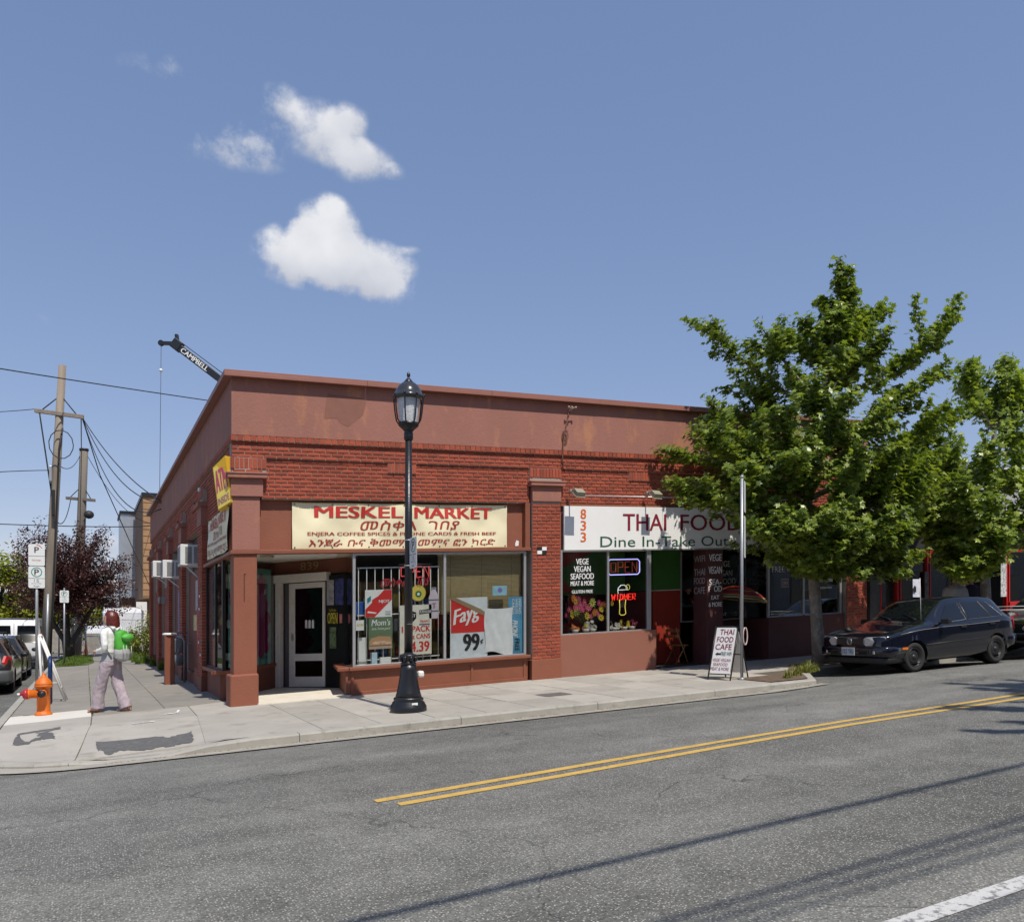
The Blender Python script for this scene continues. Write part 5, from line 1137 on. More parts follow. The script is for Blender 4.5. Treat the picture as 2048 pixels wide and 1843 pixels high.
def sign_post(x, y, h, label, r_=.03):
    z = PAVE(x, y); t = thing('sign_post', (x, y, z), label, 'sign post')
    mb = MB(); mb.lathe([(r_, -.02), (r_, h)], (x, y, z), 12); mb.build('post', GALV, t)
    mb = MB(); mb.lathe([(r_ * 1.1, h), (r_ * 1.2, h + .03), (r_ * .6, h + .05)], (x, y, z), 12); mb.build('cap', GALV, t)
    mb = MB(); mb.lathe([(r_ * 2, 0), (r_ * 1.9, .02), (r_ * 1.1, .04)], (x, y, z), 12); mb.build('base_plate', GALV, t); return z
vx = Vector((math.cos(R(-YAW * .75)), math.sin(R(-YAW * .75)), 0))
P1 = (-3.13, 5.7); z1 = sign_post(*P1, 3.28, 'tall grey steel sign post behind the orange fire hydrant')
parking_sign((P1[0] - .155, P1[1] - .045, z1 + 2.78), (1, 0, 0), 'upper parking sign with red print on the post behind the hydrant', kind='tow', group='parking signs')
parking_sign((P1[0] - .155, P1[1] - .045, z1 + 2.31), (1, 0, 0), 'lower 15 minute parking sign on the post behind the hydrant', group='parking signs')
P2_ = (-2.93, 21.6); z2 = sign_post(*P2_, 2.9, 'grey sign post on the grass verge far down the side street')
parking_sign((P2_[0] - .15, P2_[1] - .045, z2 + 2.40), (1, 0, 0), 'distant parking sign on the grass verge in front of the purple tree', group='parking signs')
P3_ = (8.36, -3.03); z3 = sign_post(*P3_, 3.62, 'slim grey street sign pole beside the cafe sandwich board', .028)
t = thing('edge_on_sign', (P3_[0] + .03, P3_[1], z3 + 2.4), 'white regulation signs seen almost edge on at the pole top', 'sign')
for (h0, h1) in ((3.02, 3.58), (2.2, 2.95)):
    mb = MB(); mb.plate((P3_[0] + .034, P3_[1] - .02, z3 + h0), Vector((.74, .673, 0)), Z, rrect(.24, h1 - h0), .003); mb.build('plate', ENAM, t)
mb = MB(); mb.tube([(P3_[0] + .06 + .05 * math.cos(a * .63), P3_[1] - .02, z3 + .78 + .16 * math.sin(a * .63)) for a in range(10)], .012, 6, closed=True); tag(mb.build('cord_loop', M('pink_cord', (.55, .42, .40), .8)), 'pale cord loop tied round the cafe sign pole', 'cord')
# --- hydrant --------------------------------------------------------------------
HY = (-2.84, 1.40, PAVE(-2.84, 1.40)); ORH = M('hydrant_orange', (.66, .15, .010), .5, .12, 12, .35, 40, dirt=((.20, .07, .03), 9, .60, .6))
t = thing('fire_hydrant', HY, 'bright orange fire hydrant with red and black caps at the corner', 'hydrant')
mb = MB(); mb.lathe([(.135, -.01), (.135, .03), (.11, .045), (.103, .07), (.10, .45), (.135, .47), (.14, .50), (.125, .515)], HY, 24); mb.build('barrel', ORH, t)
mb = MB(); mb.lathe([(.135, .512), (.13, .53), (.105, .585), (.06, .63), (.045, .64), (.035, .66), (.022, .67), (.022, .70), (.012, .71)], HY, 24); mb.build('bonnet', ORH, t)
mb = MB(); mb.lathe([(.055, 0), (.055, .10), (.068, .102), (.068, .135), (.04, .14)], (0, 0, 0), 16)
mb.v = [(HY[0] + .02 + .0 * x - z * .25 + x * .97, HY[1] - .06 - z * .97 - x * .25, HY[2] + .37 + y) for x, y, z in mb.v]; mb.build('front_outlet', ORH, t)
mb = MB(); mb.lathe([(.064, .0), (.064, .05), (.02, .055), (.018, .08)], (0, 0, 0), 8); mb.v = [(HY[0] - .015 - z * .25 + x * .97, HY[1] - .19 - z * .97 - x * .25, HY[2] + .37 + y) for x, y, z in mb.v]; mb.build('black_cap', BLK, t)
mb = MB(); mb.lathe([(.07, 0), (.07, .12), (.085, .125), (.085, .15)], (HY[0] - .08, HY[1] - .02, HY[2] + .36), 16, axis='x'); mb.v = [(2 * (HY[0] - .08) - x, y, z) for x, y, z in mb.v]; mb.f = [list(reversed(f_)) for f_ in mb.f]; mb.build('side_outlet', ORH, t)
mb = MB(); mb.lathe([(.088, 0), (.088, .05), (.06, .075), (.025, .08), (.025, .115)], (HY[0] - .23, HY[1] - .02, HY[2] + .36), 14, axis='x'); mb.v = [(2 * (HY[0] - .23) - x, y, z) for x, y, z in mb.v]; mb.f = [list(reversed(f_)) for f_ in mb.f]; mb.build('red_cap', M('cap_red', (.42, .02, .03), .4), t)
mb = MB(); mb.lathe([(.02, 0), (.02, .04)], (HY[0] - .385, HY[1] - .02, HY[2] + .36), 6, axis='x'); mb.build('cap_nut', WHS, t)
# --- white folding sign frame leaning by the blue hoop -----------------------------
fx, fy = -2.86, 4.25; fz = PAVE(fx, fy); t = thing('folded_sign_frame', (fx, fy, fz), 'white folded sandwich sign frame leaning beside the hydrant', 'sign frame')
for (p_, q_) in (((-.15, -.10, 1.30), (.30, -.2, .0)), ((-.13, .25, 1.30), (.32, .2, .0)), ((-.17, -.1, 1.30), (-.10, -.2, .0)), ((-.16, .25, 1.30), (-.08, .2, .0))):
    mb = MB(); mb.tube(L3((fx, fy, fz), (p_, q_)), .022, 8); mb.build('leg', WHITEP, t)
mb = MB(); mb.tube(L3((fx, fy, fz), ((-.15, -.12, 1.30), (-.15, .27, 1.30))), .04, 10); mb.build('hinge', WHITEP, t)
mb = MB(); mb.tube(L3((fx, fy, fz), ((.21, -.18, .28), (.23, .22, .28))), .015, 6); mb.tube(L3((fx, fy, fz), ((-.12, -.18, .38), (.16, -.17, .38))), .012, 6); mb.build('cross_bar', WHITEP, t)
hx, hy_ = -2.82, 3.62; hz_ = PAVE(hx, hy_); mb = MB(); mb.tube(L3((hx, hy_, hz_), [(0, 0, -.02), (0, 0, .72)] + [(0, .17 - .17 * math.cos(R(a)), .72 + .17 * math.sin(R(a))) for a in range(20, 180, 20)] + [(0, .34, .72), (0, .34, -.02)]), .035, 10)
tag(mb.build('bike_hoop', M('navy_paint', (.012, .035, .12), .4)), 'dark blue bicycle hoop behind the hydrant', 'bike rack')
# --- bollard, gas meter -------------------------------------------------------------
bx, by = -.43, 6.8; bz = PAVE(bx, by); t = thing('steel_bollard', (bx, by, bz), 'brown square bollard with white cap protecting the gas meter', 'bollard')
mb = MB(); mb.box(bx - .11, bx + .11, by - .11, by + .11, bz - .03, bz + 1.16); mb.build('post', TRIM, t, bevel=.012)
mb = MB(); mb.lathe([(.15, 1.16), (.16, 1.175), (.155, 1.20), (.10, 1.215)], (bx, by, bz), 16); mb.build('cap', WHITEP, t)
t = thing('gas_meter', (-.16, 7.35, -.06), 'grey gas meter with pipes on the shaded side wall', 'gas meter'); MET = M('meter_grey', (.20, .215, .23), .5, .15, 14)
mb = MB(); mb.lathe([(.10, .40), (.14, .44), (.15, .52), (.14, .62), (.09, .66)], (-.18, 7.3, 0), 16); mb.build('regulator', MET, t)
mb = MB(); mb.box(-.28, -.08, 7.35, 7.6, .70, 1.05); mb.build('meter_case', MET, t, bevel=.03)
mb = MB(); mb.tube([(-.06, 7.15, -.05), (-.06, 7.15, .98), (-.10, 7.2, 1.08), (-.18, 7.4, 1.1)], .028, 8); mb.build('riser_pipe', MET, t)
mb = MB(); mb.tube([(-.2, 7.45, 1.05), (-.2, 7.45, 1.2), (.04, 7.45, 1.2)], .022, 8); mb.tube([(-.18, 7.3, .66), (-.18, 7.3, .8)], .02, 8); mb.tube([(.05, 6.55, .95), (-.04, 6.55, .92), (-.04, 6.55, .3), (.06, 6.5, .28)], .016, 8); mb.build('pipes', MET, t)
# --- air conditioners ------------------------------------------------------------------
ACW = M('ac_white', (.68, .69, .68), .45, .05, 6); ACG = M('ac_grille', (.20, .205, .21), .6)
def ac(x0, y0, y1, z0, z1, label):
    t = thing('air_conditioner', ((x0 + .1) / 2, (y0 + y1) / 2, z0), label, 'air conditioner', 'window air conditioners on the side wall')
    mb = MB(); mb.box(x0, .14, y0, y1, z0, z1); mb.build('casing', ACW, t, bevel=.012)
    n = 2; w_ = (0.05 - x0) / n
    for i in range(n):
        a = x0 + .10 + i * (w_ - .03); mb = MB(); mb.box(a, a + w_ - .07, y0 - .006, y0 - .001, z0 + .05, z1 - .05); gp_o = mb.build('side_grille', ACG, t)
        mb = MB(); k = z0 + .06
        while k < z1 - .06: mb.box(a, a + w_ - .07, y0 - .014, y0 - .0062, k, k + .008); k += .022
        mb.build('louvres', M('louvre_grey', (.42, .43, .43), .5), gp_o)
    mb = MB(); mb.box(x0 - .008, x0 - .001, y0 + .05, y1 - .05, z0 + .05, z1 - .05); mb.build('rear_grille', ACG, t)
    mb = MB(); mb.tube([(.12, y0 + .1, z0 - .35), (x0 + .12, y0 + .1, z0 - .01)], .015, 6); mb.build('bracket', ACW, t)
ac(-.36, 4.95, 5.55, 2.68, 3.14, 'largest white air conditioner, nearest the corner on the side wall')
ac(-.43, 8.75, 9.35, 2.60, 3.06, 'middle white air conditioner on the shaded side wall')
ac(-.42, 12.5, 13.1, 2.82, 3.30, 'farthest white air conditioner on the side wall')
# --- posters on the side wall ------------------------------------------------------------
for (y, x, w_, z0, z1, mt, lb) in ((4.95, .115, 1.2, .75, 1.75, M('red_bill', (.42, .05, .05), .6, .7, 7), 'red and white bill pasted on the near side wall bay'), (5.9, .115, .5, 1.72, 2.42, M('grey_bill', (.36, .34, .38), .6, .6, 8), 'narrow pale bill high in the near side wall bay'), (6.2, .115, .6, 1.25, 1.62, M('yellow_bill', (.55, .47, .20), .6, .6, 6), 'yellow and white notice in the near side wall bay'), (9.1, .115, 1.6, 1.20, 2.36, M('blue_bill', (.14, .17, .38), .6, .6, 7), 'big blue bill pasted on the second side wall bay')):
    mb = MB(); mb.box(x - .004, x, y, y + w_, z0, z1); o_ = mb.build('pasted_bill', mt); tag(o_, lb, 'poster')
for (y, z) in ((4.05, 1.95), (4.1, 1.68), (4.2, .98), (3.9, .72)):
    mb = MB(); mb.plate((-.066, y + .1, z), Vector((0, -1, 0)), Z, [(0, 0), (.16, .01), (.15, .05), (.0, .06)], .002); mb.build('torn_scrap', WHS, SHOP)
mb = MB(); mb.ball((-.06, 15.0, 2.2), (.05, .09, .12), 10, 8); mb.box(-.02, .13, 14.95, 15.05, 2.1, 2.3); tag(mb.build('wall_lamp', M('lamp_grey', (.3, .3, .3), .5)), 'small round grey wall lamp far down the side wall', 'lamp')
mb = MB(); mb.box(-.09, -.04, 1.75, 1.86, 4.24, 4.32); mb.v = [(x, y + 2.3, z - .06) for x, y, z in mb.v]; tag(mb.build('wall_camera', WHS, None, False, .015), 'tiny white camera high on the side wall', 'camera')
# --- sandwich board ------------------------------------------------------------------------
c0 = Vector((7.93, -3.08, 0)); c0.z = PAVE(c0.x, c0.y); c1 = Vector((8.30, -2.12, 0)); c1.z = PAVE(8.3, -2.1)
t = thing('sandwich_board', (8.15, -2.75, PAVE(8.15, -2.75)), 'white sandwich board reading THAI FOOD CAFE on the pavement', 'sign')
# front panel between lower edge (fl-fr) and ridge
fl, fr = Vector((7.98, -2.55, 0)), Vector((8.10, -3.02, 0)); rl, rr = Vector((8.24, -2.48, 0)), Vector((8.36, -2.95, 0)); bl_, br_ = Vector((8.52, -2.41, 0)), Vector((8.64, -2.88, 0))
for p_ in (fl, fr, rl, rr, bl_, br_): p_.z = PAVE(p_.x, p_.y)
HB = .96
rl.z += HB; rr.z += HB
bu = (fr - fl).normalized(); bv = ((rl + rr) / 2 - (fl + fr) / 2).normalized(); bw, bh = (fr - fl).length, ((rl + rr) / 2 - (fl + fr) / 2).length
mb = MB(); mb.plate(fl + bv * .12, bu, bv, [(.03, 0), (bw - .03, 0), (bw - .03, bh - .15), (.03, bh - .15)], .012); mb.build('front_panel', WHS, t)
cu = (br_ - bl_).normalized(); cv = ((rl + rr) / 2 - (bl_ + br_) / 2).normalized()
mb = MB(); mb.plate(bl_ + cv * .10, cu, cv, [(.03, 0), (bw - .03, 0), (bw - .03, bh - .15), (.03, bh - .15)], -.012); mb.build('rear_panel', WHS, t)
for a, b in ((fl, rl), (fr, rr), (bl_, rl), (br_, rr)):
    mb = MB(); mb.tube([a, b], .013, 6); mb.build('leg', BLACK, t)
for a, b in ((rl, rr), (fl + bv * .11, fr + bv * .11), (bl_ + cv * .45, br_ + cv * .45), (fl + bv * (bh - .02), fr + bv * (bh - .02))):
    mb = MB(); mb.tube([a, b], .010, 6); mb.build('frame_bar', BLACK, t)
fo = fl + bv * .12 + bu.cross(bv) * .012
def bt(s, a0, a1, b0, b1, mat, bold): lettering(s, fo + bu * (a0 * bw) + bv * (b0 * bh), bu, bv, (a1 - a0) * bw, (b1 - b0) * bh, mat, t, .004, bold)
bt('THAI', .24, .86, .72, .82, DRED, .02); bt('FOOD', .16, .88, .58, .68, DRED, .02); bt('CAFE', .14, .86, .44, .545, DRED, .02)
bt('FREE WIFI', .42, .90, .33, .40, GRN, .01); bt('VEGE VEGAN', .10, .90, .22, .275, DRED, .0); bt('SEAFOOD', .16, .80, .14, .195, DRED, .0); bt('MEAT & MORE', .08, .88, .055, .115, DRED, .0)
mb = MB(); mb.plate(fo + bu * (.18 * bw) + bv * (.34 * bh) + bu.cross(bv) * .003, bu, bv, [(0, .02), (.05, .05), (.05, .035), (.12, .035), (.12, .005), (.05, .005), (.05, -.01)], .002); mb.build('arrow', BLK, t)
# ------------------------------------------------------------------ vehicles
TYRE = M('tyre_rubber', (.022, .021, .02), .85, .2, 12); CHROME = M('chrome', (.6, .6, .6), .15, metal=1.0); PLAST = M('black_plastic', (.012, .012, .013), .5, .1)
CWIN = M('dark_car_window', (.006, .008, .010), .03, .0, spec=.6); TAIL = M('tail_lamp_red', (.42, .012, .01), .15, spec=.8, emit=.12); AMB = M('amber_lens', (.70, .16, .01), .2); CLEAR = M('headlamp_lens', (.50, .50, .49), .12, .2, 25, .3, 40, spec=.9); UNDER = M('underbody', (.008, .008, .008), .9)
RIMB = M('steel_wheel', (.03, .031, .033), .42, .2, 20, metal=.3); RIMS = M('alloy_wheel', (.34, .34, .35), .3, metal=.8)
def lin(tab, s):
    if s <= tab[0][0]: return tab[0][1:]
    for a, b in zip(tab, tab[1:]):
        if s <= b[0]:
            t = (s - a[0]) / (b[0] - a[0]); return [lerp(p, q, t) for p, q in zip(a[1:], b[1:])]
    return tab[-1][1:]
def make_car(name, label, nose, hd, tab, paint, wheels, r_w, sc_=1., rim=None, front=True, rear=True, side=None, group='parked vehicles', cat='car', archr=None):
    nose = Vector(nose); hd = Vector(hd).normalized(); bk = -hd; lf = Z.cross(hd).normalized(); up = hd.cross(lf).normalized()
    W = lambda s, y, z: nose + bk * (s * sc_) + lf * (y * sc_) + up * (z * sc_)
    base = W(sum(wheels) / 2, 0, 0); t = thing(name, base, label, cat, group)
    Ln = tab[-1][0]; NS = 72
    ss = [Ln * i / NS for i in range(NS + 1)]
    vals = [list(lin(tab, s)) for s in ss]
    for _ in range(2): vals = [vals[0]] + [[(a + 2 * b + c) / 4 for a, b, c in zip(vals[i - 1], vals[i], vals[i + 1])] for i in range(1, NS)] + [vals[-1]]
    def section(v):
        zb, zs, zt, wb, ws, wt = v; m_ = (zb + zs) / 2
        return [(0, zb), (wb, zb), (ws, zb + .10), (ws + .015, m_), (ws * .988, zs), (wt + .035, zt - .075 if zt - zs > .2 else lerp(zs, zt, .55)), (wt * .85, zt - .018), (0, zt)]
    def cr(p0, p1, p2, p3, u): return tuple(.5 * ((2 * b) + (-a + c) * u + (2 * a - 5 * b + 4 * c - d) * u * u + (-a + 3 * b - 3 * c + d) * u ** 3) for a, b, c, d in zip(p0, p1, p2, p3))
    def S(s, tt):                       # surface point, tt in -7..7 (negative: right side)
        f = clamp(s / Ln * NS, 0, NS - 1e-6); i = int(f); u = f - i; v = [lerp(a, b, u) for a, b in zip(vals[i], vals[i + 1])]
        p = section(v); q = abs(tt); k = min(int(q), 6); w_ = q - k
        P = lambda i_: p[i_] if 0 <= i_ <= 7 else ((-p[1][0], p[1][1]) if i_ < 0 else (-p[6][0], p[6][1]))
        if k in (0, 1, 4): y, z = lerp(p[k][0], p[k + 1][0], w_), lerp(p[k][1], p[k + 1][1], w_)
        else: y, z = cr(P(k - 1), P(k), P(k + 1), P(k + 2), w_)
        return (s, y if tt >= 0 else -y, z)
    # --- body shell
    tts = [0, 1, 1.5, 2, 2.35, 2.7, 3, 3.35, 3.7, 4, 4.3, 4.6, 4.85, 5, 5.2, 5.5, 5.8, 6, 6.5, 7]; full = tts + [-x for x in reversed(tts[1:-1])]
    ws_ = max(v[4] for v in tab_full(tab)); ar = archr or r_w * 1.17; NB = 150; K = len(full)
    loc = [S(Ln * i / NB, q) for i in range(NB + 1) for q in full]; loc = [list(p) for p in loc]
    def arch(p):
        for wx in wheels:
            if abs(p[1]) > ws_ - .30 and (p[0] - wx) ** 2 + (p[2] - r_w) ** 2 < ar * ar: return wx
        return None
    ins = [arch(p) for p in loc]; faces = []
    for i in range(NB):
        for j in range(K):
            q = (i * K + j, i * K + (j + 1) % K, (i + 1) * K + (j + 1) % K, (i + 1) * K + j)
            if all(ins[k] is not None for k in q): continue
            faces.append(q)
    for k in {k for q in faces for k in q}:
        if ins[k] is not None:
            dx, dz = loc[k][0] - ins[k], loc[k][2] - r_w; l_ = math.hypot(dx, dz) or 1; loc[k][0] = ins[k] + dx / l_ * ar; loc[k][2] = r_w + dz / l_ * ar
    faces += [tuple(range(K - 1, -1, -1)), tuple(NB * K + j for j in range(K))]
    used = sorted({k for q in faces for k in q}); rm_ = {k: i for i, k in enumerate(used)}
    mb = MB(); mb.add([W(*loc[k]) for k in used], [tuple(rm_[k] for k in q) for q in faces], True); body = mb.build('body', [paint], t)
    for wx in wheels:
        for sd in (1, -1):
            mb = MB(); prof = [(ar, ws_ - .01), (ar * .99, ws_ - .32), (.02, ws_ - .33)]; vs = []
            for r_, y in prof:
                for k in range(28): a = 2 * math.pi * k / 28; vs.append(W(wx + r_ * math.cos(a), sd * y, max(r_w + r_ * math.sin(a), .17)))
            mb.add(vs, [(i * 28 + k, i * 28 + (k + 1) % 28, (i + 1) * 28 + (k + 1) % 28, (i + 1) * 28 + k) for i in range(2) for k in range(28)], True); mb.build('wheel_well', UNDER, t)
    def patch(nm, fs, ft, mat, nu=14, nv=8, off=.005, sub=None):     # fs(u,v) -> s ; ft(v) -> t
        pts = []; mb = MB()
        for j in range(nv + 1):
            for i in range(nu + 1):
                u, v = i / nu, j / nv; s, q = fs(u, v), ft(u, v); e = .004
                p = Vector(S(s, q)); a = Vector(S(s + e, q)) - Vector(S(s - e, q)); b = Vector(S(s, q + .02)) - Vector(S(s, q - .02)); n = b.cross(a)
                n = n.normalized() if n.length > 1e-9 else Vector((0, 0, 1))
                if n.dot(Vector((0, p.y, p.z - .6))) < 0: n = -n
                p += n * off; pts.append(W(*p))
        mb.add(pts, [(j * (nu + 1) + i, j * (nu + 1) + i + 1, (j + 1) * (nu + 1) + i + 1, (j + 1) * (nu + 1) + i) for j in range(nv) for i in range(nu)], True)
        return mb.build(nm, mat, sub or t)
    def strip(nm, pts, r_, mat, off=.004, sub=None):            # thin line lying on the body: (s, t) list
        mb = MB(); q = []
        for (s, tt) in pts:
            p = Vector(S(s, tt)); n = Vector((0, p.y, (p.z - .6) * .5)).normalized(); q.append(W(*(p + n * off)))
        mb.tube(q, r_, 5); return mb.build(nm, mat, sub or t)
    # --- wheels
    for wx in wheels:
        for sd in (1, -1):
            c = Vector((wx, sd * (ws_ - .10), r_w)); we = thing_part('wheel', t, W(*c))
            def ring(prof, seg=28):
                m_ = MB(); vs = []
                for r_, d_ in prof:
                    for k in range(seg):
                        a = 2 * math.pi * k / seg; vs.append(W(wx + r_ * math.cos(a), sd * (ws_ - .10 + d_), r_w + r_ * math.sin(a)))
                n_ = len(prof); m_.add(vs, [(i * seg + k, i * seg + (k + 1) % seg, (i + 1) * seg + (k + 1) % seg, (i + 1) * seg + k) for i in range(n_ - 1) for k in range(seg)], True); return m_
            k_ = r_w / .29
            ring([(.185 * k_, -.10), (.25 * k_, -.105), (.28 * k_, -.095), (.29 * k_, -.06), (.29 * k_, .05), (.28 * k_, .085), (.25 * k_, .098), (.205 * k_, .09), (.19 * k_, .07)]).build('tyre', TYRE, we)
            ring([(.192 * k_, .07), (.188 * k_, .085), (.175 * k_, .08), (.165 * k_, .04), (.14 * k_, .03), (.12 * k_, .055), (.07 * k_, .06), (.055 * k_, .05), (.05 * k_, .075), (.0, .08)]).build('rim', rim or RIMB, we)
            hm = MB()
            for k in range(8):
                a = k * math.pi / 4; q = [W(wx + (.145 * k_ + .020 * math.cos(b)) * math.cos(a) - .026 * math.sin(b) * math.sin(a), sd * (ws_ - .10 + .042), r_w + (.145 * k_ + .020 * math.cos(b)) * math.sin(a) + .026 * math.sin(b) * math.cos(a)) for b in [x * .785 for x in range(8)]]; hm.add(q, [tuple(range(8))])
            hm.build('rim_holes', UNDER, we)
    return t, W, S, patch, strip
def tab_full(tab): return [r[1:] for r in tab]
def thing_part(name, parent, loc):
    o = bpy.data.objects.new(name, None); col.objects.link(o); o.parent = parent; o.location = Vector(loc) - ORIGIN[parent.name]; ORIGIN[o.name] = Vector(loc); o.empty_display_size = .1; return o

# --- the black hatchback ------------------------------------------------------------
HT = [(0, .34, .66, .73, .55, .70, .60), (.03, .27, .69, .755, .62, .76, .66), (.10, .23, .72, .785, .68, .80, .69), (.30, .20, .765, .83, .72, .83, .71), (.80, .18, .83, .905, .74, .845, .715), (1.15, .18, .875, .955, .74, .845, .71), (1.24, .18, .885, .975, .74, .845, .70),
      (1.60, .18, .90, 1.20, .74, .845, .62), (1.95, .18, .91, 1.375, .74, .845, .56), (2.10, .18, .915, 1.405, .74, .845, .555), (2.5, .18, .925, 1.425, .74, .845, .56), (3.1, .18, .935, 1.41, .74, .84, .555), (3.5, .19, .945, 1.37, .73, .835, .545), (3.62, .20, .945, 1.335, .72, .83, .54), (3.82, .24, .93, 1.05, .70, .81, .60), (3.90, .26, .90, .955, .68, .79, .62), (3.98, .32, .82, .86, .64, .75, .60), (4.02, .36, .76, .80, .60, .72, .57)]
BLUEB = M('dark_navy_car_paint', (.004, .005, .011), .12, .12, 3, coat=.7, spec=.4, dirt=((.02, .019, .018), 3.0, .62, .22))
cz = ROAD(11.5, -4.1)
t, W, S, patch, strip = make_car('parked_hatchback', 'black five door hatchback parked beside the street tree', (10.76, -3.36, ROAD(11.5, -4.15) - .035), (-1, 0, -.055), HT, BLUEB, (.80, 3.275), .288, .945)
for sd, nm in ((1, ''), (-1, '')):
    q = lambda a, b, sd=sd: (lambda u, v: sd * lerp(a, b, v))
    wf = patch('window', lambda u, v: lerp(lerp(1.46, 1.98, v), lerp(2.34, 2.32, v), u), lambda u, v, sd=sd: sd * lerp(4.10, 4.86, v), CWIN)
    wr = patch('window', lambda u, v: lerp(lerp(2.44, 2.42, v), lerp(3.14, 2.98, v), u), lambda u, v, sd=sd: sd * lerp(4.10, 4.86, v), CWIN)
    wq = patch('window', lambda u, v: lerp(lerp(3.18, 3.03, v), lerp(3.50, 3.24, v), u), lambda u, v, sd=sd: sd * lerp(4.12, 4.84, v), CWIN)
    strip('window_trim', [(1.42, sd * 4.06), (2.36, sd * 4.06), (2.345, sd * 4.88)], .005, M('dull_chrome', (.25, .23, .21), .35, metal=.7)); strip('window_trim', [(2.42, sd * 4.88), (2.42, sd * 4.06), (3.16, sd * 4.06), (3.52, sd * 4.08), (3.25, sd * 4.88)], .005, MATS['dull_chrome']); strip('window_divider', [(3.16, sd * 4.08), (3.0, sd * 4.88)], .008, M('divider_tan', (.22, .18, .14), .5))
    for pts in ([(1.33, sd * 1.6), (1.30, sd * 3), (1.36, sd * 4.0)], [(2.38, sd * 1.6), (2.39, sd * 3), (2.385, sd * 4.86)], [(2.98, sd * 1.7), (3.02, sd * 2.6), (3.30, sd * 3.6), (3.42, sd * 4.0)]): strip('door_seam', pts, .004, UNDER, 0.0)
    strip('pinstripe', [(.42, sd * 3.86), (.9, sd * 3.84), (1.6, sd * 3.80), (2.4, sd * 3.80), (3.2, sd * 3.80), (3.85, sd * 3.85)], .0042, M('silver_stripe', (.42, .41, .40), .35, metal=.4), .006); strip('side_moulding', [(1.1, sd * 2.95), (2.0, sd * 2.97), (2.95, sd * 2.97)], .012, PLAST, .008)
    for hx in (2.15, 3.05):
        p = S(hx, sd * 3.72); mb = MB(); mb.obox(W(p[0] + .06, p[1] + sd * .015, p[2]), W(1, 0, 0) - W(0, 0, 0), W(0, 1, 0) - W(0, 0, 0), W(0, 0, 1) - W(0, 0, 0), .16, .03, .035); mb.build('door_handle', PLAST, t, bevel=.008)
    # mirror
    mp = S(1.52, sd * 4.02); mb = MB(); mb.loft([[W(mp[0] + a, mp[1] + sd * (.05 + d_), mp[2] + .05 + b) for a, b in ((-.03, -.045), (.07, -.05), (.08, .05), (-.01, .05))] for d_ in (0, .06, .15, .19)], False); mb.build('mirror', PLAST, t, bevel=.015)
    mb = MB(); mb.tube([W(mp[0], mp[1], mp[2]), W(mp[0] + .02, mp[1] + sd * .08, mp[2] + .04)], .022, 8); mb.build('mirror_arm', PLAST, t)
    # headlamp: rounded lens on the nose corner
    hl = [(.325, .01), (.34, -.06), (.39, -.085), (.73, -.075), (.765, -.05), (.765, .08), (.72, .095), (.40, .085), (.345, .06)]
    ctr = .635; pts = []
    def nose_s(y): return -.022 + .09 * max(0, (abs(y) - .30) / .42) ** 2
    mb = MB(); n_ = len(hl); vs = [W(nose_s(y) - .012, sd * y, ctr + z) for y, z in hl] + [W(nose_s(y) + .06, sd * y, ctr + z) for y, z in hl] + [W(nose_s(.55) - .014, sd * .55, ctr)]
    mb.add(vs, [(i, (i + 1) % n_, 2 * n_) for i in range(n_)] + [(i, n_ + i, n_ + (i + 1) % n_, (i + 1) % n_) for i in range(n_)], False); mb.build('headlight', CLEAR, t)
    mb = MB(); mb.box(0, 1, 0, 1, 0, 1); mb.v = [tuple(W(lerp(.005, .03, a) + .01, sd * lerp(.50, .60, b), lerp(.395, .45, c))) for a, b, c in mb.v]; mb.v = [tuple(Vector(p) + (W(-.07, 0, 0) - W(0, 0, 0))) for p in mb.v]; mb.build('fog_lamp', CLEAR, t)
    mb = MB(); mb.add([W(.42, sd * .862, .455), W(.56, sd * .872, .455), W(.56, sd * .872, .50), W(.42, sd * .862, .50)], [(0, 1, 2, 3)]); mb.build('side_marker', AMB, t)
    pr = [(3.90, .80, .66), (3.98, .745, .66), (3.99, .735, .84), (3.93, .76, .92), (3.85, .80, .88)]
    mb = MB(); mb.loft([[W(s, sd * (y + e), z) for s, y, z in pr] for e in (-.05, .02)], False); mb.build('tail_light', TAIL, t)
patch('windscreen', lambda u, v: lerp(1.30, 1.90, v), lambda u, v: (lambda q: 7 - abs(q) if q >= 0 else -(7 - abs(q)))(lerp(-1.92, 1.92, u)), CWIN, 20, 10)
patch('rear_window', lambda u, v: lerp(3.60, 3.80, v), lambda u, v: (lambda q: 7 - abs(q) if q >= 0 else -(7 - abs(q)))(lerp(-1.7, 1.7, u)), CWIN, 16, 6)
def bumper(z0, z1, s_add, wide, nm, mat, tail=False, Ln=4.02, back=.55):
    mb = MB(); rings = []
    ys = [(-1, back), (-1, .25), (-.97, .10), (-.88, .02), (-.6, -.03), (0, -.05), (.6, -.03), (.88, .02), (.97, .10), (1, .25), (1, back)]
    for a, s in ys:
        s_ = s + s_add; s_ = Ln - s_ if tail else s_; q = []
        for dz, ins in ((0, .02), (.25, 0), (.75, 0), (1, .03), (1, .12), (0, .12)):
            yy = a * (wide - (ins if abs(a) > .9 else 0)); sx = s_ + (ins if abs(a) < .97 else 0) * (-1 if tail else 1); q.append(W(sx, yy, lerp(z0, z1, dz)))
        rings.append(q)
    mb.loft(rings, True); return mb.build(nm, mat, t, bevel=0)
bumper(.34, .535, -.035, .855, 'front_bumper', BLUEB); bumper(.20, .335, .0, .82, 'front_valance', PLAST); bumper(.34, .58, -.04, .845, 'rear_bumper', BLUEB, True)
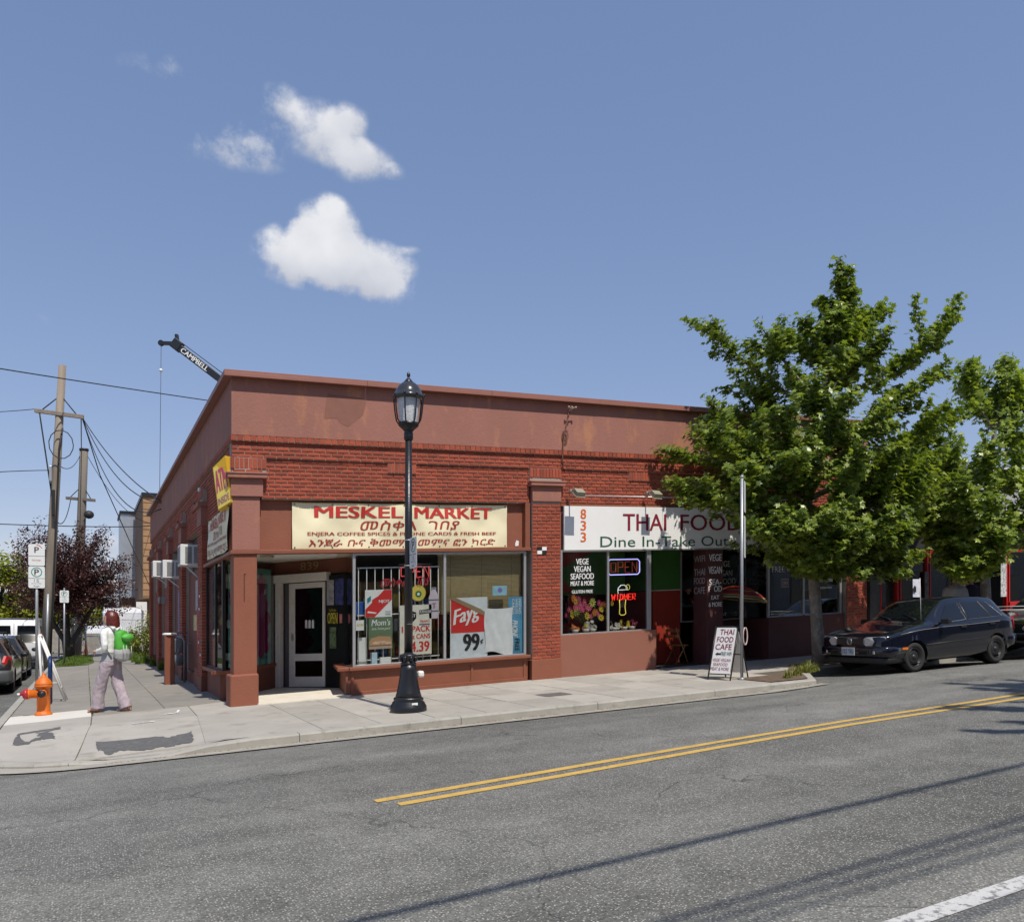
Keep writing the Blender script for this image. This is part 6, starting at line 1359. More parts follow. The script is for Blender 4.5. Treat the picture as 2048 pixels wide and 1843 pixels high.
mb = MB(); mb.box(0, 1, 0, 1, 0, 1); mb.v = [tuple(W(-.03 + .05 * a, lerp(-.36, .36, b), lerp(.575, .69, c))) for a, b, c in mb.v]; gr = mb.build('grille', PLAST, t)
for k in range(4):
    mb = MB(); mb.box(0, 1, 0, 1, 0, 1); mb.v = [tuple(W(-.038 + .01 * a, lerp(-.355, .355, b), .585 + .027 * k + .010 * c)) for a, b, c in mb.v]; mb.build('grille_bar', M('grille_black', (.03, .03, .032), .35), gr)
mb = MB(); mb.tube([W(-.045, .06 * math.cos(a * .4), .632 + .06 * math.sin(a * .4)) for a in range(16)], .006, 6, closed=True); em = mb.build('emblem', CHROME, t)
for pts in ([(-.025, .682), (0, .635), (.025, .682)], [(-.045, .665), (-.022, .585), (0, .63), (.022, .585), (.045, .665)]): mb = MB(); mb.tube([W(-.046, y, z) for y, z in pts], .005, 5); mb.build('emblem_stroke', CHROME, em)
for (a, b, c, d) in ((.25, .46, .385, .455), (-.46, -.25, .385, .455)): mb = MB(); mb.box(0, 1, 0, 1, 0, 1); mb.v = [tuple(W(-.092 + .02 * p_, lerp(a, b, q_), lerp(c, d, r_))) for p_, q_, r_ in mb.v]; mb.build('air_intake', UNDER, t)
pu_ = -(W(0, 1, 0) - W(0, 0, 0)).normalized() * -1; PU = (W(0, -1, 0) - W(0, 1, 0)).normalized() * -1
po_ = W(-.105, -.155 + .02, .36)
mb = MB(); mb.add([W(-.102, y, z) for y, z in ((.155, .365), (-.155, .365), (-.155, .52), (.155, .52))] + [W(-.09, y, z) for y, z in ((.155, .365), (-.155, .365), (-.155, .52), (.155, .52))], [(0, 1, 2, 3), (4, 7, 6, 5), (0, 4, 5, 1), (1, 5, 6, 2), (2, 6, 7, 3), (3, 7, 4, 0)]); lp = mb.build('licence_plate', M('plate_pale', (.50, .56, .60), .4, .1, 30), t)
lu = (W(0, -1, 0) - W(0, 1, 0)).normalized(); lv = (W(0, 0, 1) - W(0, 0, 0)).normalized()
lettering('UIT 222', W(-.102, .135, .40), lu, lv, .255, .08, M('plate_navy', (.03, .05, .16), .5), lp, -.004 if lu.cross(lv).dot(W(-1, 0, 0) - W(0, 0, 0)) < 0 else .004, .02)
for s0, y0, s1, y1 in ((1.22, .55, 1.42, .10), (1.22, -.05, 1.40, -.50)): mb = MB(); mb.tube([W(s0, y0, S(s0, 6.5)[2] + .03), W(s1, y1, S(s1, 6.6)[2] + .02)], .008, 5); mb.build('wiper', PLAST, t)
mb = MB(); mb.add([W(.02, y, z) for y, z in ()] or [W(3.5, .1, .2)], []) if False else None
# paper flag on a thin mast at the windscreen
fb = W(1.30, .60, .98); t2 = thing('paper_flag', fb, 'small white paper flag on a thin mast by the hatchback windscreen', 'flag')
mb = MB(); mb.tube([fb, fb + Vector((-.03, 0, .80))], .006, 6); mb.build('mast', WHITEP, t2)
o_ = fb + Vector((-.03, 0, .44)); mb = MB(); vd = Vector((-.895, .4456, 0)); mb.grid(lambda a, b: o_ + vd * (.135 * a) + Z * (.34 * b) + Vector((.1, .2, 0)) * (.02 * math.sin(a * 4 + b * 3)), 8, 10); mb.build('paper', M('printed_paper', (.66, .68, .74), .7, .25, 18), t2)
mb = MB(); mb.plate(o_ + vd * .08 + Z * .09 + Vector((-.4456, -.895, 0)) * .02, -vd * -1, Z, [(0, 0), (.05, .0), (.06, .07), (.03, .13), (.0, .1)], .001); mb.build('ink_blot', BLK, t2)
# the dark car behind it
t, W, S, patch, strip = make_car('parked_car', 'dark car with a roof rack cut off by the right edge', (15.15, -3.40, ROAD(16, -4.2) - .03), (-1, 0, -.055), HT, M('black_car_paint', (.006, .006, .007), .15, .1, 3, coat=1.0), (.80, 3.275), .288, .97)
for sd in (1, -1):
    patch('window', lambda u, v: lerp(lerp(1.46, 1.98, v), lerp(3.4, 3.2, v), u), lambda u, v, sd=sd: sd * lerp(4.10, 4.86, v), CWIN)
    mb = MB(); mb.ball(W(.04, sd * .56, .63), (.06, .16, .075), 12, 8); mb.build('headlight', CLEAR, t)
patch('windscreen', lambda u, v: lerp(1.30, 1.90, v), lambda u, v: (lambda q: 7 - abs(q) if q >= 0 else -(7 - abs(q)))(lerp(-1.92, 1.92, u)), CWIN, 20, 10)
bumper(.32, .53, -.035, .855, 'front_bumper', MATS['black_car_paint'])
rk = thing('bicycle_rack', W(.5, 0, .82), 'white tubular bicycle carrier above the bonnet of the car at the right edge', 'carrier')
for y in (-.5, .5): mb = MB(); mb.tube([W(.1, y, .80), W(.12, y, 1.02), W(.6, y, 1.08)], .015, 6); mb.build('arm', WHITEP, rk)
for s, z in ((.12, 1.02), (.6, 1.08)): mb = MB(); mb.tube([W(s, -.6, z), W(s, .6, z)], .014, 6); mb.build('bar', WHITEP, rk)
# --- side street: charcoal wagon, olive sedan, white van (all facing away) ----------------------
WG = [(0, .34, .62, .70, .55, .70, .55), (.12, .25, .72, .80, .68, .82, .66), (.9, .22, .84, .93, .76, .87, .72), (1.3, .22, .90, 1.0, .76, .87, .72), (2.05, .22, .93, 1.46, .76, .87, .60), (2.6, .22, .94, 1.51, .76, .87, .60), (3.6, .22, .96, 1.49, .76, .87, .59), (4.2, .24, .97, 1.42, .75, .86, .57), (4.55, .28, .95, 1.10, .74, .84, .66), (4.66, .33, .86, .95, .70, .80, .66), (4.72, .40, .74, .80, .62, .74, .58)]
def sidecar(nm, lb, yr, tab, paint, wheels, r_w, xr=-3.86, rim=RIMS):
    Ln = tab[-1][0]; xc = xr - .88; return make_car(nm, lb, (xc, yr + Ln, SIDEROAD(xc, 0) - .01), (0, 1, 0), tab, paint, wheels, r_w, 1., rim)
t, W, S, patch, strip = sidecar('parked_wagon', 'charcoal wagon with red tail lamp parked at the left edge', 9.75, WG, M('charcoal_paint', (.022, .023, .022), .2, .1, 3, coat=.8), (.9, 3.6), .33)
for sd in (1, -1):
    for a, b, c, d in ((1.5, 2.1, 2.48, 2.46), (2.56, 2.54, 3.4, 3.3), (3.46, 3.4, 4.15, 3.95)): patch('window', lambda u, v, a=a, b=b, c=c, d=d: lerp(lerp(a, b, v), lerp(c, d, v), u), lambda u, v, sd=sd: sd * lerp(4.10, 4.86, v), CWIN)
    pr = [(4.50, .86, .72), (4.66, .80, .72), (4.70, .72, .86), (4.62, .76, 1.02), (4.42, .86, .98)]; mb = MB(); mb.loft([[W(s, sd * (y + e), z) for s, y, z in pr] for e in (-.06, -.004)], False); mb.build('tail_light', TAIL, t)
    mp = S(1.6, sd * 4.02); mb = MB(); mb.ball(W(mp[0], mp[1] + sd * .13, mp[2] + .06), (.11, .07, .07), 10, 8); mb.build('mirror', PLAST, t)
patch('rear_window', lambda u, v: lerp(4.22, 4.50, v), lambda u, v: (lambda q: 7 - abs(q) if q >= 0 else -(7 - abs(q)))(lerp(-1.7, 1.7, u)), CWIN, 16, 6)
bumper(.34, .66, -.05, .89, 'rear_bumper', M('grey_bumper', (.07, .075, .08), .5), True, 4.72)
rk = thing('roof_rack', W(3.0, 0, 1.5), 'roof carrier bars on top of the charcoal wagon', 'carrier')
for s in (2.4, 3.5): mb = MB(); mb.tube([W(s, -.62, 1.52), W(s, -.60, 1.60), W(s, .60, 1.60), W(s, .62, 1.52)], .02, 6); mb.build('bar', PLAST, rk)
mb = MB(); mb.tube([W(2.2, -.35, 1.63), W(2.6, -.35, 1.68), W(3.8, -.35, 1.65)], .03, 8); mb.build('tray', ALU, rk)
t, W, S, patch, strip = sidecar('parked_sedan', 'dark olive car parked between the wagon and the white van', 15.6, WG, M('olive_paint', (.018, .017, .010), .2, .1, 3, coat=.8), (.9, 3.6), .32, -3.9)
for sd in (1, -1):
    for a, b, c, d in ((1.5, 2.1, 2.48, 2.46), (2.56, 2.54, 3.4, 3.3), (3.46, 3.4, 4.15, 3.95)): patch('window', lambda u, v, a=a, b=b, c=c, d=d: lerp(lerp(a, b, v), lerp(c, d, v), u), lambda u, v, sd=sd: sd * lerp(4.10, 4.86, v), CWIN)
    mp = S(1.6, sd * 4.02); mb = MB(); mb.ball(W(mp[0], mp[1] + sd * .15, mp[2] + .06), (.10, .10, .07), 10, 8); mb.build('mirror', PLAST, t)
VN = [(0, .40, .80, .90, .6, .78, .6), (.15, .32, .90, 1.05, .7, .92, .7), (.7, .30, 1.0, 1.2, .8, .98, .8), (1.0, .30, 1.05, 1.3, .8, 1.0, .8), (1.6, .30, 1.1, 2.0, .8, 1.0, .80), (2.0, .30, 1.1, 2.1, .8, 1.0, .84), (5.0, .30, 1.1, 2.1, .8, 1.0, .84), (5.35, .32, 1.1, 2.06, .8, .99, .82), (5.46, .36, 1.08, 1.98, .78, .97, .80), (5.5, .40, 1.05, 1.92, .75, .95, .78)]
VW_ = M('van_white', (.70, .71, .72), .25, .04, 2, coat=.6)
t, W, S, patch, strip = sidecar('parked_van', 'tall white passenger van parked farthest along the side street', 24.4, VN, VW_, (1.0, 4.4), .36, -3.88)
for (a, b) in ((-.88, -.08), (.08, .88)):
    mb = MB(); mb.add([W(5.507, y, z) for y, z in ((lerp(a, b, .02), 1.12), (lerp(a, b, .98), 1.12), (lerp(a, b, .95), 1.80), (lerp(a, b, .05), 1.80))], [(0, 1, 2, 3)]); mb.build('rear_window', CWIN, t)
mb = MB(); mb.tube([W(5.508, 0, .5), W(5.508, 0, 1.9)], .008, 5); mb.build('door_seam', UNDER, t)
for sd in (1, -1):
    mb = MB(); mb.box(0, 1, 0, 1, 0, 1); mb.v = [tuple(W(lerp(5.44, 5.515, a), sd * lerp(.90, .985, b), lerp(1.10, 1.50, c))) for a, b, c in mb.v]; mb.build('tail_light', TAIL, t)
    patch('window', lambda u, v: lerp(2.2, 5.2, u), lambda u, v, sd=sd: sd * lerp(4.10, 4.75, v), CWIN)
bumper(.38, .60, -.06, 1.0, 'rear_bumper', M('van_bumper', (.05, .05, .055), .5), True, 5.5)
mb = MB(); mb.add([W(5.51, y, z) for y, z in ((-.15, .85), (.15, .85), (.15, .97), (-.15, .97))], [(0, 1, 2, 3)]); mb.build('licence_plate', ENAM, t)
mb = MB(); mb.add([W(s, y, 2.104) for s, y in ((5.1, -.7), (5.1, .7), (5.4, .7), (5.4, -.7))], [(0, 1, 2, 3)]) ; mb.build('roof_edge', M('van_dark_roof', (.06, .06, .07), .4), t)
# ------------------------------------------------------------------ people
SKIN = M('skin', (.50, .28, .20), .55, .06, 9)
def fuse(mb, name, mats, parent, voxel=.014, smooth=4, wr=0., wf=9., seed=0):
    """melt overlapping closed lofts into one continuous surface"""
    o = mb.build(name, mats, parent)
    m1 = o.modifiers.new('r', 'REMESH'); m1.mode = 'VOXEL'; m1.voxel_size = voxel; m1.use_smooth_shade = True
    m2 = o.modifiers.new('s', 'SMOOTH'); m2.iterations = smooth; m2.factor = .5
    bpy.context.view_layer.update(); dg = bpy.context.evaluated_depsgraph_get(); me = bpy.data.meshes.new_from_object(o.evaluated_get(dg)); o.modifiers.clear(); o.data = me
    if not me.materials:
        for m in (mats if isinstance(mats, list) else [mats]): me.materials.append(m)
    if wr:
        nn = [v.normal.copy() for v in me.vertices]
        for v, n in zip(me.vertices, nn):
            c = v.co; k = noise.noise(Vector((c.x * wf + seed, c.y * wf, c.z * wf * .45))) + .5 * noise.noise(Vector((c.x * wf * 2.1, c.y * wf * 2.1 + seed, c.z * wf * 1.3)))
            v.co = c + n * (k * wr)
    me.polygons.foreach_set('use_smooth', [True] * len(me.polygons)); return o
class Fig:
    def __init__(s, base, f):
        s.b = Vector(base); s.f = Vector(f).normalized(); s.l = Z.cross(s.f)
    def P(s, l, f, z): return s.b + s.l * l + s.f * f + Z * z
    def ring(s, c, rl, rf, n=14, t=None):
        c = s.P(*c); u, v = s.l, s.f
        if t is not None:
            t = (s.l * t[0] + s.f * t[1] + Z * t[2]).normalized(); u = (s.l - t * s.l.dot(t)).normalized(); v = t.cross(u)
        return [c + u * (rl * math.cos(2 * math.pi * k / n)) + v * (rf * math.sin(2 * math.pi * k / n)) for k in range(n)]
    def limb(s, mb, pts, rad):
        rs = []
        for i, p in enumerate(pts):
            a = Vector(pts[max(i - 1, 0)]); b = Vector(pts[min(i + 1, len(pts) - 1)]); r = rad[i]; r = r if isinstance(r, tuple) else (r, r)
            d = b - a; rs.append(s.ring(p, r[0], r[1], 14, d if abs(d.z) < .98 * d.length or True else None))
        mb.loft(rs)
    def ball(s, mb, c, rl, rf, rz, seg=14, rg=10):
        rr = []
        for i in range(rg + 1):
            a = -math.pi / 2 + math.pi * i / rg; q = max(math.cos(a), .02); rr.append(s.ring((c[0], c[1], c[2] + rz * math.sin(a)), rl * q, rf * q, seg))
        mb.loft(rr)
    def hand(s, mb, w, d, pl, curl=.6, sc_=1.):       # wrist point w, direction d, palm normal pl (all in l,f,z)
        w, d, pl = Vector(w), Vector(d).normalized(), Vector(pl).normalized(); e = d.cross(pl).normalized()
        s.limb(mb, [tuple(w - d * .02), tuple(w + d * .03), tuple(w + d * .085)], [(.024, .02), (.034, .016), (.036, .014)])
        for k, (off, ln) in enumerate(((-.03, .062), (-.010, .075), (.011, .07), (.030, .055))):
            p0 = w + d * .075 + e * off; p1 = p0 + d * ln * .55 + pl * ln * .15 * curl; p2 = p1 + (d * (1 - curl * .7) + pl * curl).normalized() * ln * .55
            s.limb(mb, [tuple(p0), tuple(p1), tuple(p2)], [.0095, .009, .0075])
        p0 = w + d * .025 + e * -.03; s.limb(mb, [tuple(p0), tuple(p0 + e * -.03 + d * .03 + pl * .01), tuple(p0 + e * -.035 + d * .06 + pl * .03)], [.012, .0105, .0085])
def head(fg, mb, z0, turn=0., k=1.):
    """head with neck, nose, ears, chin; z0 = chin height; turn: yaw to the left in radians"""
    g = Fig(fg.b, fg.f * math.cos(turn) + fg.l * math.sin(turn))
    rs = []
    for (dz, rl, rf, fo) in ((-.005, .030, .03, .055), (.015, .048, .055, .04), (.05, .062, .078, .022), (.09, .070, .090, .008), (.13, .075, .096, .0), (.17, .074, .096, -.006), (.205, .062, .082, -.01), (.228, .038, .05, -.01), (.236, .01, .012, -.01)): rs.append(g.ring((0, fo + .01, z0 + dz * k), rl * k, rf * k, 16))
    mb.loft(rs)
    g.limb(mb, [(0, .098, z0 + .13), (0, .118, z0 + .10), (0, .122, z0 + .085), (0, .10, z0 + .078)], [.010, .013, .016, .010])
    for sd in (1, -1): g.limb(mb, [(sd * .073, -.005, z0 + .085), (sd * .084, -.012, z0 + .11), (sd * .08, -.012, z0 + .135)], [(.010, .014), (.010, .02), (.008, .014)])
    g.limb(mb, [(-.022, .088, z0 + .048), (0, .097, z0 + .05), (.022, .088, z0 + .048)], [.007, .009, .007])
    fg.limb(mb, [(0, -.02, z0 - .12), (0, -.01, z0 - .04), (0, .0, z0 + .04)], [.062, .055, .055])
    return g
def eyes(g, t, z0):
    for sd in (1, -1):
        mb = MB(); c = g.P(sd * .031, .088, z0 + .118); mb.ball(c, .011, 8, 6); mb.build('eye', M('eye_dark', (.05, .04, .035), .2), t)

# --- woman with the green backpack -------------------------------------------------------
fg = Fig((-1.83, .93, PAVE(-1.83, .93)), (-.76, .65, 0))
WO = thing('person', fg.b, 'woman with red bobbed hair, white jacket and lilac trousers walking away', 'person')
mb = MB(); hg = head(fg, mb, 1.455, .45)
fg.limb(mb, [(0, 0, .86), (0, .0, 1.0), (0, .01, 1.2), (0, .01, 1.38)], [(.14, .10), (.12, .09), (.14, .09), (.06, .06)])
fg.limb(mb, [(.08, .0, .88), (.085, .12, .50), (.08, .20, .10)], [.075, .055, .04]); fg.limb(mb, [(-.08, 0, .88), (-.08, -.03, .50), (-.075, -.25, .10)], [.075, .055, .04])
for x, f0, z_ in ((.08, .20, 0), (-.075, -.25, 0)): fg.limb(mb, [(x, f0 - .05, .045), (x, f0 + .05, .045), (x, f0 + .13, .03), (x, f0 + .18, .025)], [(.034, .04), (.04, .035), (.042, .022), (.03, .015)])
fg.limb(mb, [(.16, .0, 1.36), (.215, -.06, 1.10), (.16, .13, 1.02)], [.045, .04, .03]); fg.limb(mb, [(-.16, .0, 1.36), (-.215, -.04, 1.10), (-.15, .15, 1.03)], [.045, .04, .03])
fg.hand(mb, (.155, .15, 1.02), (-.35, .8, -.1), (-.8, -.2, -.3)); fg.hand(mb, (-.145, .17, 1.03), (.35, .8, -.1), (.8, -.2, -.3))
fuse(mb, 'body', SKIN, WO, .010, 3); eyes(hg, WO, 1.455)
mb = MB(); PANT = M('lilac_linen', (.40, .335, .37), .85, .08, 25, .4, 120)
fg.limb(mb, [(0, -.01, .78), (0, -.01, .86), (0, .0, .93)], [(.175, .125), (.17, .12), (.15, .105)])
fg.limb(mb, [(.085, .0, .84), (.09, .04, .70), (.09, .12, .48), (.085, .17, .28), (.082, .19, .055)], [(.098, .11), (.10, .105), (.092, .095), (.095, .095), (.10, .105)])
fg.limb(mb, [(-.085, -.01, .84), (-.085, -.03, .70), (-.082, -.07, .48), (-.078, -.16, .28), (-.075, -.245, .06)], [(.098, .11), (.10, .105), (.092, .095), (.095, .095), (.10, .105)])
fuse(mb, 'trousers', PANT, WO, .011, 2, .013, 13, 3)
mb = MB(); SHIRT = M('grey_shirt', (.34, .35, .37), .8, .06, 12)
fg.limb(mb, [(0, -.0, .845), (0, 0, .93), (0, .0, 1.05)], [(.182, .132), (.172, .122), (.15, .11)]); fuse(mb, 'shirt_hem', SHIRT, WO, .012, 2, .004, 14, 1)
mb = MB(); JACK = M('white_knit', (.74, .74, .73), .85, .05, 20, .3, 160)
fg.limb(mb, [(0, .0, .985), (0, .0, 1.06), (0, -.01, 1.20), (0, -.015, 1.32), (0, -.005, 1.40), (0, .0, 1.45)], [(.165, .125), (.155, .118), (.165, .118), (.185, .115), (.13, .09), (.075, .07)])
fg.limb(mb, [(.13, -.005, 1.37), (.195, -.02, 1.30), (.225, -.07, 1.12), (.222, -.06, 1.07), (.20, .04, 1.03), (.165, .13, 1.02)], [.06, .062, .055, .05, .045, .04])
fg.limb(mb, [(-.13, -.005, 1.37), (-.195, -.01, 1.30), (-.225, -.05, 1.12), (-.222, -.04, 1.07), (-.20, .05, 1.04), (-.155, .14, 1.03)], [.06, .062, .055, .05, .045, .04])
fg.limb(mb, [(-.07, -.05, 1.43), (-.05, -.10, 1.40), (0, -.125, 1.37), (.05, -.10, 1.40), (.07, -.05, 1.43)], [.035, .045, .05, .045, .035])
fuse(mb, 'jacket', JACK, WO, .012, 3, .007, 13, 7)
mb = MB(); HAIR = M('auburn_hair', (.105, .018, .011), .32, .3, 40, .15, 180, streak=.15)
rs = []
for (dz, rl, rf, fo) in ((-.035, .108, .098, -.045), (.02, .118, .112, -.032), (.10, .112, .118, -.022), (.15, .104, .116, -.018), (.20, .085, .098, -.012), (.238, .055, .066, -.008), (.256, .015, .018, -.006)): rs.append(hg.ring((0, fo, 1.455 + dz), rl, rf, 18))
mb.loft(rs); hr = fuse(mb, 'hair', HAIR, WO, .011, 2, .0025, 30, 2)
me = hr.data; bmx = bmesh.new(); bmx.from_mesh(me); org = ORIGIN[WO.name]           # open the face: cut hair in front
dl = [v for v in bmx.verts if (Vector(v.co) + org - hg.P(0, 0, 1.455)).dot(hg.f) > .052 and (v.co.z + org.z) < fg.b.z + 1.455 + .165]
bmesh.ops.delete(bmx, geom=dl, context='VERTS'); bmx.to_mesh(me); bmx.free()
for x, f0 in ((.08, .20), (-.075, -.25)):
    mb = MB(); mb.plate(fg.P(x - .045, f0 - .09, .004), fg.l, fg.f, rrect(.09, .27, .04), .014); so_ = mb.build('sandal', M('tan_sole', (.25, .12, .05), .7), WO)
    mb = MB(); mb.tube([fg.P(x - .045, f0 + .10, .02), fg.P(x - .02, f0 + .09, .055), fg.P(x + .02, f0 + .09, .055), fg.P(x + .045, f0 + .10, .02)], [(.014, .004)] * 4, 6); mb.tube([fg.P(x - .04, f0 - .06, .02), fg.P(x - .03, f0 - .07, .085), fg.P(x + .03, f0 - .07, .085), fg.P(x + .04, f0 - .06, .02)], [(.010, .004)] * 4, 6); mb.build('strap', M('sandal_strap', (.30, .10, .04), .6), so_)
# backpack, a thing of its own on her back
BP = thing('backpack', fg.P(0, -.25, .90), 'bright green and grey backpack on the walking woman', 'backpack')
mb = MB(); GRB = M('bright_green_nylon', (.07, .36, .035), .55, .12, 9, .3, 60)
fg.limb(mb, [(0, -.17, 1.36), (0, -.20, 1.34), (0, -.215, 1.22), (0, -.22, 1.08), (0, -.22, .98), (0, -.20, .95)], [(.05, .03), (.125, .075), (.145, .095), (.15, .10), (.14, .09), (.08, .05)]); fuse(mb, 'sack', GRB, BP, .012, 3, .007, 12, 5)
mb = MB(); fg.ball(mb, (-.02, -.315, 1.25), .13, .075, .07); fuse(mb, 'rolled_pocket', M('green_nylon_light', (.10, .42, .06), .5, .12, 9, .3, 60), BP, .012, 2, .005, 18, 6)
mb = MB(); fg.limb(mb, [(0, -.20, .88), (0, -.22, .90), (0, -.225, .98), (0, -.21, 1.05), (.02, -.20, 1.10)], [(.10, .06), (.155, .105), (.165, .115), (.158, .108), (.13, .08)]); fuse(mb, 'grey_base', M('grey_nylon', (.34, .34, .345), .6, .12, 9, .2, 60), BP, .012, 2, .005, 12, 8)
for sd in (1, -1):
    mb = MB(); mb.tube([fg.P(sd * .07, -.15, 1.34), fg.P(sd * .09, -.05, 1.445), fg.P(sd * .105, .07, 1.40), fg.P(sd * .13, .125, 1.22), fg.P(sd * .16, .0, 1.05), fg.P(sd * .14, -.14, .98)], [(.022, .006)] * 6, 8); mb.build('shoulder_strap', M('strap_grey', (.18, .21, .20), .8), BP)
mb = MB(); mb.tube([fg.P(.03, -.15, .93), fg.P(.04, -.17, .80), fg.P(.035, -.16, .70)], [(.014, .003)] * 3, 6); mb.build('loose_strap', M('strap_pale', (.45, .45, .44), .8), BP)
for x in (-.10, .02, .1): mb = MB(); mb.tube([fg.P(x, -.325, 1.12), fg.P(x + .02, -.345, 1.02), fg.P(x, -.335, .93)], .006, 6); mb.build('cord', M('cord_pale', (.45, .5, .42), .7), BP)
# --- two people talking outside the bar ------------------------------------------------------
def bystander(x, y, f, label, top, trouser, hairc, h=1.0, beard=False):
    g = Fig((x, y, PAVE(x, y)), f); t = thing('person', g.b, label, 'person', 'people outside the bar'); k = h
    mb = MB(); hg = head(g, mb, 1.55 * k, 0)
    g.limb(mb, [(0, 0, .9), (0, 0, 1.2), (0, 0, 1.45 * k)], [(.15, .10), (.15, .10), (.07, .06)])
    for sd in (1, -1):
        g.limb(mb, [(sd * .09, 0, .92), (sd * .10, .02, .5), (sd * .10, 0, .08)], [.08, .058, .045]); g.limb(mb, [(sd * .10, -.06, .05), (sd * .10, .06, .05), (sd * .105, .18, .03)], [(.04, .045), (.045, .04), (.04, .02)])
        g.limb(mb, [(sd * .19, 0, 1.44 * k), (sd * .245, -.02, 1.15), (sd * .20, .14, 1.02)], [.05, .043, .032]); g.hand(mb, (sd * .195, .16, 1.015), (-sd * .3, .8, -.1), (-sd * .7, 0, -.4))
    fuse(mb, 'body', SKIN, t, .013, 3); eyes(hg, t, 1.55 * k)
    mb = MB(); g.limb(mb, [(0, 0, .90), (0, 0, 1.02), (0, 0, 1.25), (0, 0, 1.40 * k), (0, 0, 1.49 * k), (0, 0, 1.52 * k)], [(.17, .125), (.165, .12), (.19, .125), (.20, .12), (.13, .09), (.075, .07)])
    for sd in (1, -1): g.limb(mb, [(sd * .14, 0, 1.43 * k), (sd * .215, 0, 1.36 * k), (sd * .25, -.02, 1.18)] + ([(sd * .245, -.01, 1.13), (sd * .21, .11, 1.04)] if beard else []), [.065, .068, .06] + ([.055, .045] if beard else []))
    fuse(mb, 'top', top, t, .014, 3, .006, 12, x)
    mb = MB(); g.limb(mb, [(0, 0, .80), (0, 0, .95)], [(.17, .12), (.16, .115)])
    for sd in (1, -1): g.limb(mb, [(sd * .09, 0, .88), (sd * .10, .02, .5), (sd * .10, 0, .07)], [(.098, .105), (.08, .085), (.075, .08)])
    fuse(mb, 'trousers', trouser, t, .014, 3, .006, 12, 3 + x)
    mb = MB(); rs = []
    for (dz, rl, rf, fo) in ((.07, .078, .06, -.05), (.12, .086, .09, -.03), (.17, .088, .106, -.012), (.21, .078, .096, -.008), (.245, .04, .05, -.008), (.252, .01, .012, -.008)): rs.append(hg.ring((0, fo, 1.55 * k + dz), rl, rf, 16))
    mb.loft(rs); fuse(mb, 'hair', hairc, t, .012, 2, .005, 30, 4)
    if beard: mb = MB(); hg.limb(mb, [(-.06, .04, 1.55 * k + .05), (-.03, .085, 1.55 * k + .02), (.03, .085, 1.55 * k + .02), (.06, .04, 1.55 * k + .05)], [.018, .028, .028, .018]); fuse(mb, 'beard', hairc, t, .011, 2, .004, 30, 5)
    for sd in (1, -1): mb = MB(); mb.ball(g.P(sd * .103, .06, .035), (.055, .055, .04), 10, 6); mb.box(0, .001, 0, .001, 0, .001); mb.v = [tuple(Vector(p)) for p in mb.v[:-8]]; mb.f = mb.f[:-6]; mb.m = mb.m[:-6]; mb.sm = mb.sm[:-6]; mb.build('shoe', PLAST, t)
DH = M('dark_hair', (.02, .014, .010), .5, .3, 40, .4, 150)
bystander(16.70, -1.15, (.7, .7, 0), 'person in a pale grey T-shirt seen from behind beyond the hatchback roof', M('grey_tee', (.34, .34, .36), .85), M('dark_jeans', (.03, .04, .07), .85), DH, 1.02)
bystander(17.85, -.75, (-.75, -.65, 0), 'bearded person in a dark navy top facing the street outside the bar', M('navy_top', (.018, .016, .035), .8), M('black_jeans', (.015, .015, .018), .85), DH, 1.0, True)
# ------------------------------------------------------------------ trees and plants
def leaf_mat(name, c, c2, trans=.35, rough=.42, sat=.35):
    m = bpy.data.materials.new(name); m.use_nodes = True; nt = m.node_tree; N = nt.nodes; L = nt.links; b = N['Principled BSDF']; geo = N.new('ShaderNodeNewGeometry')
    mx = N.new('ShaderNodeMix'); mx.data_type = 'RGBA'; L.new(geo.outputs['Random Per Island'], mx.inputs['Factor']); mx.inputs[6].default_value = (*c, 1); mx.inputs[7].default_value = (*c2, 1)
    L.new(mx.outputs[2], b.inputs['Base Color']); b.inputs['Roughness'].default_value = rough; b.inputs['Specular IOR Level'].default_value = .45
    tr = N.new('ShaderNodeBsdfTranslucent'); tm = N.new('ShaderNodeVectorMath'); tm.operation = 'MULTIPLY'; L.new(mx.outputs[2], tm.inputs[0]); tm.inputs[1].default_value = (1.35, 1.4, .6); L.new(tm.outputs[0], tr.inputs['Color'])
    ms = N.new('ShaderNodeMixShader'); ms.inputs[0].default_value = trans; L.new(b.outputs[0], ms.inputs[1]); L.new(tr.outputs[0], ms.inputs[2]); L.new(ms.outputs[0], N['Material Output'].inputs[0]); MATS[name] = m; return m
BARK = M('grey_bark', (.22, .195, .165), .9, .35, 9, .8, 40, dirt=((.42, .39, .35), 6, .52, .7)); BARKD = M('dark_bark', (.055, .045, .035), .9, .3, 9, .8, 40)  # lighter base and pale blotches stand in for sunlight on the trunk
MAPLE = [(0, -.55), (.16, -.22), (.50, -.30), (.30, .02), (.52, .26), (.20, .28), (0, .62), (-.20, .28), (-.52, .26), (-.30, .02), (-.50, -.30), (-.16, -.22)]
OVAL = [(0, -.5), (.22, -.2), (.26, .1), (0, .5), (-.26, .1), (-.22, -.2)]
DIAM = [(0, -.5), (.3, 0), (0, .5), (-.3, 0)]
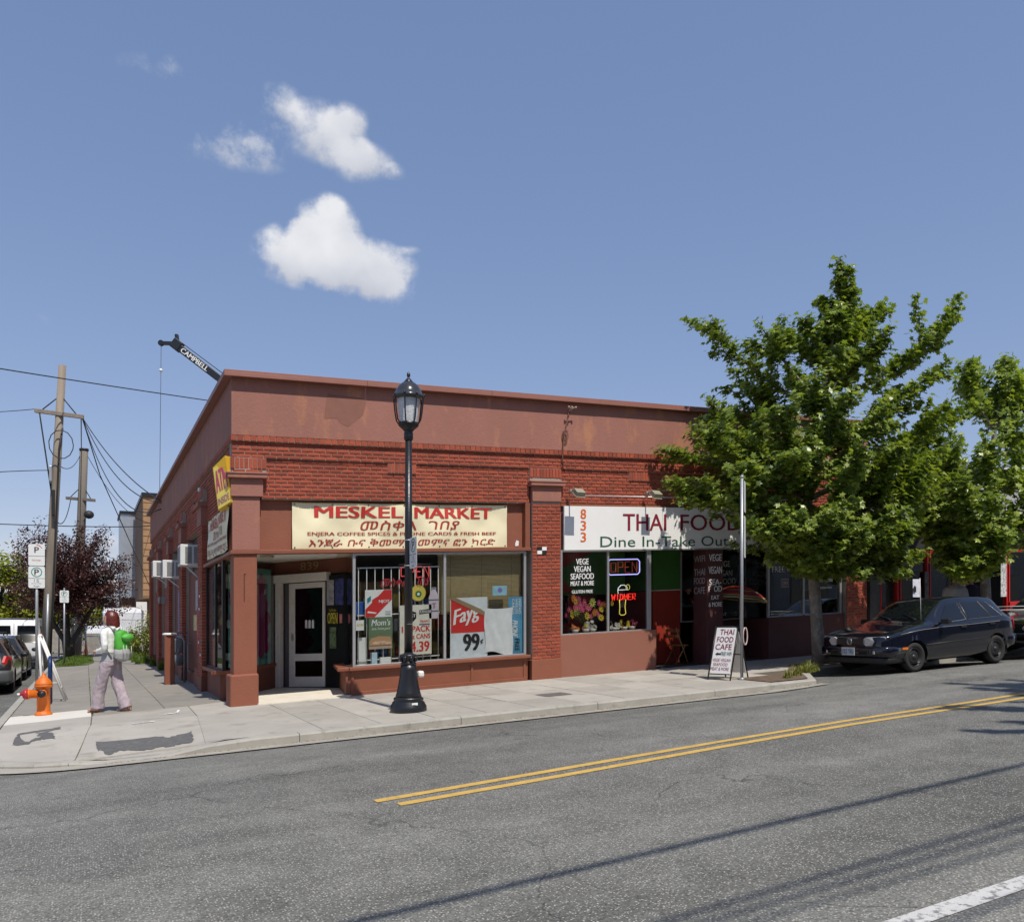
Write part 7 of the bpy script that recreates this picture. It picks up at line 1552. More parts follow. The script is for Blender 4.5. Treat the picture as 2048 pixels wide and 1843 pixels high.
class Leaves:
    def __init__(s, shape): s.v = []; s.f = []; s.shape = shape; s.ls = [len(shape)]
    def add(s, p, n, size, spin):
        u = n.orthogonal().normalized(); v = n.cross(u); cs, sn = math.cos(spin), math.sin(spin); a = u * cs + v * sn; b = v * cs - u * sn; o = len(s.v)
        dr = n * (-size * .14)
        for x, y in s.shape: s.v.append(tuple(p + a * (x * size) + b * (y * size) + dr * (abs(x) * 2 + abs(y))))
        s.f.append(tuple(range(o, o + len(s.shape))))
    def build(s, name, mat, parent):
        mb = MB(); mb.v = s.v; mb.f = [list(f) for f in s.f]; mb.m = [0] * len(s.f); mb.sm = [False] * len(s.f); return mb.build(name, mat, parent)
def rv(): 
    while True:
        p = Vector((random.uniform(-1, 1), random.uniform(-1, 1), random.uniform(-1, 1)))
        if .01 < p.length_squared <= 1: return p
def bez(a, b, c, t): return a * (1 - t) ** 2 + b * (2 * t * (1 - t)) + c * t * t
def branchy_tree(t, trunk, rad, tips, lv, lsize, dens, sleeve, limbs, zmin, twig=4, upl=.55, bare=.22):
    tr = [Vector(p) for p in trunk]
    def at_z(z):
        for a, b in zip(tr, tr[1:]):
            if z <= b.z: return a.lerp(b, clamp((z - a.z) / max(b.z - a.z, 1e-6)))
        return tr[-1]
    def leafy(a, b, c, r0, r1, n, t0=0.):
        for i in range(n):
            q = t0 + (1 - t0) * (i + random.random()) / n; p = bez(a, b, c, q); r_ = lerp(r0, r1, q) * random.random() ** .5
            off = rv(); off.z *= .8; p = p + off * r_ * 1.25
            out = (p - at_z(min(max(p.z, tr[0].z), tr[-1].z))); out.z *= .4
            n_ = (Vector((0, 0, 1)) * random.uniform(.4, 1.3) + out.normalized() * random.uniform(.0, .8) + rv() * .75).normalized(); lv.add(p, n_, lsize * random.uniform(.65, 1.2), random.uniform(0, 6.28))
    for tp in tips:
        tp = Vector(tp); cen = at_z(tp.z); hor = math.hypot(tp.x - cen.x, tp.y - cen.y); z0 = max(tp.z - (upl if not (tp.x < 9.9 and 3.75 < tp.z < 5.3) else .08) * hor - (.5 if not (tp.x < 9.9 and 3.75 < tp.z < 5.3) else .1), zmin); st = at_z(min(z0, tr[-2].z))
        mid = st.lerp(tp, .55); mid.z = lerp(st.z, tp.z, .42) - .05 * hor; ln = (tp - st).length
        limbs.tube([bez(st, mid, tp, q / 6) for q in range(7)], [lerp(.014 + .014 * ln, .006, q / 6) for q in range(7)], 6)
        leafy(st, mid, tp, sleeve, sleeve * .42, int(dens * ln), bare)
        for k in range(twig):
            q = random.uniform(.30, .85); p0 = bez(st, mid, tp, q); d = (tp - st).normalized() * .7 + rv() * .9; d.z = d.z * .6 + .25; l2 = random.uniform(.3, .65) * ln * (1.05 - q * .7); p2 = p0 + d.normalized() * l2; p1 = p0.lerp(p2, .5) + Vector((0, 0, -.04))
            limbs.tube([p0, p1, p2], [.009, .007, .004], 4); leafy(p0, p1, p2, sleeve * .85, sleeve * .45, int(dens * 1.1 * l2) + 4, .05)
def tree(name, label, trunk, rad, tips, mat, shape, lsize, dens, sleeve, zmin, bark, group=None, **kw):
    t = thing(name, trunk[0], label, 'tree', group)
    mb = MB(); rr = rad; pts = [Vector(p) for p in trunk]; pts[0] = pts[0] - Vector((0, 0, .1)); mb.tube(pts, rr, 14); mb.build('trunk', bark, t)
    lv = Leaves(shape); lm = MB(); branchy_tree(t, trunk, rad, tips, lv, lsize, dens, sleeve, lm, zmin, **kw); lm.build('limbs', bark, t)
    lv.build('crown', mat, t); return t, lv
random.seed(11)
LM1 = leaf_mat('maple_leaf', (.075, .128, .020), (.31, .38, .072), .37, .34); LM2 = leaf_mat('pale_maple_leaf', (.10, .165, .025), (.34, .41, .075), .40, .34)
TIPS = [(11.94, -2.03, 9.02), (9.55, -0.51, 7.83), (10.01, -1.63, 7.56), (11.14, -0.97, 7.85), (11.01, -1.9, 7.67), (13.05, -2.14, 8.23), (12.19, -3.05, 7.37), (14.24, -2.95, 7.85), (13.39, -3.42, 6.74), (10.35, -0.35, 6.99), (9.27, -0.93, 6.12), (8.5, 0.02, 5.06), (8.03, -1.09, 4.17), (8.48, -1.65, 5.02), (10.23, -3.08, 3.43), (9.76, -3.07, 3.53), (11.14, -3.31, 3.0), (12.99, -3.22, 2.88), (11.67, -3.57, 3.65), (12.87, -3.39, 4.43), (14.0, -2.72, 5.53), (14.7, -2.4, 6.23), (8.84, -2.5, 4.41), (9.55, -2.63, 5.58), (10.59, -2.7, 6.35), (11.02, -3.14, 5.96), (9.55, -3.08, 4.53), (10.76, -3.57, 4.71), (11.61, -3.43, 5.63), (11.23, -0.34, 5.55), (12.83, -0.8, 6.0), (14.29, -1.42, 5.45), (11.91, -0.68, 7.07), (13.11, -1.5, 7.39), (11.59, -2.19, 7.84), (11.9, -1.68, 7.7), (12.3, -1.99, 7.56), (10.19, -0.16, 4.74), (12.21, -0.38, 4.28), (13.85, -1.09, 4.3), (14.29, -2.08, 4.0), (10.4, -3.5, 3.74)]
TRUNK = [(11.57, -1.79, 0.5), (11.51, -1.76, 1.37), (11.44, -1.73, 2.41), (11.35, -1.68, 3.78), (11.28, -1.66, 4.58), (11.41, -1.72, 5.12), (11.55, -1.78, 5.9), (11.75, -1.88, 6.94), (11.89, -1.95, 8.17), (11.95, -2.0, 8.9)]
TIPS = [(x, min(y, -.22), z) for x, y, z in TIPS] + [(11.8, -1.7, 8.3), (12.1, -2.2, 8.5), (11.7, -2.2, 8.0), (12.15, -1.8, 8.1), (11.5, -1.9, 7.2), (12.2, -2.0, 7.0), (10.2, -2.9, 5.0), (12.4, -3.3, 5.0), (13.6, -2.9, 5.0), (13.4, -2.2, 3.6), (12.2, -3.5, 3.3), (14.3, -2.6, 4.6)] + [(9.46, -2.36, 3.37), (9.7, -2.7, 3.15), (9.4, -2.11, 3.56), (10.21, -2.85, 2.87), (11.12, -2.97, 2.9), (10.29, -3.11, 3.01), (9.41, -2.78, 3.48), (8.87, -2.18, 3.88), (12.22, -3.51, 3.2)]
tree('maple_tree', 'big green maple street tree in front of the cafe', TRUNK, [.155, .125, .11, .095, .085, .075, .06, .045, .025, .01], TIPS, LM1, MAPLE, .132, 92, .34, 2.35, BARK, twig=8)
T2 = [(18.96, -0.95, 8.34), (17.38, -0.72, 7.95), (18.44, -0.4, 8.32), (19.59, -0.92, 7.98), (18.06, -.3, 7.65), (16.34, -0.54, 6.46), (16.31, -.3, 6.08), (15.48, -0.33, 5.29), (15.76, -0.25, 4.68), (15.82, -0.95, 4.96), (16.18, -1.24, 5.69), (16.35, -1.66, 4.89), (17.16, -1.62, 5.96), (17.1, -1.92, 4.91), (16.4, -1.35, 4.19), (16.98, -1.75, 4.18), (16.11, -0.42, 4.16), (16.39, -0.79, 3.75), (18.23, -1.7, 6.57), (19.56, -1.25, 7.35), (20.22, -1.24, 6.89), (19.65, -1.85, 5.9), (18.91, -2.04, 5.03), (18.88, -1.8, 4.29), (20.4, -1.66, 4.67), (19.36, -.3, 7.4), (18.69, -.3, 5.72), (20.4, -.4, 6.04), (17.24, -1.43, 3.35), (16.6, -1.16, 2.75), (17.61, -1.84, 3.71)]
TR2 = [(18.53, -0.73, 0.80), (18.49, -0.71, 2.02), (18.44, -0.69, 3.56), (18.52, -0.73, 4.84), (18.69, -0.81, 6.38), (18.92, -0.93, 8.18)]
CC = Vector((-2.21, -14.99, 1.336)); near = lambda p: tuple(CC.lerp(Vector(p), .955))
T2 = [near(p) for p in T2]; TR2 = [near(p) for p in TR2]; TR2[0] = (TR2[0][0], TR2[0][1], PAVE(TR2[0][0], TR2[0][1]))
tree('maple_tree', 'paler green maple street tree outside the bar at the right', TR2, [.14, .12, .10, .08, .05, .015], T2, LM2, MAPLE, .15, 68, .40, 2.6, BARK, twig=7)
# trees on the near side of the street, out of the photograph: they shade the road at its right
def round_tree(name, label, x, y, h, r_, mat, shape, ls, n, zb, bark=BARK, seed=1, tr_r=.16, zc=None, dens=60, cat_group=None, z0=None):
    random.seed(seed); z0 = PAVE(x, y) if z0 is None else z0; tips = []
    zc = zc or (h * .62)
    for i in range(n):
        d = rv().normalized(); k = random.uniform(.6, 1.0); tips.append((x + d.x * r_ * k, y + d.y * r_ * k, z0 + max(zc + d.z * (h - zc) * k, zb)))
    tk = [(x, y, z0), (x + .03, y, z0 + h * .2), (x - .05, y + .04, z0 + h * .4), (x + .02, y, z0 + h * .6), (x, y - .03, z0 + h * .8), (x, y, z0 + h)]
    return tree(name, label, tk, [tr_r, tr_r * .85, tr_r * .7, tr_r * .5, tr_r * .3, .01], tips, mat, shape, ls, dens, .34, z0 + zb, bark, cat_group)
round_tree('maple_tree', 'tall street tree on the near pavement to the right of the view', 10.6, -16.9, 14.0, 4.6, LM1, MAPLE, .20, 70, 6.0, seed=5, dens=46, zc=10.2)
# purple leaved plum in the verge of the side street
PUR = leaf_mat('plum_leaf', (.045, .016, .017), (.11, .038, .032), .2)
t = thing('plum_tree', (-2.85, 30.4, -.2), 'purple leaved plum tree on the grass verge of the side street', 'tree'); random.seed(21)
stems = [[(-2.85, 30.4, -.3), (-2.75, 30.3, .7), (-2.2, 30.2, 1.7), (-1.5, 30.1, 3.0), (-1.0, 30.0, 4.6)], [(-2.9, 30.4, -.3), (-2.95, 30.4, .8), (-3.0, 30.5, 2.0), (-3.1, 30.4, 3.6), (-3.0, 30.4, 5.4)], [(-2.95, 30.4, -.3), (-3.1, 30.5, .7), (-3.6, 30.5, 1.6), (-4.4, 30.3, 2.9), (-5.0, 30.2, 4.0)]]
mb = MB()
for s_ in stems: mb.tube(s_, [.17, .13, .10, .07, .02], 10)
mb.build('trunk', BARKD, t)
lv = Leaves(OVAL); lm = MB()
for i in range(230):
    d = rv().normalized(); k = random.uniform(.35, 1.0) ** .6; c = Vector((-2.9, 30.4, 3.55)); tp = c + Vector((d.x * 3.0 * k, d.y * 2.6 * k, d.z * (2.9 if d.z > 0 else 2.5) * k)); tp.z = max(tp.z, 1.25)
    st = Vector(random.choice(stems)[2]).lerp(c, .4); md = st.lerp(tp, .5) + Vector((0, 0, .2)); lm.tube([bez(st, md, tp, q / 4) for q in range(5)], [.03, .02, .015, .01, .005], 4); ln = (tp - st).length
    for j in range(int(52 * ln)):
        q = random.uniform(.35, 1.05); p = bez(st, md, tp, q) + rv() * .28; lv.add(p, (Vector((0, 0, .7)) + rv()).normalized(), random.uniform(.08, .15), random.uniform(0, 6.28))
lm.build('limbs', BARKD, t); lv.build('crown', PUR, t)
# light green trees at the far left, shrubs by the side wall
LG = leaf_mat('spring_leaf', (.15, .19, .012), (.32, .33, .025), .4); LG2 = leaf_mat('yellow_shrub_leaf', (.12, .16, .012), (.26, .26, .03), .4); GRS = leaf_mat('grass_blade', (.07, .13, .014), (.16, .22, .03), .35)
random.seed(31)
def clump(name, label, cat, c, rad, n, ls, mat, shape=DIAM, trunk=None, group=None, base=None):
    c = Vector(c); t = thing(name, base or (c.x, c.y, c.z - rad[2]), label, cat, group); lv = Leaves(shape); lm = MB(); b0 = Vector(base or (c.x, c.y, c.z - rad[2]))
    subs = []
    for i in range(max(8, n // 160)):
        d = rv().normalized() * random.uniform(.45, .9); subs.append((c + Vector((d.x * rad[0], d.y * rad[1], d.z * rad[2])), random.uniform(.22, .42)))
        q = subs[-1][0]; lm.tube([b0, b0.lerp(q, .5) + Vector((0, 0, .1)), q], [trunk or .03, (trunk or .03) * .5, .008], 5)
    for i in range(n):
        q, k = random.choice(subs); p = q + Vector((random.gauss(0, .5) * rad[0] * k, random.gauss(0, .5) * rad[1] * k, random.gauss(0, .5) * rad[2] * k)); lv.add(p, (Vector((0, 0, .7)) + (p - c).normalized() * .5 + rv() * .8).normalized(), ls * random.uniform(.6, 1.2), random.uniform(0, 6.28))
    lm.build('stems', BARKD, t); lv.build('foliage', mat, t); return t
clump('linden_tree', 'yellow green tree beyond the vans at the far left', 'tree', (-8.4, 62, 4.2), (4.2, 4, 3.2), 9000, .36, LG, OVAL, .2, 'far street trees', (-8.4, 62, -.4))
clump('linden_tree', 'rounded light green tree behind the purple plum tree', 'tree', (-4.0, 66, 2.6), (3.6, 3.5, 2.4), 7500, .34, LG, OVAL, .18, 'far street trees', (-4.0, 66, -.4))
clump('linden_tree', 'low green tree behind the construction fence', 'tree', (-1.2, 60, 2.2), (2.6, 2.5, 2.0), 2600, .26, LG, OVAL, .16, 'far street trees', (-1.2, 60, -.4))
clump('yellow_shrub', 'tall yellow green shrub at the far end of the side wall', 'shrub', (.05, 25.0, .95), (.9, .9, .95), 3200, .10, LG2, OVAL, .02, 'shrubs by the side wall', (.05, 25.0, -.1))
clump('yellow_shrub', 'lower yellow green shrub farther behind the side wall', 'shrub', (-.75, 26.3, .65), (.7, 1.0, .7), 2400, .095, LG2, OVAL, .02, 'shrubs by the side wall', (-.75, 26.3, -.1))
GRS2 = leaf_mat('dry_grass_blade', (.10, .15, .02), (.30, .28, .08), .35)
def blades(name, label, pts, n, hmin, hmax, mat, kind='stuff', spread=.4):
    mb = MB()
    for i in range(n):
        cx_, cy_, sp = random.choice(pts); a = random.uniform(0, 6.28); r_ = sp * random.random() ** .5; x, y = cx_ + r_ * math.cos(a), cy_ + r_ * math.sin(a); z = PAVE(x, y) - .01; h = random.uniform(hmin, hmax) * (1 - .75 * (r_ / sp) ** 2); b = random.uniform(0, 6.28); d = Vector((math.cos(b), math.sin(b), 0)); s_ = Vector((-d.y, d.x, 0)) * random.uniform(.006, .011); p = Vector((x, y, z)); ln = random.uniform(.1, .6) * h
        mb.add([p - s_, p + s_, p + d * ln * .45 + Z * h * .65 + s_ * .7, p + d * ln * .45 + Z * h * .65 - s_ * .7, p + d * ln + Z * h * .9], [(0, 1, 2, 3), (3, 2, 4)])
    return tag(mb.build(name, mat), label, 'grass', kind=kind)
blades('grass_tuft', 'tufts of long grass in the planting strip beside the hatchback', [(10.25, -2.75, .16), (10.45, -2.6, .20), (10.0, -2.95, .10), (10.62, -2.42, .25), (10.3, -2.6, .3), (9.4, -3.3, .1), (9.0, -3.5, .08)], 900, .04, .26, GRS2)
blades('verge_grass', 'mown grass verge under the purple plum tree', [(-2.75, 22.2, .55), (-2.6, 23.6, .7), (-2.6, 25.5, .7), (-2.6, 27.5, .7), (-2.6, 29.5, .7), (-2.6, 31, .7), (-2.7, 21.4, .4)], 8000, .06, .22, GRS)
blades('wall_grass', 'rough grass growing along the foot of the far side wall', [(-.30, 19.4, .3), (-.3, 21.2, .35), (-.4, 23.6, .5), (-.5, 24.4, .6), (-.3, 25, .6), (-.12, 16.8, .12), (-.1, 13.6, .1)], 3000, .10, .45, GRS)
blades('joint_weeds', 'weeds sprouting from the pavement joint behind the walking woman', [(-2.12, 2 + .45 * i, .035) for i in range(22)] + [(-3.33, 1.5 + .5 * i, .04) for i in range(20)], 330, .012, .035, GRS)
# verge soil sheet
mb = MB(); pol = [(-3.3, 20.9), (-2.2, 20.9), (-1.9, 23), (-1.9, 27), (-1.9, 32.5), (-3.3, 32.5)]; mb.add([(x, y, PAVE(x, y) + .012) for x, y in pol], [tuple(range(len(pol)))]); struct(mb.build('grass_verge', M('verge_turf', (.07, .10, .02), .95, .3, 6, .5, 40)))

# leaf litter and grit along the kerb foot
mb = MB(); random.seed(77)
for i in range(1500):
    x = random.uniform(1.5, 9.3) if random.random() < .8 else random.uniform(-2.0, 1.5); y = -3.965 - abs(random.gauss(0, .05)); z = ROAD(x, y) + .018; a = random.uniform(0, 6.28); l = random.uniform(.006, .022); d = Vector((math.cos(a), math.sin(a), random.uniform(-.2, .4))) * l; e = Vector((-math.sin(a), math.cos(a), 0)) * l * .5; p = Vector((x, y, z))
    mb.add([p - d, p + e, p + d, p - e], [(0, 1, 2, 3)])
for i in range(260):
    x = random.uniform(-2.5, 9.0); y = random.uniform(-3.7, -.1); z = PAVE(x, y) + .004; a = random.uniform(0, 6.28); l = random.uniform(.005, .016); d = Vector((math.cos(a), math.sin(a), .1)) * l; e = Vector((-math.sin(a), math.cos(a), 0)) * l * .5; p = Vector((x, y, z)); mb.add([p - d, p + e, p + d, p - e], [(0, 1, 2, 3)])
tag(mb.build('leaf_litter', M('dry_litter', (.22, .16, .07), .9, .4, 30, rnd=.5)), 'dry leaf litter and grit along the foot of the kerb', 'litter', kind='stuff')
# ------------------------------------------------------------------ poles, wires, crane
WOOD = M('weathered_pole', (.25, .21, .165), .9, .28, 5, .7, 50, streak=.08); WOODD = M('dark_pole', (.16, .14, .115), .9, .28, 5, .7, 50, streak=.08); WIRE = M('black_wire', (.018, .018, .02), .6)
def upole(label, b, tp, r0, r1, arms, wood, extra=None):
    t = thing('utility_pole', b, label, 'utility pole', 'utility poles'); b, tp = Vector(b), Vector(tp)
    mb = MB(); mb.tube([b, b.lerp(tp, .33), b.lerp(tp, .66), tp], [r0, lerp(r0, r1, .33), lerp(r0, r1, .66), r1], 16); mb.build('mast', wood, t)
    for a, c in arms:
        a, c = Vector(a), Vector(c); u = (c - a).normalized(); mid = (a + c) / 2; mb = MB(); mb.obox(mid, u, u.cross(Z).normalized(), Z, (c - a).length, .12, .15); mb.build('crossarm', wood, t, bevel=.01)
        on = b.lerp(tp, (mid.z - b.z) / (tp.z - b.z)); up = on + (tp - b).normalized() * .75
        for e in (a.lerp(c, .15), a.lerp(c, .85)): mb = MB(); mb.tube([e + Z * .07, up], .022, 6); mb.build('brace', WIRE, t)
    return t
t = upole('tall weathered utility pole leaning beside the parked cars', (-3.62, 22.8, -.25), (-3.01, 22.5, 11.45), .20, .135, [((-3.96, 22.85, 9.68), (-2.28, 22.0, 9.43))], WOOD)
for pts, r_ in (([(-3.42, 22.5, 0), (-3.32, 22.48, 3), (-3.12, 22.4, 8.2), (-3.0, 22.35, 9.0)], .035), ([(-3.55, 22.5, 0), (-3.5, 22.5, 2.6)], .05)): mb = MB(); mb.tube(pts, r_, 8); mb.build('riser_cable' if r_ < .05 else 'riser_conduit', WIRE if r_ < .05 else GALV, t)
mb = MB(); mb.tube([(-3.05 + .42 * math.cos(a * .5), 22.25, 8.35 + .55 * math.sin(a * .5)) for a in range(13)], .02, 6, closed=True); mb.build('cable_coil', WIRE, t)
mb = MB(); mb.box(-3.38, -3.26, 22.2, 22.4, 5.6, 6.6); mb.build('splice_box', PLAST, t, bevel=.02); mb = MB(); mb.box(-3.46, -3.36, 22.2, 22.4, 6.9, 7.5); mb.build('cutout', GALV, t, bevel=.02)
t = upole('shorter dark utility pole rising behind the purple plum tree', (-2.65, 35.5, -.5), (-2.28, 35.31, 10.6), .24, .20, [((-3.12, 35.6, 8.08), (-1.76, 34.9, 7.95))], WOODD)
mb = MB(); mb.lathe([(.23, 10.58), (.23, 10.68)], (-2.28, 35.31, 0), 14); mb.build('cap', PLAST, t); mb = MB(); mb.ball((-2.05, 35.0, 7.2), (.25, .2, .22), 8, 6); mb.build('cable_bundle', WIRE, t)
def wire(label, pts, r_=.02, sag=0, n=14, group='overhead wires'):
    pts = [Vector(p) for p in pts]; q = []
    if len(pts) == 2: q = [pts[0].lerp(pts[1], i / n) - Z * (sag * 4 * (i / n) * (1 - i / n)) for i in range(n + 1)]
    elif len(pts) == 3:
        for i in range(n + 1): u = i / n; q.append(pts[0] * ((1 - u) * (1 - 2 * u)) + pts[1] * (4 * u * (1 - u)) + pts[2] * (u * (2 * u - 1)))
    else: q = pts
    mb = MB(); mb.tube(q, r_, 6); return tag(mb.build('overhead_wire', WIRE), label, 'wire', group)
wire('highest wire crossing the sky from the left edge to the crane', [(-9.5, 16, 9.7), (-1.52, 22.65, 10.92), (12, 31.6, 12.75)], .022)
wire('wire from the left edge to the crossarm of the weathered pole', [(-12, 36, 12), (-3.96, 22.9, 9.75)], .014, .25)
wire('wire from the left edge to the side of the weathered pole', [(-9.2, 12.5, 4.6), (-3.39, 22.69, 7.4)], .016, -.15)
wire('short wire between the weathered pole and the dark pole', [(-3.13, 22.56, 7.59), (-2.47, 35.3, 10.29)], .016, .35)
wire('wire running from the dark pole down towards the brick block', [(-2.11, 35.23, 10.29), (1.6, 44.7, 8.0)], .016, .8)
wire('level cable crossing in front of the plum tree crown', [(-12, 32.3, 6.2), (-2.63, 27.67, 5.79), (.6, 26.1, 5.9)], .022)
wire('lowest cable at the left edge under the small cloud', [(-16, 50, 5.4), (-4.0, 36, 4.6)], .02, .2)
for i, (sg, dz, lb) in enumerate(((.35, 0, 'straightest of three service wires sloping to the side wall'), (.75, -.05, 'middle of three service wires sloping to the side wall'), (1.25, -.25, 'most sagging of three service wires sloping to the side wall'))): wire(lb, [(-2.30, 22.1, 9.40 - .02 * i), (-.05, 14.6, 5.36 + dz)], .017, sg, 18)
wire('steep cable dropping from the crossarm past the metal clad block', [(-2.31, 22.1, 9.37), (-1.65, 26.06, 7.88), (-.62, 30.02, 6.19), (1.6, 44.5, 3.6)], .022)
wire('stay wire from the left end of the crossarm down the pole', [(-3.80, 22.75, 9.6), (-3.36, 22.55, 6.3)], .03)
wire('drop wire from the right end of the crossarm to the dark pole', [(-2.36, 22.05, 9.35), (-2.40, 35.2, 10.5)], .02, .3)
wire('slack drop wire between the poles above the plum tree', [(-3.2, 22.5, 5.4), (-2.9, 35.4, 8.0)], .02, .5)
# wires along the near side of the street (their shadows cross the road)
H_ = 8.6; dy = H_ / math.tan(R(SUN_EL))
for i, (a, b, r_, lb) in enumerate((((-.97, -10.85), (4.92, -10.41), .040, 'thickest street cable over the near pavement'), ((.27, -11.67), (3.27, -11.47), .026, 'second street cable over the near pavement'), ((.44, -11.78), (3.03, -11.63), .022, 'third street cable over the near pavement'), ((.6, -11.89), (2.74, -11.81), .016, 'thinnest street cable over the near pavement'), ((1.35, -12.38), (1.91, -12.34), .020, 'street cable nearest the houses behind the camera'))):
    k = (b[1] - a[1]) / (b[0] - a[0]); k = min(k, .07); ya = lambda x: a[1] + k * (x - a[0]) - dy
    z_ = lambda x: G(clamp(x, -9, 40)) - .08 + H_ + (.0006 * (x - 3) ** 2)
    wire(lb, [(x, ya(x), z_(x)) for x in (-34, -25, -15, -8, -3, 0, 3, 6, 12, 20, 30, 42)], r_)
for x in (-34, 42):
    yb = -17.2 + (.06 * x * .9 if x > 0 else -1.6); upole('utility pole on the near pavement %s' % ('far to the left' if x < 0 else 'far to the right'), (x, yb, G(x) - .3), (x, yb, G(x) + 10.2), .18, .13, [((x, yb - 1.3, G(x) + 9.4), (x, yb + 1.3, G(x) + 9.4))], WOODD)
# crane boom behind the shops
c0, c1 = Vector((27.7, 37.15, .3)), Vector((3.6, 49.1, 20.9)); t = thing('mobile_crane', (27.7, 37.15, 1.3), 'black telescopic crane boom rising behind the shop roof', 'crane'); u = (c1 - c0).normalized(); vd = Vector((.4456, .895, 0)); n = u.cross(vd).normalized(); v = n.cross(u).normalized()
CB = M('crane_black', (.013, .016, .02), .4)
for f0, f1, wd in ((0, .45, .85), (.45, .78, .66), (.78, 1.0, .50)):
    a, b = c0.lerp(c1, f0), c0.lerp(c1, f1); mb = MB(); mb.obox((a + b) / 2, u, n, v, (b - a).length, wd, wd * .8); mb.build('boom_section', CB, t, bevel=.05)
mb = MB(); mb.obox(c1 + u * .15 + n * (-.05), u, n, v, .7, .72, .5); mb.obox(c1 + u * .35 + n * -.35, (u - n).normalized(), (u + n).normalized(), v, .8, .22, .3); mb.build('boom_head', CB, t, bevel=.05)
mb = MB(); mb.lathe([(.2, -.1), (.2, .1)], (0, 0, 0), 16); hd = c1 + u * .45 + Vector((-1.0, .5, 0)) * .75; mb.v = [tuple(hd + u * x + n * y + v * z) for x, y, z in mb.v]; mb.obox(hd.lerp(c1 + u * .4, .5), (hd - c1 - u * .4).normalized(), Z, v, .9, .22, .25); mb.build('sheave', CB, t)
nf = n if n.dot(Vector((0, 0, 1))) > 0 else -n; fdir = -v if v.dot(vd) > 0 else v
lu2 = -u; lv2 = fdir.cross(lu2)
lettering('CAMPBELL', c1 - u * .4 + fdir * .21 - lv2 * .17, lu2, lv2, 2.3, .33, WHS, t, .03, .05)
mb = MB(); mb.tube([hd - Z * .1, (hd.x - .1, hd.y, 10.5)], .018, 6); mb.build('hoist_cable', WIRE, t); mb = MB(); mb.ball((hd.x - .02, hd.y, hd.z - 1.9), .12, 8, 6); mb.build('hook_ball', WHS, t)
mb = MB(); mb.tube([c1 + n * .38 * (1 if n.z > 0 else -1) + u * .3, c0.lerp(c1, .5) + n * .6 * (1 if n.z > 0 else -1)], .03, 6); mb.build('rope', WIRE, t)
mb = MB(); mb.box(26.2, 29.5, 36, 38.4, .6, 2.6).box(24, 33, 35.8, 38.6, -.2, 1.2); mb.build('carrier', CB, t, bevel=.05)
# ------------------------------------------------------------------ far buildings
TANB = M('tan_brick', (.36, .21, .105), .85, .14, 2, .2, 20, rnd=.08); TAND = M('brown_brick', (.20, .12, .075), .85, .14, 2)
b = thing('tan_brick_block', (6, 45, -.1), 'tall tan brick block standing beyond the side wall', 'building')
mb = MB(); mb.box(1.1, 18, 44.8, 54.5, 3.2, 9.7); mb.build('upper_wall', TANB, b); mb = MB(); mb.box(1.0, 18.1, 44.7, 54.6, 9.7, 9.95); mb.build('coping', BLACK, b); mb = MB(); mb.box(1.9, 18, 45.6, 54.5, -.3, 3.2); mb.build('lower_wall', TAND, b)
mb = MB(); mb.box(1.085, 1.11, 46, 54.4, 3.2, 9.7); mb.build('side_wall', TAND, b)
rows_ = MB(); mw = [rows_.box(1.1, 18, 44.775, 44.8, 3.3 + .43 * k, 3.32 + .43 * k) for k in range(15)]; rows_.build('brick_ledges', TAND, b)['kind'] = 'stuff'
for x in (2.6, 4.6, 6.6): mb = MB(); mb.box(x, x + 1.2, 45.55, 45.62, .6, 2.6); mb.build('window', CWIN, b)
b = thing('metal_clad_block', (-.3, 57, 0), 'silver corrugated metal clad block left of the tan brick block', 'building'); SILV = M('corrugated_metal', (.46, .50, .55), .35, .1, 2, metal=.5)
mb = MB()
for k in range(22): x = .15 + k * .045; mb.box(x, x + .03, 54.95, 55.05, 3.5, 9.75)
mb.box(.15, 1.2, 55.0, 60, 3.5, 9.75); mb.build('cladding', SILV, b); mb = MB(); mb.box(.05, 1.3, 54.85, 60.1, 9.75, 9.95); mb.build('coping', BLACK, b); mb = MB(); mb.box(.2, 1.2, 55.3, 60, -.3, 3.5); mb.build('lower_wall', TAND, b)
mb = MB(); mb.box(-1.0, .15, 57, 66, -.3, 4.2); mb.build('annex', M('grey_annex', (.3, .32, .35), .7), b); mb = MB(); mb.box(-.9, -.1, 56.9, 57.0, 1.6, 3.0); mb.build('window', CWIN, b)
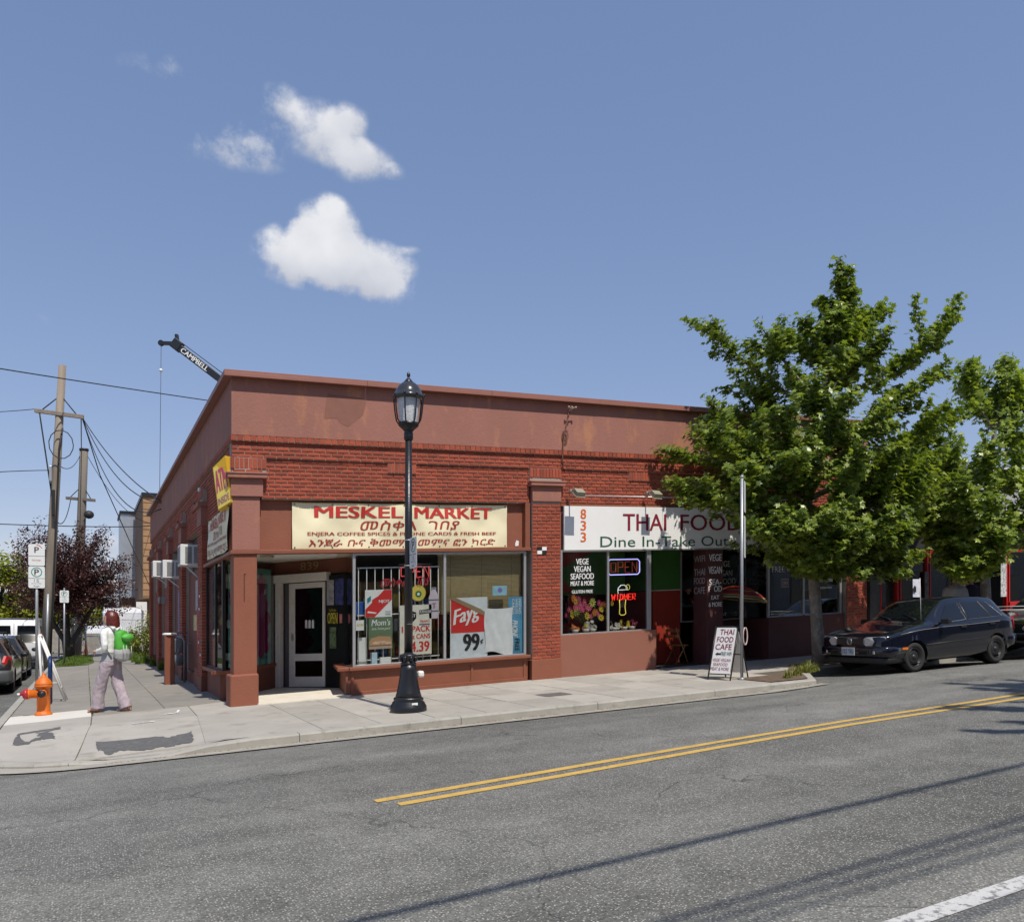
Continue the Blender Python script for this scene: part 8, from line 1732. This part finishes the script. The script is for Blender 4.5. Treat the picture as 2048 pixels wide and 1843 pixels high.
# construction fence with posts and rails, site goods behind
FN = thing('construction_fence', (-1.5, 34, -.1), 'grey chain link construction fence beyond the grass verge', 'fence')
fx_ = [(-3.4, 33.6), (-2.2, 33.8), (-1.0, 34.0), (.2, 34.2), (1.4, 34.4)]
for x, y in fx_: mb = MB(); mb.tube([(x, y, -.2), (x, y, 1.75)], .035, 8); mb.build('post', GALV, FN)
for z in (1.72, .85): mb = MB(); mb.tube([(x, y, z) for x, y in fx_], .025, 6); mb.build('rail', GALV, FN)
mb = MB()
for k in range(60):
    x = -3.4 + .08 * k; y = 33.6 + (x + 3.4) * .167; mb.tube([(x, y, 0), (x + .45, y + .07, 1.7)], .004, 3); mb.tube([(x + .45, y + .07, 0), (x, y, 1.7)], .004, 3)
mb.build('mesh', GALV, FN)['kind'] = 'stuff'
def crate(name, label, cat, x0, x1, y0, y1, z0, z1, mat, lid=None):
    t = thing(name, ((x0 + x1) / 2, (y0 + y1) / 2, z0), label, cat); mb = MB(); i_ = .12 * (x1 - x0); mb.loft([[(x0 + i_ * .4, y0, z0), (x1 - i_ * .4, y0, z0), (x1 - i_ * .4, y1, z0), (x0 + i_ * .4, y1, z0)], [(x0, y0, z1), (x1, y0, z1), (x1, y1, z1), (x0, y1, z1)]], False); mb.build('tub', mat, t, bevel=.03)
    for k in range(3): x = lerp(x0, x1, .2 + .3 * k); mb = MB(); mb.box(x - .04, x + .04, y0 - .06, y0, z0 + .1, z1 - .1); mb.build('rib', mat, t)
    if lid: mb = MB(); mb.loft([[(x0 - .03, y0 - .03, z1), (x1 + .03, y0 - .03, z1), (x1 + .03, y1, z1), (x0 - .03, y1, z1)], [(x0 + .1, y0 + .1, z1 + .25), (x1 - .1, y0 + .1, z1 + .3), (x1 - .1, y1, z1 + .5), (x0 + .1, y1, z1 + .45)]], False); mb.build('cover', lid, t, bevel=.05)
SKIP = M('grey_skip', (.30, .28, .25), .8, .3, 5); TARP = M('white_tarp', (.62, .63, .65), .7, .1, 3, .4, 8)
crate('waste_skip', 'grey skip under a white tarpaulin behind the construction fence', 'skip', -2.2, -.2, 38, 40, -.1, .95, SKIP, TARP); crate('waste_skip', 'grey skip near the plum trunk behind the construction fence', 'skip', -4.6, -2.9, 37, 39, -.1, 1.2, SKIP)
crate('site_cabin', 'white site cabin behind the skips at the construction site', 'cabin', -1.2, 1.2, 46, 50, -.1, 2.2, TARP, TARP)
mb = MB(); mb.prism([(-1.0, 34.8), (1.2, 34.8), (1.2, 35.1), (-1.0, 35.1)], -.2, .75); tag(mb.build('concrete_barrier', KERBM, None, False, .08), 'concrete barrier beside the yellow green shrub', 'barrier')
mb = MB(); mb.lathe([(.24, 0), (.24, .03), (.13, .04), (.03, .7), (.01, .72)], (-2.2, 34.8, -.15), 14); tag(mb.build('traffic_cone', M('cone_orange', (.8, .2, .02), .5)), 'small orange traffic cone by the construction fence', 'cone')
# lantern on the bar front, seen above the hatchback
t = thing('bar_lantern', (15.9, -.35, 2.6), 'green glass lantern hanging in front of the dark bar', 'lantern'); lz = 2.62
mb = MB(); mb.lathe([(.05, 0), (.10, .05), (.12, .20), (.12, .38), (.09, .46), (.04, .50)], (15.9, -.40, lz), 12); mb.build('glass', M('green_glass', (.10, .15, .13), .1, .2, 20, spec=.8), t); mb = MB(); mb.tube([(15.9, -.40, lz + .5), (15.9, -.40, lz + .62), (15.9, -.02, lz + .62)], .015, 6); mb.build('bracket', BLACK, t); mb = MB(); mb.lathe([(.06, -.06), (.08, .0)], (15.9, -.40, lz), 12); mb.build('foot', BLACK, t)
# unseen shop rows behind the camera, added to darken reflections and sky fill
HW = [M('near_wall_%d' % i, c_, .8, .1, 1) for i, c_ in enumerate(((.26, .15, .11), (.32, .30, .26), (.20, .19, .18)))]
for i, (x0, x1, h, lb) in enumerate(((-48, -14, 6.5, 'unseen brick shop row across the street, behind the viewer to the left'), (-12, 16, 5.6, 'unseen pale shop row across the street, right behind the viewer'), (19, 62, 7.0, 'unseen grey shop row across the street, behind the viewer to the right'))):
    b = thing('unseen_shop_row', ((x0 + x1) / 2, -26, G((x0 + x1) / 2) - .3), lb, 'building', 'unseen shop rows behind the viewer'); z_ = G((x0 + x1) / 2)
    mb = MB(); mb.box(x0, x1, -34, -20.2, z_ - 1.5, z_ + h); mb.build('wall', HW[i], b); mb = MB(); mb.box(x0 - .2, x1 + .2, -34.2, -20.0, z_ + h, z_ + h + .3); mb.build('cornice', STUC, b)
    x = x0 + 1
    while x < x1 - 3.5: mb = MB(); mb.box(x, x + 2.8, -20.25, -20.15, z_ + .6, z_ + 2.7); mb.build('window', CWIN, b); x += 4.2
